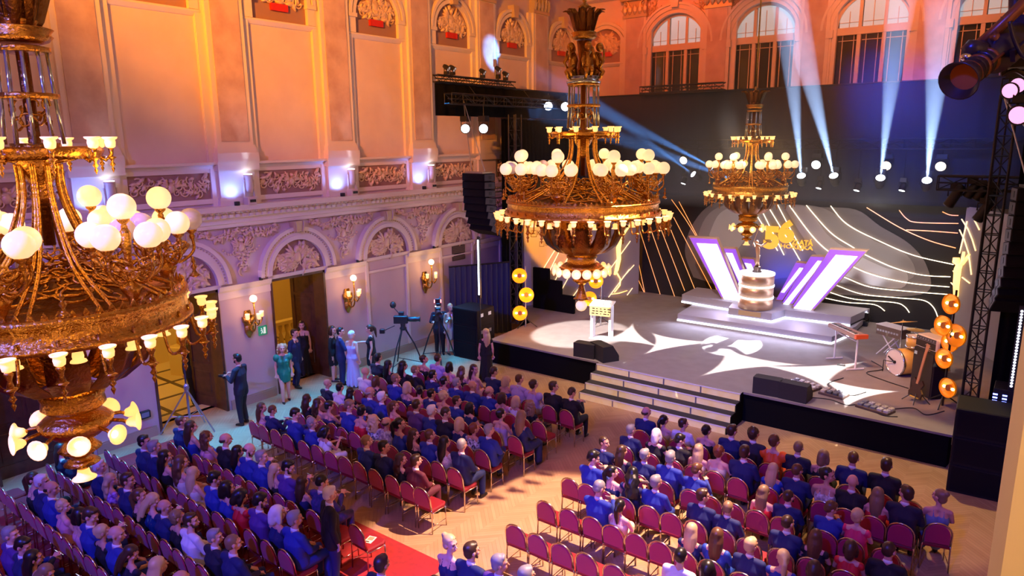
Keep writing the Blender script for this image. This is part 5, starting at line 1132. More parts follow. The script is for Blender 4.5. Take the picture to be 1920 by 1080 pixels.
# ---- uplights on the attic ledge
for y, w_ in ((6.82, 'leftmost'), (10.2, 'second'), (13.58, 'third'), (16.96, 'fourth')):
    t = thing('wall_uplight', w_+' moving uplight standing on the wall ledge under a pilaster', 'spotlight', (XW+.34, y+.18, 5.43)); hm = mat('uplight_shell', (.62, .50, .42), .5)
    MB().bevbox(-.12, .12, -.13, .13, 0, .2, .02).build('base', hm, t); MB().box(-.03, .03, -.15, -.12, .2, .62).box(-.03, .03, .12, .15, .2, .62).build('yoke', hm, t)
    MB().lathe([(0, .3), (.08, .3), (.11, .4), (.11, .72), (.12, .74), (.1, .76), (0, .74)], 16).build('head', hm, t, True); MB().lathe([(0, .765), (.1, .765), (.1, .775), (0, .78)], 16).build('lens', glow('lens_blue', (.8, .88, 1), 12), t)
    MB().box(.10, .14, -.08, .08, .06, .13).build('display', black_metal, t)
    b = thing('floor_par', w_+' small blue-white lamp glowing at the foot of a wall pedestal', 'spotlight', (XW+.38, y-.22, 5.43)); MB().lathe([(.07, 0), (.07, .1), (.05, .1), (.05, .07), (0, .07)], 14).build('can', black_metal, b, True); MB().lathe([(0, .075), (.05, .075), (.05, .085), (0, .09)], 14).build('lens', glow('lens_blue', (0, 0, 0), 1), b)
    sl = thing('floor_par', w_+' small lamp on the impost ledge lighting the plaster trophy above', 'spotlight', (XW+.10, y+.45, 3.36)); MB().lathe([(.05, 0), (.05, .08), (.035, .08), (.035, .05), (0, .05)], 12).build('can', black_metal, sl, True); MB().lathe([(0, .052), (.035, .052), (.035, .06), (0, .062)], 12).build('lens', glow('lens_blue', (0, 0, 0), 1), sl)
    spot('spandrel_beam', (XW+.42, y+.30, 3.5), (XW+.02, y, 4.35), 7, (.40, .42, 1), 75, .8, .03)
    spot('uplight_beam', (XW+.42, y-.22, 5.62), (XW+.05, y-.22, 6.3), 48, (.14, .26, 1), 140, .9, .04)
    spot('uplight_beam', (XW+.40, y+.18, 6.28), (XW+.15, y+.18, 12), 36, (.8, .85, 1), 34, .8, .05)
# ================================================================ people: bodies, clothes, hair
def chain(m, pts, rad, seg=12, flat=1.):
    """closed tapered limb with rounded ends"""
    P = [Vector(p) for p in pts]; d0 = (P[0]-P[1]).normalized(); d1 = (P[-1]-P[-2]).normalized()
    pp = [P[0]+d0*rad[0]*.85, P[0]+d0*rad[0]*.5]+P+[P[-1]+d1*rad[-1]*.5, P[-1]+d1*rad[-1]*.85]
    rr = [rad[0]*.35, rad[0]*.82]+list(rad)+[rad[-1]*.82, rad[-1]*.35]
    m.tube(pp, rr, seg, flat=flat)
TMP = bpy.data.scenes.new('workbench')     # modifiers are evaluated away from the big scene
def remesh(m, voxel, ratio, name, smooth=2):
    me = bpy.data.meshes.new('tmp'); me.from_pydata(m.v, [], m.f)
    bm = bmesh.new(); bm.from_mesh(me); bmesh.ops.recalc_face_normals(bm, faces=bm.faces); bm.to_mesh(me); bm.free()
    o = bpy.data.objects.new('tmp', me); TMP.collection.objects.link(o)
    r = o.modifiers.new('r', 'REMESH'); r.mode = 'VOXEL'; r.voxel_size = voxel; r.adaptivity = 0
    if smooth: s_ = o.modifiers.new('s', 'SMOOTH'); s_.iterations = smooth; s_.factor = .5
    if ratio < 1: d = o.modifiers.new('d', 'DECIMATE'); d.ratio = ratio
    TMP.view_layers[0].update(); dg = TMP.view_layers[0].depsgraph; out = bpy.data.meshes.new_from_object(o.evaluated_get(dg)); bpy.data.objects.remove(o); bpy.data.meshes.remove(me)
    out.name = name; out.materials.clear(); out.materials.append(None); out.polygons.foreach_set('use_smooth', [True]*len(out.polygons)); out.polygons.foreach_set('material_index', [0]*len(out.polygons)); return out
def hand(m, w, d, side, curl=.5, k=1.):
    """palm with four curled fingers and a thumb, from the wrist along d"""
    w = Vector(w); d = Vector(d).normalized(); nrm = Vector((0, 0, -1)); sd = d.cross(nrm)
    sd = sd.normalized() if sd.length > .1 else Vector((1, 0, 0)); nrm = sd.cross(d).normalized(); nrm = nrm if nrm.z < 0 else -nrm
    pc = w+d*.085*k
    for q in (-.5, .5): chain(m, [w+sd*q*.028*k, pc+sd*q*.05*k], [.019*k, .021*k], 8)
    for i, (o, L) in enumerate(((-1.5, .062), (-.5, .076), (.5, .072), (1.5, .056))):
        a = pc+sd*o*.0215*k; b = a+(d*math.cos(curl*.6)+nrm*math.sin(curl*.6))*L*.5*k; c = b+(d*math.cos(curl*1.7)+nrm*math.sin(curl*1.7))*L*.55*k
        chain(m, [a, b, c], [.0095*k, .009*k, .0075*k], 6)
    t0 = w+d*.03*k+sd*side*.03*k; chain(m, [t0, t0+(d*.5+sd*side*.7+nrm*.3).normalized()*.04*k, t0+(d*.85+sd*side*.4+nrm*.4).normalized()*.075*k], [.012*k, .0105*k, .009*k], 6)
HEADM = None
def head_parts(m, M, k=1.):
    """skull, jaw, nose, brow, lips, ears in head space (face towards +y), placed by M"""
    sub = MB(); 
    sub.ball((0, -.012, .028), (.077, .094, .088), 18, 12); sub.ball((0, .022, -.035), (.058, .066, .07), 16, 10); sub.ball((0, .048, -.078), (.030, .028, .026), 12, 8)
    chain(sub, [(0, .082, .022), (0, .098, -.012), (0, .112, -.022)], [.010, .012, .013], 8)
    for s_ in (-1, 1):
        chain(sub, [(s_*.015, .084, .032), (s_*.045, .074, .028)], [.011, .010], 8); sub.ball((s_*.04, .062, -.02), (.026, .022, .024), 10, 6); sub.ball((s_*.079, -.008, -.004), (.012, .022, .032), 8, 6)
    chain(sub, [(-.022, .083, -.052), (0, .091, -.05), (.022, .083, -.052)], [.007, .009, .007], 6); chain(sub, [(-.018, .083, -.062), (0, .088, -.063), (.018, .083, -.062)], [.006, .008, .006], 6)
    m.add([M @ Vector(p) for p in sub.v], sub.f)
class Pose: pass
def seated(yaw=0., pitch=0., roll=0., arms='lap', f=False, lean=0., cross=False, h=1.):
    p = Pose(); p.f = f; kx = .90 if f else 1.; p.kx = kx; p.seated = True; hh = .965 if f else 1.
    p.pel = Vector((0, .0, .555)); p.wai = Vector((0, -.035+lean*.3, .70)); p.che = Vector((0, -.055+lean*.7, .90*hh+.02)); p.neck = Vector((0, -.045+lean, 1.075*hh+.01)); p.ht = p.neck+Vector((0, .015+lean*.1, .075))
    p.hc = p.neck+Vector((0, .03+lean*.15, .185)); p.M = Matrix.Translation(p.hc) @ Matrix.Rotation(-yaw, 4, 'Z') @ Matrix.Rotation(-pitch, 4, 'X') @ Matrix.Rotation(roll, 4, 'Y') @ Matrix.Scale(1.09, 4)
    sh = .188*kx; p.arm = []
    for s_ in (-1, 1):
        S_ = Vector((s_*sh, p.neck.y-.01, p.neck.z-.055)); 
        if arms == 'lap': E_ = Vector((s_*.255*kx, .03+lean, .80)); Wr = Vector((s_*.10, .27, .695))
        elif arms == 'phone': E_ = Vector((s_*.235*kx, .10+lean, .80)); Wr = Vector((s_*.07, .33, .93 if s_ > 0 else .86))
        elif arms == 'chin' and s_ > 0: E_ = Vector((.2, .2, .78)); Wr = Vector((.06, .14+lean, 1.03*hh))
        else: E_ = Vector((s_*.27*kx, .0+lean, .80)); Wr = Vector((s_*.19, .26, .66))
        p.arm.append((S_, E_, Wr, s_))
    p.leg = []
    for s_ in (-1, 1):
        H_ = Vector((s_*.095, .02, .54)); K_ = Vector((s_*.115, .44, .535)); A_q = Vector((s_*.11, .43, .09))
        if cross and s_ > 0: K_ = Vector((-.02, .46, .64)); A_q = Vector((-.28, .54, .30))
        p.leg.append((H_, K_, A_q, Vector((0, .10, -.045)) if not (cross and s_ > 0) else Vector((-.07, .09, -.02)), s_))
    return p
def standing(H=1.75, f=False, yaw=0., pitch=0., arms=None, legs=None, lean=0.):
    """arms / legs: per side (elbow, wrist) and (knee, ankle) offsets; defaults hang and stand straight"""
    p = Pose(); k = H/1.75; p.f = f; kx = (.88 if f else 1.)*k; p.kx = kx/k; p.seated = False
    p.pel = Vector((0, 0, .93*k)); p.wai = Vector((0, .0+lean*.3, 1.08*k)); p.che = Vector((0, lean*.7, 1.28*k)); p.neck = Vector((0, lean, 1.46*k)); p.ht = p.neck+Vector((0, .015, .075*k)); p.hc = p.neck+Vector((0, .03+lean*.2, .185*k))
    p.M = Matrix.Translation(p.hc) @ Matrix.Rotation(-yaw, 4, 'Z') @ Matrix.Rotation(-pitch, 4, 'X') @ Matrix.Scale(1.07, 4); p.arm = []; p.leg = []
    for i, s_ in enumerate((-1, 1)):
        S_ = Vector((s_*.188*kx, p.neck.y-.01, p.neck.z-.055*k)); a = (arms or {}).get(s_)
        E_ = S_+(Vector(a[0]) if a else Vector((s_*.05, -.03, -.29*k))); Wr = E_+(Vector(a[1]) if a else Vector((s_*.0, .07, -.25*k))); p.arm.append((S_, E_, Wr, s_))
        H_ = Vector((s_*.09*k, 0, .90*k)); l = (legs or {}).get(s_)
        K_ = H_+(Vector(l[0]) if l else Vector((s_*.01, .02, -.42*k))); A_q = K_+(Vector(l[1]) if l else Vector((s_*.005, -.03, -.40*k))); p.leg.append((H_, K_, A_q, Vector((0, .12, -.055)), s_))
    return p
def body_mesh(p, name='body'):
    m = MB(); kx = p.kx; f = p.f
    w = .135*kx
    for s_ in (-1, 1):
        chain(m, [p.pel+Vector((s_*.07, 0, 0)), p.wai+Vector((s_*.05*kx, 0, 0)), p.che+Vector((s_*.075*kx, 0, 0)), p.neck+Vector((s_*.07*kx, 0, -.05))], [.115, .098 if f else .112, .105*(.93 if f else 1), .065], 14)
        chain(m, [p.neck+Vector((s_*.02, 0, -.02)), p.neck+Vector((s_*.1*kx, -.01, -.045)), p.arm[0 if s_ < 0 else 1][0]], [.055, .052, .055*(.85 if f else 1)], 10)
        if f: m.ball(p.che+Vector((s_*.07, .075, -.025)), (.058, .055, .055), 12, 8)
    chain(m, [p.neck, p.ht, p.hc+Vector((0, -.01, -.02))], [.055*(.85 if f else 1.05), .05*(.85 if f else 1.05), .05], 12)
    head_parts(m, p.M)
    ar = .85 if f else 1.
    for S_, E_, Wr, s_ in p.arm:
        chain(m, [S_, S_.lerp(E_, .4), E_, E_.lerp(Wr, .35), Wr], [.054*ar, .05*ar, .041*ar, .042*ar, .029*ar], 10); hand(m, Wr, (Wr-E_).normalized()+Vector((0, 0, -.15)), -s_, .7, 1.0 if not f else .9)
    for H_, K_, A_q, ft, s_ in p.leg:
        chain(m, [H_, H_.lerp(K_, .5), K_, K_.lerp(A_q, .3), A_q], [.088, .076, .055, .055, .036], 12)
        chain(m, [A_q+Vector((0, -.02, -.04)), A_q+ft*.5+Vector((0, 0, -.02)), A_q+ft+Vector((0, .02, -.01))], [.036, .036, .027], 10)
    return remesh(m, .0085, .16, name, 2)
def jacket_mesh(p, sleeves=True, long_=True, name='suit_jacket', r=0.):
    m = MB(); kx = p.kx
    for s_ in (-1, 1):
        chain(m, [p.pel+Vector((s_*.075, -.005, -.03 if not p.seated else .0)), p.wai+Vector((s_*.06*kx, 0, 0)), p.che+Vector((s_*.085*kx, 0, 0)), p.neck+Vector((s_*.075*kx, -.01, -.055))], [.135+r, .125+r, .122+r, .068+r], 14)
        chain(m, [p.neck+Vector((s_*.04, -.02, -.03)), p.neck+Vector((s_*.11*kx, -.01, -.045)), p.arm[0 if s_ < 0 else 1][0]+Vector((s_*.012, 0, 0))], [.055, .062, .066], 10)
    chain(m, [p.pel+Vector((0, -.01, .0)), p.wai+Vector((0, -.012, 0)), p.che+Vector((0, -.016, 0)), p.neck+Vector((0, -.02, -.06))], [.13+r, .118+r, .116+r, .062+r], 14)
    if not p.seated and long_:
        for s_ in (-1, 1): chain(m, [p.pel+Vector((s_*.075, 0, .02)), p.pel+Vector((s_*.085, 0, -.14))], [.135, .13], 14)
    for S_, E_, Wr, s_ in p.arm:
        if sleeves: chain(m, [S_, S_.lerp(E_, .4), E_, E_.lerp(Wr, .5), E_.lerp(Wr, .90)], [.068, .064, .056, .053, .044], 10)
        else: chain(m, [S_, S_.lerp(E_, .35)], [.066, .058], 10)
    return remesh(m, .014, .35, name, 2)
def trousers_mesh(p, name='trousers'):
    m = MB()
    chain(m, [p.pel+Vector((-.08, 0, -.0)), p.pel+Vector((.08, 0, -.0))], [.125, .125], 14)
    for H_, K_, A_q, ft, s_ in p.leg: chain(m, [H_, H_.lerp(K_, .5), K_, K_.lerp(A_q, .4), K_.lerp(A_q, .93)], [.108, .098, .078, .07, .062], 12)
    return remesh(m, .014, .35, name, 2)
def shoes_mesh(p, heel=False, name='shoe'):
    out = []
    for H_, K_, A_q, ft, s_ in p.leg:
        m = MB(); chain(m, [A_q+Vector((0, -.03, -.045)), A_q+ft*.5+Vector((0, 0, -.025)), A_q+ft+Vector((0, .03, -.012))], [.043, .043, .032], 12)
        if not heel: chain(m, [A_q+Vector((0, -.01, -.01)), A_q+Vector((0, -.005, -.04))], [.045, .045], 10)
        else: chain(m, [A_q+Vector((0, -.045, -.03)), A_q+Vector((0, -.05, -.085))], [.018, .009], 6)
        out.append(remesh(m, .011, .5, name, 1))
    return out
def dress_mesh(p, top='strap', hem='knee', name='dress', sleeve=None):
    """bodice and skirt; top: strapless, strap or full; hem: knee or long"""
    m = MB(); kx = p.kx
    zt = {'strapless': .62, 'strap': .72, 'full': 1.}[top]; ct = p.wai.lerp(p.neck, zt)
    for s_ in (-1, 1):
        pts = [p.pel+Vector((s_*.07, 0, 0)), p.wai+Vector((s_*.05*kx, 0, 0)), p.che.lerp(p.wai, .15)+Vector((s_*.07*kx, .005, 0))]; rr = [.132, .114, .118]
        if top == 'full': pts += [p.neck+Vector((s_*.07*kx, -.0, -.06))]; rr += [.072]
        chain(m, pts, rr, 14); m.ball(p.che+Vector((s_*.07, .08, -.028)), (.073, .068, .068), 12, 8)
        if top == 'strap': chain(m, [p.che+Vector((s_*.075*kx, -.1, -.03)), p.neck+Vector((s_*.085*kx, -.04, -.008)), p.neck+Vector((s_*.085*kx, .03, -.01)), p.che+Vector((s_*.075, .12, .02))], [.014]*4, 6)
    if top == 'full':
        for S_, E_, Wr, s_ in p.arm:
            if sleeve == 'long': chain(m, [S_, S_.lerp(E_, .4), E_, E_.lerp(Wr, .9)], [.062, .06, .05, .038], 10)
            elif sleeve == 'puff': m.ball(S_.lerp(E_, .15), (.1, .1, .11), 12, 8)
            else: chain(m, [S_, S_.lerp(E_, .2)], [.06, .055], 10)
    if p.seated:
        for H_, K_, A_q, ft, s_ in p.leg:
            e = K_ if hem == 'knee' else K_.lerp(A_q, .92); pts = [H_, H_.lerp(K_, .5), K_.lerp(H_, .1)]; rr = [.112, .105, .09]
            if hem == 'long': pts += [K_+Vector((0, .01, -.02)), K_.lerp(A_q, .5), e]; rr += [.085, .085, .095]
            chain(m, pts, rr, 12)
        K0, K1 = p.leg[0][1], p.leg[1][1]; chain(m, [K0.lerp(p.leg[0][0], .25), K1.lerp(p.leg[1][0], .25)], [.075, .075], 10)
    else:
        zb = {'knee': .52, 'short': .62, 'long': .04}[hem]*p.neck.z/1.46
        for q in range(9):
            a = 2*pi*q/9; R_ = .10 if hem != 'long' else .19
            chain(m, [p.pel+Vector((.05*math.cos(a), .03*math.sin(a), .0)), Vector((.09*math.cos(a), .075*math.sin(a), p.pel.z*.72+zb*.28)), Vector((R_*math.cos(a), R_*.85*math.sin(a), zb+.05))], [.11, .085, .052 if hem == 'long' else .07], 10)
    return remesh(m, .013, .35, name, 2)
def collar_mesh(p):
    m = MB(); m.lathe([(.058, -.02), (.066, -.02), (.062, .03), (.054, .03), (.058, -.02)], 16); m.v = [(x+p.neck.x, y*.95+p.neck.y+.008, z+p.neck.z+.012+y*-.35) for x, y, z in m.v]; return m.mesh('shirt_collar', None, True)
# hair, in head space
def hair_mesh(kind):
    m = MB(); vx = .012
    def cap(top=1., back=-.02, side=.0, r=1.):
        m.ball((0, -.02, .042), (.086*r, .100*r, .088*r*top), 18, 12); m.ball((0, -.05, back), (.078*r, .062*r, .075), 14, 10)
    if kind == 'short': cap(1.04, -.012); chain(m, [(-.04, .035, .092), (0, .045, .100), (.04, .035, .092)], [.028, .03, .028], 8)
    elif kind == 'crop': m.ball((0, -.016, .036), (.081, .098, .090), 18, 12); m.ball((0, -.045, -.01), (.074, .062, .065), 14, 10)
    elif kind == 'balding':
        for s_ in (-1, 1): chain(m, [(s_*.066, .0, .022), (s_*.066, -.04, .005), (s_*.04, -.080, -.010), (0, -.088, -.015)], [.014, .026, .032, .034], 8)
    elif kind == 'bob':
        cap(1.06, -.05, r=1.06); chain(m, [(0, -.07, .02), (0, -.085, -.10)], [.075, .07], 12)
        for s_ in (-1, 1): chain(m, [(s_*.062, -.005, .05), (s_*.078, .0, -.03), (s_*.074, .0, -.11)], [.035, .038, .034], 10)
    elif kind in ('long', 'wavy'):
        cap(1.06, -.05, r=1.05); R = random.Random(5)
        for q in range(7):
            a = -pi/2+(q-3)*.42; x, y = .072*math.cos(a), .085*math.sin(a)-.01; L = .36 if abs(q-3) < 3 else .26; pts = [(x*.9, y*.8, .03)]; rr = [.035]
            for j in range(1, 6):
                t = j/5; wv = (.022*math.sin(j*2.2+q) if kind == 'wavy' else 0); pts.append((x*(1.05+.1*t)+wv, y*(1.1+.08*t)-.02*math.sin(t*3), .0-L*t)); rr.append((.038 if kind == 'long' else .046)*(1-.35*t*t))
            chain(m, pts, rr, 8)
    elif kind == 'pony':
        cap(1.0, -.02); m.ball((0, -.115, .04), (.035, .035, .035), 10, 8); chain(m, [(0, -.125, .04), (0, -.155, -.02), (0, -.14, -.14), (0.01, -.13, -.27)], [.028, .038, .036, .014], 10)
    elif kind == 'updo':
        cap(1.0, -.02); m.ball((0, -.095, .05), (.05, .045, .05), 12, 8); m.ball((.02, -.10, .02), (.035, .035, .035), 10, 6); m.ball((-.025, -.095, .015), (.035, .035, .03), 10, 6); m.ball((0, -.02, .11), (.055, .06, .025), 10, 6)
    elif kind == 'bun':
        cap(1.0, -.02); m.ball((0, -.105, .088), (.042, .042, .042), 12, 8); m.ball((0, -.08, .075), (.045, .045, .03), 10, 6)
    elif kind == 'curly':
        R = random.Random(9); cap(1.02, -.03)
        for q in range(90):
            a, b = R.uniform(-2.9, -.2), R.uniform(-.5, 1.3); x, y, z = .088*math.cos(a)*math.cos(b), .1*math.sin(a)*math.cos(b)-.01, .095*math.sin(b)+.03; m.ball((x, y, z), R.uniform(.018, .026), 7, 5)
        vx = .010
    elif kind == 'curlylong':
        R = random.Random(4); cap(1.04, -.04)
        for q in range(130):
            a = R.uniform(-3.2, .06); t = R.random(); z = .1-.33*t; w_ = .085+.035*min(1, t*2.5); m.ball((w_*math.cos(a), w_*.95*math.sin(a)-.015, z), R.uniform(.022, .032), 7, 5)
        vx = .011
    me = remesh(m, vx, .45, 'hair', 1)
    # open the face: drop geometry in front of the hairline
    bm = bmesh.new(); bm.from_mesh(me); kill = []
    for v in bm.verts:
        x, y, z = v.co
        if kind == 'balding': continue
        lim = .045 if z < .075 else .2
        if y > lim-.0*abs(x) and z < .075 and abs(x) < .066: kill.append(v)
    if kill: bmesh.ops.delete(bm, geom=kill, context='VERTS')
    bm.to_mesh(me); bm.free(); me.polygons.foreach_set('use_smooth', [True]*len(me.polygons)); return me
HAIR = {}
def hair(kind):
    if kind not in HAIR: HAIR[kind] = hair_mesh(kind)
    return HAIR[kind]
def eyes_mesh():
    m = MB(); m.smooth = True
    for s_ in (-1, 1): m.ball((s_*.030, .078, .012), (.013, .007, .007), 8, 6)
    return m.mesh('eyes', None, True)
def brows_mesh():
    m = MB()
    for s_ in (-1, 1): m.tube([(s_*.014, .0935, .034), (s_*.03, .090, .038), (s_*.05, .079, .033)], [.003, .004, .002], 5)
    return m.mesh('eyebrows', None, True)
def mouth_mesh(): m = MB(); m.tube([(-.021, .090, -.057), (0, .0985, -.0565), (.021, .090, -.057)], [.003, .0055, .003], 6); return m.mesh('lips', None, True)
SKIN = {'l': mat('skin_light', (.72, .40, .30), .5), 'm': mat('skin_tan', (.58, .29, .20), .5), 'd': mat('skin_warm', (.64, .33, .24), .5)}
HC = {'k': mat('hair_black', (.010, .008, .009), .35), 'b': mat('hair_brown', (.050, .022, .012), .4), 'n': mat('hair_chestnut', (.11, .045, .02), .4), 'y': mat('hair_blond', (.58, .40, .20), .42), 'w': mat('hair_white', (.72, .68, .64), .45), 'g': mat('hair_grey', (.26, .24, .24), .45), 'r': mat('hair_auburn', (.16, .035, .015), .4), 'd': mat('hair_darkblond', (.24, .14, .07), .42)}
CL = {'navy': mat('cloth_navy', (.010, .018, .095), .8), 'black': mat('cloth_black', (.008, .008, .010), .8), 'blue': mat('cloth_blue', (.014, .034, .27), .75), 'midnight': mat('cloth_midnight', (.012, .012, .030), .8), 'white': mat('cloth_white', (.72, .70, .72), .7), 'lilac': mat('cloth_lilac', (.46, .36, .62), .7),
      'red': mat('cloth_red', (.62, .010, .02), .6), 'orange': mat('cloth_orange', (.85, .10, .008), .6), 'pink': mat('cloth_pink', (.68, .30, .36), .65), 'magenta': mat('cloth_magenta', (.62, .05, .32), .6), 'hotpink': mat('cloth_hotpink', (.75, .03, .12), .6), 'purple': mat('cloth_purple', (.085, .030, .22), .7), 'maroon': mat('cloth_maroon', (.10, .012, .03), .75), 'grey': mat('cloth_grey', (.13, .13, .15), .8),
      'green': mat('cloth_green', (.005, .20, .12), .35), 'cream': mat('cloth_cream', (.66, .58, .46), .7), 'slate': mat('cloth_slate', (.16, .22, .36), .6), 'royal': mat('cloth_royal', (.015, .06, .34), .6), 'silver': mat('cloth_silver', (.6, .6, .62), .3, metal=.6), 'yellow': mat('cloth_mustard', (.5, .36, .10), .6),
      'plaid': mat('cloth_plaid', (.55, .5, .62), .7, var=(16, (.20, .14, .34), 1)), 'pattern': mat('cloth_pattern', (.75, .75, .8), .6, var=(22, (.01, .01, .03), 1)), 'floral': mat('cloth_floral', (.78, .74, .70), .6, var=(14, (.12, .06, .03), 2)), 'violet': mat('cloth_violet_print', (.55, .30, .62), .6, var=(20, (.16, .02, .25), 2)), 'shiny': mat('cloth_shiny_blue', (.01, .05, .20), .2, metal=.4), 'sequin': mat('cloth_sequin', (.70, .68, .74), .3, metal=.3, var=(60, (.45, .42, .5), 1)), 'check': mat('cloth_check', (.014, .03, .15), .75, var=(18, (.06, .03, .22), 1))}
SHIRT = mat('shirt_white', (.78, .78, .80), .7); SHOE = mat('shoe_leather', (.015, .010, .009), .3); EYE = mat('eye_dark', (.03, .02, .02), .2); LIP = mat('lip', (.42, .06, .07), .4)
POSES = {}
def pose_set(key):
    """body and every garment for one pose, built on demand"""
    if key not in POSES:
        f, yaw, arms, cross = key; p = seated(f=f, yaw=yaw[0], pitch=yaw[1], arms=arms, cross=cross); POSES[key] = (p, {})
    return POSES[key]
def base_key(key): return (key[0], (0, 0), key[2], key[3])
def garment(key, kind):
    p, d = pose_set(base_key(key))      # clothes do not depend on where the head turns
    if kind not in d:
        d[kind] = {'suit_jacket': lambda: jacket_mesh(p), 'shirt': lambda: jacket_mesh(p, name='shirt', r=-.005), 'trousers': lambda: trousers_mesh(p), 'shoe': lambda: shoes_mesh(p, p.f), 'shirt_collar': lambda: collar_mesh(p),
                   'strapless': lambda: dress_mesh(p, 'strapless', 'knee'), 'strap': lambda: dress_mesh(p, 'strap', 'knee'), 'long': lambda: dress_mesh(p, 'strap', 'long'), 'full': lambda: dress_mesh(p, 'full', 'knee'), 'sleeved': lambda: dress_mesh(p, 'full', 'long', sleeve='long'), 'puff': lambda: dress_mesh(p, 'full', 'long', sleeve='puff')}[kind]()
    return d[kind]
def body_of(key):
    p, d = pose_set(key)
    if 'body' not in d: d['body'] = body_mesh(p)
    return p, d['body']
def add_head(root, p, hk, hc, face, beard=None):
    if hk != 'none': o = part('hair', hair(hk), root, mats=[HC[hc]]); o.matrix_basis = p.M
    if face:
        for nm, fn, mm in (('eyes', eyes_mesh, EYE), ('eyebrows', brows_mesh, HC[hc if hc not in 'wy' else 'd']), ('lips', mouth_mesh, LIP)): o = part(nm, shared(nm, fn), root, mats=[mm]); o.matrix_basis = p.M
    if beard: o = part('beard', shared('beard', beard_mesh), root, mats=[HC[beard]]); o.matrix_basis = p.M
def beard_mesh():
    m = MB(); chain(m, [(-.066, .02, -.02), (-.055, .045, -.07), (0, .068, -.092), (.055, .045, -.07), (.066, .02, -.02)], [.012, .02, .024, .02, .012], 8); return remesh(m, .01, .6, 'beard', 1)
def seat_person(x, y, spec, label, group, mirror=False, s=1., rot=0.):
    """spec: sex/pose key, skin, hair kind, hair colour, outfit"""
    key, skin, hk, hc, out, col = spec[:6]; p, bm_ = body_of(key)
    t = thing('person', label, 'person', (x, y, 0), rot, group, (-s if mirror else s, s, s)); part('body', bm_, t, mats=[SKIN[skin]])
    add_head(t, p, hk, hc, abs(key[1][0]) > .4 or key[1][1] != 0, spec[6] if len(spec) > 6 else None)
    c = CL[col]
    if out == 'suit':
        part('suit_jacket', garment(key, 'suit_jacket'), t, mats=[c]); part('shirt_collar', garment(key, 'shirt_collar'), t, mats=[SHIRT]); part('trousers', garment(key, 'trousers'), t, mats=[c])
    elif out == 'shirt': part('shirt', garment(key, 'shirt'), t, mats=[c]); part('trousers', garment(key, 'trousers'), t, mats=[CL['midnight']])
    else: part('dress', garment(key, out), t, mats=[c])
    for me in garment(key, 'shoe'): part('shoe', me, t, mats=[SHOE if col not in ('cream', 'white') else CL['cream']])
    return t
def stand_person(x, y, rot, label, p, skin, hk, hc, outfit, col, col2=None, face=True, z=0., beard=None, heel=None):
    t = thing('person', label, 'person', (x, y, z), rot); part('body', body_mesh(p), t, mats=[SKIN[skin]]); add_head(t, p, hk, hc, face, beard); c = CL[col]
    if outfit == 'suit': part('suit_jacket', jacket_mesh(p), t, mats=[c]); part('trousers', trousers_mesh(p), t, mats=[CL[col2 or col]]); part('shirt_collar', collar_mesh(p), t, mats=[SHIRT])
    elif outfit == 'shirt': part('shirt', jacket_mesh(p, name='shirt', r=-.005), t, mats=[c]); part('trousers', trousers_mesh(p), t, mats=[CL[col2 or 'black']])
    else: part('dress', dress_mesh(p, *outfit), t, mats=[c])
    for me in shoes_mesh(p, p.f if heel is None else heel): part('shoe', me, t, mats=[SHOE])
    return t
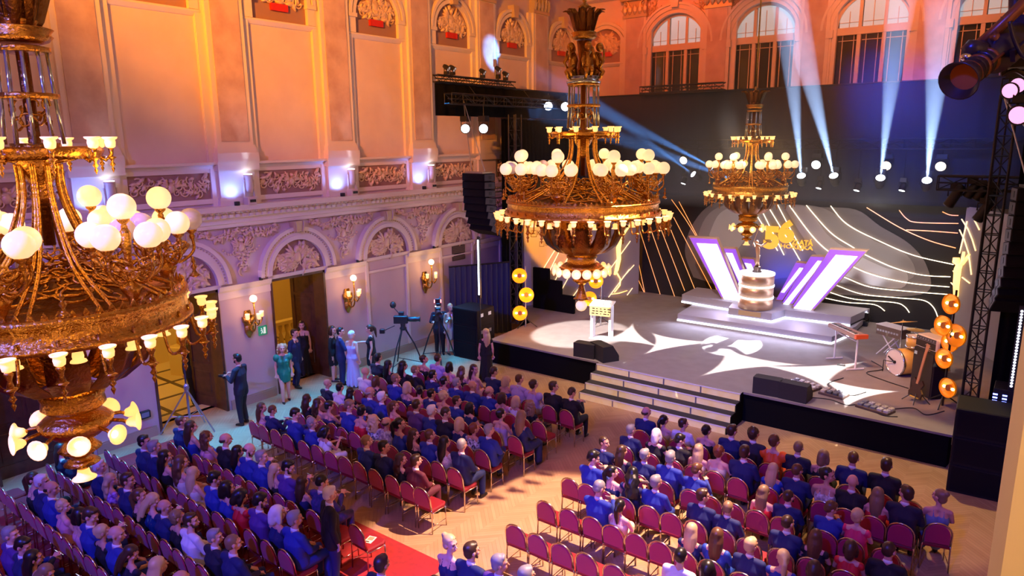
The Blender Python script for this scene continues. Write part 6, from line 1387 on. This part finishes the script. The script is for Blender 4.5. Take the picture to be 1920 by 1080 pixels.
# ================================================================ chairs
velvet = mat('chair_velvet', (.40, .010, .085), .65, sheen=.25); brassf = mat('chair_brass', (.72, .60, .50), .2, metal=1); rail_red = mat('seat_red', (.25, .004, .016), .6)
def chair_proto():
    t = thing('banquet_chair', 'x', 'chair'); w = .20
    arch = [(-w, .47), (-w, .66)]+[(-w*math.cos(pi*i/12), .68+.20*math.sin(pi*i/12)) for i in range(13)]+[(w, .66), (w, .47)]
    tl = lambda x, z: (x, -.205-.16*(z-.46), z)
    inner = [(x*.90, z if z > .5 else .50) for x, z in arch]; inner = [(x, z-.02 if z > .7 else z) for x, z in inner]
    b = MB(); n = len(inner)
    for off, k in ((-.028, .96), (-.02, 1.), (.02, 1.), (.032, .9)): b.v += [(lambda p: (p[0], p[1]+off, p[2]))(tl(x*k, .68+(z-.68)*k)) for x, z in inner]
    b.f = [tuple(range(n)), tuple(range(3*n, 4*n))]+[(j*n+i, j*n+(i+1) % n, (j+1)*n+(i+1) % n, (j+1)*n+i) for j in range(3) for i in range(n)]; b.mi = [0]*len(b.f); b.sm = [False, False]+[True]*(len(b.f)-2)
    b.build('backrest', velvet, t)
    MB().tube([tl(x, z) for x, z in arch], .0155, 6).build('back_frame', brassf, t, True)
    MB().tube([tl(-w*.82, .52), tl(-w*.9, .485), tl(-w, .475)], .008, 5).tube([tl(w*.82, .52), tl(w*.9, .485), tl(w, .475)], .008, 5).build('frame_bracket', brassf, t, True)['kind'] = 'stuff'
    s_ = MB(); q = [(-.2, -.19), (.2, -.19), (.215, .12), (.17, .20), (-.17, .20), (-.215, .12)]
    for k, z in ((.96, .405), (1, .415), (1, .45), (.92, .475)): s_.v += [(x*k, y*k, z) for x, y in q]
    s_.f = [tuple(range(5, -1, -1)), tuple(range(18, 24))]+[(j*6+i, j*6+(i+1) % 6, (j+1)*6+(i+1) % 6, (j+1)*6+i) for j in range(3) for i in range(6)]; s_.mi = [0]*len(s_.f); s_.sm = [False]*len(s_.f)
    s_.build('seat', rail_red, t)
    MB().tube([(-.2, -.18, .40), (-.21, .12, .40), (-.16, .195, .40), (.16, .195, .40), (.21, .12, .40), (.2, -.18, .40)], .011, 6).build('seat_frame', brassf, t, True)
    for s__ in (-1, 1):
        MB().tube([tl(s__*w, .47), (s__*.205, -.2, .40), (s__*.21, -.215, 0)], .013, 6).build('leg', brassf, t, True)
        MB().tube([(s__*.195, .165, .40), (s__*.20, .175, 0)], .0115, 6).build('leg', brassf, t, True)
    MB().tube([(-.207, -.205, .14), (-.198, .17, .14)], .007, 5).build('stretcher', brassf, t, True); MB().tube([(.207, -.205, .14), (.198, .17, .14)], .007, 5).build('stretcher', brassf, t, True)
    return t
CH0 = chair_proto(); used0 = [False]
def place_chair(x, y, rz, label, group):
    if not used0[0]: t = CH0; used0[0] = True
    else: t = copy_tree(CH0)
    t.location = (x, y, 0.013 if y < 7.6 and x < -7.3 else 0); t.rotation_euler = (0, 0, rz); t['label'] = label; t['group'] = group; return t
# ================================================================ the audience: head pixel, sex, hair, hair colour, outfit, colour, head turn (p: reading, x: legs crossed)
CROWD_L = """712,672,m,short,k,suit,midnight,0
725,683,f,long,k,full,black,.6
756,686,f,long,k,full,black,.5
778,694,m,crop,d,suit,black,.5
795,674,f,updo,b,strap,black,.7
821,672,m,crop,b,shirt,lilac,0
843,687,f,bob,k,full,pink,0
866,696,f,wavy,n,strapless,black,0
889,693,f,long,b,strap,pink,2.2
687,698,m,none,n,shirt,white,0
703,715,f,bob,n,full,midnight,0
750,712,m,crop,d,suit,blue,.5
762,725,f,bob,y,strap,navy,0
815,704,m,short,k,suit,navy,.5
832,714,f,updo,k,sleeved,pattern,.5
854,717,m,short,g,suit,blue,.4
886,723,m,none,g,suit,blue,.3
694,735,m,balding,g,suit,blue,.5
719,745,m,short,w,suit,blue,.6
783,732,f,updo,k,strapless,magenta,-.9p
808,738,m,short,k,suit,blue,.5
832,742,f,updo,y,strapless,cream,.3
860,753,m,short,b,suit,blue,.7
736,760,f,pony,n,strap,red,.7
781,759,m,crop,b,suit,purple,.1
664,757,m,short,d,suit,blue,.9p
685,772,f,updo,k,strapless,red,-.5p
829,776,m,short,w,suit,blue,.5
833,768,m,crop,b,suit,midnight,.7p
876,768,f,bob,k,full,navy,.6
694,785,f,curlylong,y,full,pattern,.1
718,790,m,balding,b,shirt,plaid,0
752,794,f,pony,k,sleeved,blue,.8
850,790,f,bob,y,sleeved,navy,.1
927,697,m,crop,b,suit,navy,.4p
952,714,f,bob,y,strapless,blue,.6
970,710,m,crop,n,suit,lilac,.3
1001,721,f,updo,b,puff,lilac,.5
1038,725,m,short,b,suit,black,.7
1072,736,m,crop,b,suit,black,.4p
921,734,m,balding,d,suit,blue,.5
940,747,f,bob,b,full,pink,.3
970,753,f,bob,y,full,white,.4
992,761,f,curlylong,d,full,black,.2
940,776,f,updo,k,strap,lilac,.3
978,781,f,long,d,sleeved,navy,.1
492,773,f,long,n,strap,pink,.7
510,772,m,crop,n,suit,navy,.3p
553,776,m,short,k,suit,blue,.7p
587,794,m,curly,g,suit,blue,.7
608,812,f,bob,k,full,white,.5p
688,827,m,crop,d,suit,blue,.4
614,722,m,none,d,suit,midnight,.7
638,730,m,short,k,shirt,white,.2
657,736,f,long,k,full,black,0
581,750,f,long,b,full,black,.2
593,760,f,wavy,b,strapless,pink,.3
615,761,f,updo,k,strap,navy,.5p
720,838,m,short,k,suit,navy,.7
752,862,f,wavy,b,full,black,.8
780,864,m,short,b,suit,maroon,.5
770,813,f,long,b,strap,black,1.1
813,818,m,crop,n,suit,blue,.5
827,827,f,long,k,sleeved,sequin,.3
866,834,m,crop,g,suit,navy,.2
887,803,f,updo,r,full,pattern,.4
913,805,m,short,g,suit,blue,.5x"""
CROWD_B = """115,848,f,long,b,full,midnight,.9
136,855,m,short,b,suit,midnight,.7
70,888,m,short,w,suit,navy,.8
71,904,f,pony,b,strap,black,.9
105,919,m,balding,k,suit,blue,.8
110,946,f,curly,y,full,pink,.8
194,879,m,short,w,suit,navy,.9
201,901,f,wavy,y,full,violet,1.0
160,947,m,short,b,suit,blue,.7p
158,972,f,bob,k,strap,pink,1.0
249,904,m,short,b,suit,navy,.7
284,819,m,short,g,suit,navy,.5
281,833,m,short,k,suit,navy,.8
302,852,f,long,k,strapless,black,.5
341,861,f,wavy,n,strapless,cream,.3
341,791,m,crop,n,suit,navy,.3
357,800,f,long,b,strap,blue,.6
388,819,f,curlylong,n,strapless,pink,.4
423,815,m,balding,b,suit,black,.6
361,887,f,long,y,strapless,cream,.2
403,898,m,short,k,suit,blue,.6p
431,918,f,bob,k,full,blue,.5
466,824,m,balding,b,suit,blue,.7p
455,851,f,long,k,full,blue,.5
480,852,m,short,g,suit,blue,.8
529,860,m,short,k,suit,purple,.7p
530,888,f,long,y,strap,black,.8
563,903,f,long,b,strap,navy,.2
603,903,m,crop,k,suit,check,.5p
252,923,f,pony,n,strap,black,.7
287,940,f,long,y,full,shiny,.8p
308,950,m,balding,g,suit,navy,.8
333,970,f,curly,d,full,black,.4
358,977,m,short,b,shirt,white,.7
403,1007,m,short,g,suit,midnight,1.0
437,1015,m,crop,d,suit,navy,.4
219,1001,m,balding,g,suit,blue,.8
245,1038,f,long,b,full,midnight,1.0p
297,1060,f,long,y,full,white,.2
338,1073,m,balding,d,suit,navy,.5
192,997,f,updo,y,full,black,.6
20,1003,m,short,g,suit,purple,.7
43,1024,m,short,k,suit,navy,1.0p
65,1049,f,long,k,full,navy,.5
83,1072,f,long,d,full,black,1.0p
445,928,f,bob,k,full,red,.5p
487,938,m,short,k,suit,purple,.5p
521,963,f,bob,w,full,navy,.3
553,973,m,short,g,suit,blue,.6
716,1058,m,short,b,suit,midnight,.2"""
CROWD_R = """844,1010,f,bun,y,strap,navy,1.2
884,1021,m,short,b,suit,navy,.6
937,1050,m,short,g,suit,purple,.9
987,1071,m,short,g,suit,blue,.3
1212,773,m,balding,b,suit,navy,.3
1245,788,f,pony,k,strap,yellow,.5
1281,800,m,short,b,shirt,white,.8
1183,806,m,short,g,suit,navy,.4
1231,815,f,bob,w,full,black,0
1275,825,m,short,k,suit,black,1.0p
1133,830,m,crop,b,suit,navy,1.3
1166,849,f,long,b,full,midnight,.3
1119,855,m,short,k,suit,blue,.8p
1209,853,m,short,g,suit,navy,.4
1257,858,m,short,g,suit,blue,.1
1144,884,f,pony,k,strap,navy,1.0
1183,889,f,wavy,k,full,navy,-.5p
1230,904,m,short,g,suit,blue,.5
1134,914,m,crop,g,suit,blue,.5p
1152,945,f,pony,k,strap,cream,0
1325,807,f,updo,k,strapless,black,.5
1373,808,m,short,b,suit,navy,.5
1414,813,m,curly,b,suit,midnight,.3
1452,827,f,updo,n,puff,orange,.5
1497,839,m,crop,d,suit,midnight,.2
1310,847,f,long,y,strapless,cream,-.2
1349,847,f,curly,r,strapless,cream,.3
1396,848,m,short,b,suit,navy,0
1306,881,m,short,n,suit,blue,.3p
1450,888,f,long,y,full,royal,.4
1495,882,m,crop,n,suit,navy,.3
1318,930,m,short,b,suit,navy,1.0
1438,932,f,long,d,strap,red,.4
1473,930,m,crop,b,suit,navy,.3
1545,856,f,bob,d,strap,black,.3
1600,859,m,crop,n,suit,navy,.1
1662,872,m,short,b,suit,black,0
1561,891,f,updo,k,strap,floral,1.2
1593,902,m,none,d,suit,black,.2
1648,928,f,long,d,strap,red,-.2
1693,919,m,short,b,suit,midnight,-1.0
1566,956,m,short,n,suit,blue,.9p
1600,965,f,updo,y,full,hotpink,.4
1477,980,m,crop,b,suit,navy,.4
1530,1007,f,long,n,full,black,.2
1365,952,m,crop,d,suit,navy,.2
1302,1003,f,long,y,full,navy,.1
1340,1003,f,long,n,sleeved,royal,.1
1278,1043,m,crop,k,shirt,white,0
1326,1067,f,bob,k,full,navy,.2
1408,1023,m,short,y,suit,navy,.3
1468,1045,f,pony,y,full,blue,-.6
1527,1067,f,bob,b,full,black,.2
1595,1032,f,bob,b,full,red,.2
1667,1032,m,crop,b,suit,black,.3"""
ORD = 'first second third fourth fifth sixth seventh eighth ninth tenth eleventh twelfth thirteenth fourteenth fifteenth sixteenth'.split()
NUM = 'zero one two three four five six seven eight nine ten eleven twelve thirteen fourteen fifteen sixteen'.split()
HN = {'k': 'black', 'b': 'brown', 'n': 'chestnut', 'y': 'blond', 'w': 'white', 'g': 'grey', 'r': 'auburn', 'd': 'sandy'}
HK = {'short': 'short {} hair', 'crop': 'cropped {} hair', 'none': 'a bald head', 'balding': 'thinning {} hair', 'bob': 'a {} bob', 'long': 'long {} hair', 'wavy': 'long wavy {} hair', 'pony': 'a {} ponytail', 'updo': 'pinned-up {} hair', 'bun': 'a high {} bun', 'curly': 'curly {} hair', 'curlylong': 'long curly {} hair'}
ON = {'suit': '{} suit', 'shirt': '{} shirt', 'strap': '{} strap dress', 'strapless': '{} strapless dress', 'full': '{} dress', 'sleeved': 'long-sleeved {} dress', 'puff': 'puff-sleeved {} dress', 'long': 'long {} dress'}
CN = {'midnight': 'dark', 'hotpink': 'hot pink', 'silver': 'silver', 'pattern': 'black-and-white', 'plaid': 'checked', 'violet': 'violet print', 'shiny': 'shiny blue', 'sequin': 'sequinned', 'check': 'blue checked', 'floral': 'flowered', 'royal': 'royal blue', 'cream': 'pale'}
phone_m = mat('phone_black', (.01, .01, .012), .2); screen_m = glow('phone_screen', (.8, .85, 1), 1.2); paper_m = mat('paper', (.78, .75, .70), .7)
def handheld(x, y, s, who, kind):
    if kind: t = thing('phone', 'lit phone held by '+who, 'phone', (x-.01*s, y+.42*s, .92*s), (-.9, 0, 0)); MB().bevbox(-.036, .036, -.075, .075, 0, .009, .004).build('case', phone_m, t); MB().box(-.032, .032, -.068, .068, .009, .011).build('screen', screen_m, t)
    else: t = thing('booklet', 'white booklet held by '+who, 'booklet', (x-.01*s, y+.42*s, .90*s), (-.7, 0, .2)); MB().box(-.10, .0, -.075, .075, 0, .006).build('page', paper_m, t); MB().add([(0, -.075, 0), (.1, -.075, .02), (.1, .075, .02), (0, .075, 0), (0, -.075, .006), (.1, -.075, .026), (.1, .075, .026), (0, .075, .006)], [(0, 3, 2, 1), (4, 5, 6, 7), (0, 1, 5, 4), (1, 2, 6, 5), (2, 3, 7, 6), (3, 0, 4, 7)]).build('page', paper_m, t)
def audience(T, rows, block, group, first):
    """rows: row key -> (chair-back y, x of the left end, x of the right end)"""
    by = {k: [] for k in rows}
    for l in T.split('\n'):
        a = l.split(','); px, py = int(a[0]), int(a[1]); g = onz(px, py, 1.25 if a[2] == 'm' else 1.21)
        k = min(rows, key=lambda q: abs(rows[q][0]+.2-g.y)); p = ony(px, py, rows[k][0]+.185); by[k].append([p.x, p.z, a])
    for k, P in by.items():
        yb, xa, xb = rows[k]; P.sort(key=lambda q: q[0])
        for _ in range(8):      # nobody sits in a neighbour's lap
            for i in range(len(P)-1):
                d = P[i+1][0]-P[i][0]
                if d < .40: P[i][0] -= (.40-d)/2; P[i+1][0] += (.40-d)/2
        seats = []; prev = xa-.43
        for q in P+[None]:
            nx = q[0] if q else xb+.43; n = max(0, int(round((nx-prev)/.44))-1)
            for j in range(n): seats.append((prev+(nx-prev)*(j+1)/(n+1), None))
            if q: seats.append((q[0], q)); prev = nx
        rn = first-k; side = block.startswith('right'); row = 'row '+NUM[rn]
        for i, (x, q) in enumerate(seats if side else list(reversed(seats))):
            n = ORD[i]
            place_chair(x+rnd.uniform(-.012, .012), yb+.205+rnd.uniform(-.02, .02), rnd.uniform(-.05, .05), '%s crimson brass-framed chair, %s, %s, %s from the aisle' % ('occupied' if q else 'empty', block, row, n), group)
            if not q: continue
            a = q[2]; f = a[2] == 'f'; fl = a[7]; yaw = float(fl.rstrip('px')); read = 'p' in fl; s = max(.90, min(1.03, q[1]/(1.232 if f else 1.27)))
            yq = 0 if abs(yaw) < .25 else (.42 if abs(yaw) < .65 else (.85 if abs(yaw) < 1.15 else 1.6)); mirror = yaw < 0
            hsh = int(a[0])*7+int(a[1])
            key = (f, (yq, .42 if read else 0), 'phone' if read else 'lap', 'x' in fl or (f and hsh % 3 == 0 and a[5] in ('strap', 'full', 'strapless') and not read))
            hd = HK[a[3]].format(HN[a[4]]); on = ON[a[5]].format(CN.get(a[6], a[6]))
            lab = '%s with %s, %s, %s, %s, %s from aisle' % ('woman' if f else 'man', hd, on, block, row, n)
            seat_person(x, yb+.205, (key, 'lmd'[hsh % 3], a[3], a[4], a[5], a[6], ('b' if hsh % 9 == 0 and not f and a[4] in 'kb' else None)), lab, group.replace('chairs', 'people seated'), mirror, s)
            if read: handheld(x, yb+.205, s, '%s in %s, %s, %s, %s from aisle' % ('woman' if f else 'man', on, block, row, n), hsh % 2)
RB = {k: (8.28+.925*k, -13.39, -8.45) for k in range(6)}; RB[4] = (RB[4][0], -13.8, -8.5); RB[5] = (RB[5][0], -12.9, -8.2)
audience(CROWD_L, RB, 'front-left block', 'chairs of the front left block', 6)
RR_ = {k: (8.28+.925*k, -6.3, -1.25) for k in range(6)}
aud_r = CROWD_R.split('\n')
audience('\n'.join(aud_r[4:]), RR_, 'right block', 'chairs of the right block', 6)
audience('\n'.join(aud_r[:4]), {-2: (6.55, -6.45, -4.6)}, 'rear-right group', 'chairs of the rear right row', -1)
RL = {-2: (6.60, -14.0, -8.9), -3: (5.60, -14.6, -6.5), -4: (4.65, -14.75, -8.6), -5: (3.75, -15.1, -8.5), -6: (2.82, -13.1, -10.1)}
RL[-3] = (5.60, -14.6, -8.6)
audience('\n'.join(l for l in CROWD_B.split('\n') if not l.startswith('716')), RL, 'rear-left block', 'chairs of the rear left block', -1)
audience([l for l in CROWD_B.split('\n') if l.startswith('716')][0], {-3: (5.60, -6.95, -6.5)}, 'rear aisle', 'chairs of the rear aisle', -2)
place_chair(-8.32, 6.93, -.05, 'empty crimson chair with a white booklet on its seat beside the old man', 'chairs of the rear left block')
t = thing('booklet', 'white picture booklet lying on the empty chair beside the old man', 'booklet', (-8.32, 6.95, .49), .3); MB().box(-.07, .07, -.1, .1, 0, .006).build('page', paper_m, t); MB().box(-.05, .05, -.02, .08, .006, .007).build('picture', mat('booklet_print', (.35, .28, .16), .6), t); MB().box(-.05, .02, -.08, -.05, .006, .007).build('print', ink, t)
# woman stooping at the right end of the front rows
key = (True, (.85, 0), 'lap', False); o_ = onz(1716, 904, 1.2)
seat_person(-.82, 12.55, (key, 'd', 'bun', 'd', 'long', 'slate'), 'woman with a blond knot in a long slate dress at the right end, leaning left', 'people seated of the right block', True, 1.0, .25)
place_chair(-.82, 12.56, .25, 'crimson chair at the right end under the woman in slate', 'chairs of the right block')
# ================================================================ people on their feet
def V3(*a): return a
HOLD = {1: ((.10, .06, -.26), (-.20, .22, .10)), -1: ((-.10, .06, -.26), (.18, .24, .08))}
P_ = standing(1.84, arms=HOLD, legs={1: ((.02, .06, -.44), (.0, -.06, -.42))}, pitch=.1)
stand_person(-15.56, 9.15, 2.0, 'bearded photographer in dark blazer holding a camera by the left wall', P_, 'm', 'short', 'k', 'suit', 'midnight', 'midnight', True, 0, 'k')
def photo_camera(x, y, z, rot, label):
    t = thing('camera', label, 'camera', (x, y, z), rot); MB().bevbox(-.07, .07, -.035, .035, -.05, .05, .012).build('body', black_metal, t); MB(lambda a, b, c: (a, c, b)).lathe([(.036, .03), (.036, .06), (.04, .07), (.04, .17), (.034, .17), (.03, .12), (0, .12)], 18).build('lens', black_metal, t, True); MB().prism([(-.03, .05), (.03, .05), (.02, .08), (-.02, .08)], -.03, .03, ax=1).build('viewfinder', black_metal, t); MB().bevbox(-.02, .02, -.02, .02, .08, .12, .005).build('hot_shoe_flash', black_metal, t)
photo_camera(-15.56-math.sin(2.0)*.42, 9.15+math.cos(2.0)*.42, 1.25, 2.0, 'black photo camera held by the bearded photographer')
stand_person(-16.05, 10.75, -2.05, 'woman with fair curls in a short green puff-sleeved dress by the left wall', standing(1.62, True, legs={-1: ((-.01, -.05, -.41), (0, -.10, -.38)), 1: ((.0, .1, -.41), (0, -.02, -.38))}), 'l', 'curlylong', 'y', ('full', 'short', 'dress', 'puff'), 'green')
stand_person(-16.72, 11.62, -1.2, 'man in navy suit stepping out of the far doorway behind the green dress', standing(1.74, legs={1: ((.0, .12, -.41), (0, -.1, -.39)), -1: ((0, -.05, -.42), (0, -.12, -.38))}), 'l', 'short', 'b', 'suit', 'navy')
stand_person(-17.45, 12.42, -2.2, 'woman in a long black strap dress standing in the far doorway', standing(1.68, True), 'l', 'wavy', 'b', ('strap', 'long'), 'black')
stand_person(-16.3, 12.62, -.9, 'woman in a black long-sleeved dress beside the far doorway', standing(1.66, True, yaw=.5), 'l', 'bob', 'b', ('full', 'knee', 'dress', 'long'), 'black')
stand_person(-15.86, 12.56, -.5, 'man in navy suit greeting the woman in lilac', standing(1.70, yaw=.4, arms={1: ((.12, .1, -.24), (.0, .22, .12))}), 'l', 'short', 'k', 'suit', 'navy')
stand_person(-15.42, 12.62, .25, 'woman with white-blond knot in a long lilac gown seen from behind', standing(1.66, True), 'l', 'updo', 'w', ('strap', 'long'), 'lilac')
stand_person(-15.32, 13.25, 2.3, 'woman with ponytail in black dress reaching around the lilac gown', standing(1.72, True, pitch=.2, arms={1: ((.06, .16, -.22), (-.08, .24, .02))}), 'l', 'pony', 'b', ('full', 'knee', 'dress'), 'black')
stand_person(-15.55, 16.42, -2.3, 'camera operator in dark shirt standing behind the far television camera', standing(1.74, arms={1: ((.10, .08, -.26), (-.06, .26, .08)), -1: ((-.10, .08, -.26), (.06, .26, .08))}, pitch=.15), 'd', 'short', 'b', 'shirt', 'midnight', 'black')
stand_person(-15.27, 16.66, -2.0, 'woman in a silver dress half hidden behind the left loudspeaker stack', standing(1.70, True, pitch=.1), 'l', 'updo', 'y', ('full', 'knee', 'dress', 'long'), 'silver')
stand_person(-12.62, 15.28, .7, 'woman with long blond hair in a black dress before the stage corner', standing(1.55, True, yaw=-.5), 'l', 'long', 'y', ('full', 'long', 'dress'), 'black')
stand_person(-8.46, 6.28, -.35, 'old white-haired man in dark blazer standing at the carpet edge', standing(1.66, pitch=.15), 'l', 'short', 'w', 'suit', 'black', 'navy')
stand_person(-18.95, 9.95, 1.35, 'man in dark suit walking away through the middle doorway', standing(1.76, legs={1: ((.0, .16, -.40), (0, -.05, -.40)), -1: ((0, -.10, -.41), (0, -.2, -.36))}), 'm', 'short', 'k', 'suit', 'black')
stand_person(-18.1, 9.28, 1.2, 'woman in black trouser suit walking away beyond the middle doorway', standing(1.66, True, legs={1: ((.0, .14, -.40), (0, -.1, -.38)), -1: ((0, -.08, -.41), (0, -.14, -.36))}), 'l', 'bob', 'k', 'suit', 'midnight', 'black')
# golden statue at the end of the corridor
stt = thing('statue', 'gilded draped statue on a plinth in the corridor beyond the middle doorway', 'statue', (-20.7, 10.45, 0), -1.2); MB().bevbox(-.35, .35, -.35, .35, 0, .9, .03).build('plinth', hall_wall, stt); P_ = standing(1.8, True, arms={1: ((.15, .1, -.15), (.05, .2, .2))}); statg = mat('statue_gold', (.75, .45, .08), .3, metal=.6)
o = part('figure', body_mesh(P_), stt, mats=[statg]); o.location = (0, 0, .9); o = part('drapery', dress_mesh(P_, 'strap', 'long'), stt, mats=[statg]); o.location = (0, 0, .9)
# ================================================================ television cameras, light stand
def tripod_cam(x, y, rot, zc, label, prompter):
    t = thing('tv_camera', label, 'camera', (x, y, 0), rot); bm_ = mat('camera_black', (.018, .018, .024), .4)
    for k in range(3):
        a = pi/2+2*pi*k/3; f_ = (.62*math.cos(a), .62*math.sin(a)); 
        MB().tube([(.05*math.cos(a), .05*math.sin(a), zc-.25), (f_[0]*.55, f_[1]*.55, zc*.5), (*f_, .02)], .022, 6).tube([(.09*math.cos(a+.4), .09*math.sin(a+.4), zc-.28), (f_[0]*.55, f_[1]*.55, zc*.5)], .014, 6).build('tripod_leg', bm_, t); MB().tube([(0, 0, .28), (f_[0]*.9, f_[1]*.9, .16)], .012, 5).build('spreader', bm_, t)
    MB().lathe([(.09, zc-.3), (.11, zc-.24), (.07, zc-.18), (.08, zc-.12), (.08, zc-.08)], 16).build('fluid_head', bm_, t, True)
    MB().bevbox(-.08, .08, -.28, .16, zc-.08, zc+.16, .02).build('camera_body', bm_, t); MB(lambda a, b, c: (a, c, zc+.04+b)).lathe([(.06, .16), (.075, .2), (.08, .42), (.07, .44), (.07, .5), (.09, .54), (.085, .54), (.06, .5), (0, .5)], 18).build('lens', bm_, t, True)
    MB().bevbox(-.09, .05, -.12, .04, zc+.18, zc+.28, .01).build('viewfinder', bm_, t); MB().tube([(-.05, -.1, zc+.2), (-.1, -.3, zc+.42)], .015, 6).build('arm', bm_, t)
    if prompter: MB().ball((-.1, -.3, zc+.48), (.11, .1, .11), 12, 8).build('viewfinder_hood', bm_, t, True); MB().box(-.085, -.08, .0, .06, zc, zc+.1).build('yellow_label', mat('label_yellow', (.7, .55, .05), .5), t)
    else:
        for s_ in (-.1, .1): MB().box(s_-.015, s_+.015, .0, .02, zc+.30, zc+.40).build('tally_light', glow('tally_red', (1, .12, .08), 7), t)
        MB().box(-.09, .09, .0, .02, zc+.17, zc+.2).build('status_light', glow('status_white', (.7, .75, 1), 3), t); MB().bevbox(-.12, .12, -.03, .0, zc+.28, zc+.42, .01).build('tally_box', bm_, t)
    MB().tube([(.05, -.25, zc-.15), (.1, -.6, zc-.3)], .014, 6).build('pan_handle', bm_, t); MB().bevbox(.02, .14, -.72, -.56, zc-.38, zc-.24, .02).build('control_unit', bm_, t)
tripod_cam(-15.52, 14.75, -.92, 1.52, 'television camera on a tall black tripod by the blank wall niche', True)
tripod_cam(-15.12, 15.92, -2.3, 1.62, 'far television camera with red tally lights in front of its operator', False)
ls = thing('light_stand', 'silver tripod light stand with dark mast beside the middle doorway', 'stand', (-16.1, 8.05, 0)); blue_s = mat('stand_alu', (.5, .5, .6), .3, metal=.9)
for k, (x, y) in enumerate(((-16.62, 7.55), (-15.68, 8.42), (-16.45, 8.6))): MB().tube([(0, 0, 1.15), (x+16.1, y-8.05, .02)], .018, 8).tube([(0, 0, .45), ((x+16.1)*.62, (y-8.05)*.62, .45)], .01, 6).build('leg', blue_s, ls)
MB().tube([(0, 0, .4), (0, 0, 1.3)], .03, 10).build('column', blue_s, ls); MB().tube([(0, 0, 1.25), (0, 0, 2.2), (.02, 0, 2.9)], .022, 8).build('mast', mat('mast_black', (.03, .03, .06), .4), ls); MB().lathe([(.05, 1.1), (.06, 1.14), (.06, 1.24), (.04, 1.28)], 12).build('collar', blue_s, ls); MB().tube([(.05, 0, 1.2), (.13, .0, 1.22)], .014, 6).build('clamp_lever', blue_s, ls)
ub = thing('uplight_bar', 'lit rig frame edge lamp', 'light', (0, 0, 0)) if False else None
# ================================================================ haze over the stage and the beams in it
hz = MB().box(-15.2, .2, 19.6, 25.15, 5.0, 10.7).mesh('haze', None); hm_ = bpy.data.materials.new('haze'); hm_.use_nodes = True; nt = hm_.node_tree
for n in list(nt.nodes):
    if n.type == 'BSDF_PRINCIPLED': nt.nodes.remove(n)
vs = nt.nodes.new('ShaderNodeVolumeScatter'); vs.inputs['Density'].default_value = .048; vs.inputs['Color'].default_value = (.9, .93, 1, 1); vs.inputs['Anisotropy'].default_value = .0
nt.links.new(vs.outputs[0], nt.nodes['Material Output'].inputs['Volume']); hz.materials.clear(); hz.materials.append(hm_)
ho = link('haze', hz); tag(ho, 'thin stage haze hanging in the light beams above the set', 'haze', kind='stuff')
for i, (p, u, r) in enumerate(BEAMS):
    c = (.42, .62, 1) if i < 4 else (.12, .38, 1); P = (60000, 60000, 60000, 62000, 24000, 26000, 15000)[i]
    d = (u-p).normalized(); spot('beam', p+d*.28, p+d*10, P, c, (6.5, 7.5, 6.5, 8, 8, 8, 7)[i], (.12 if i < 4 else .7), .03)
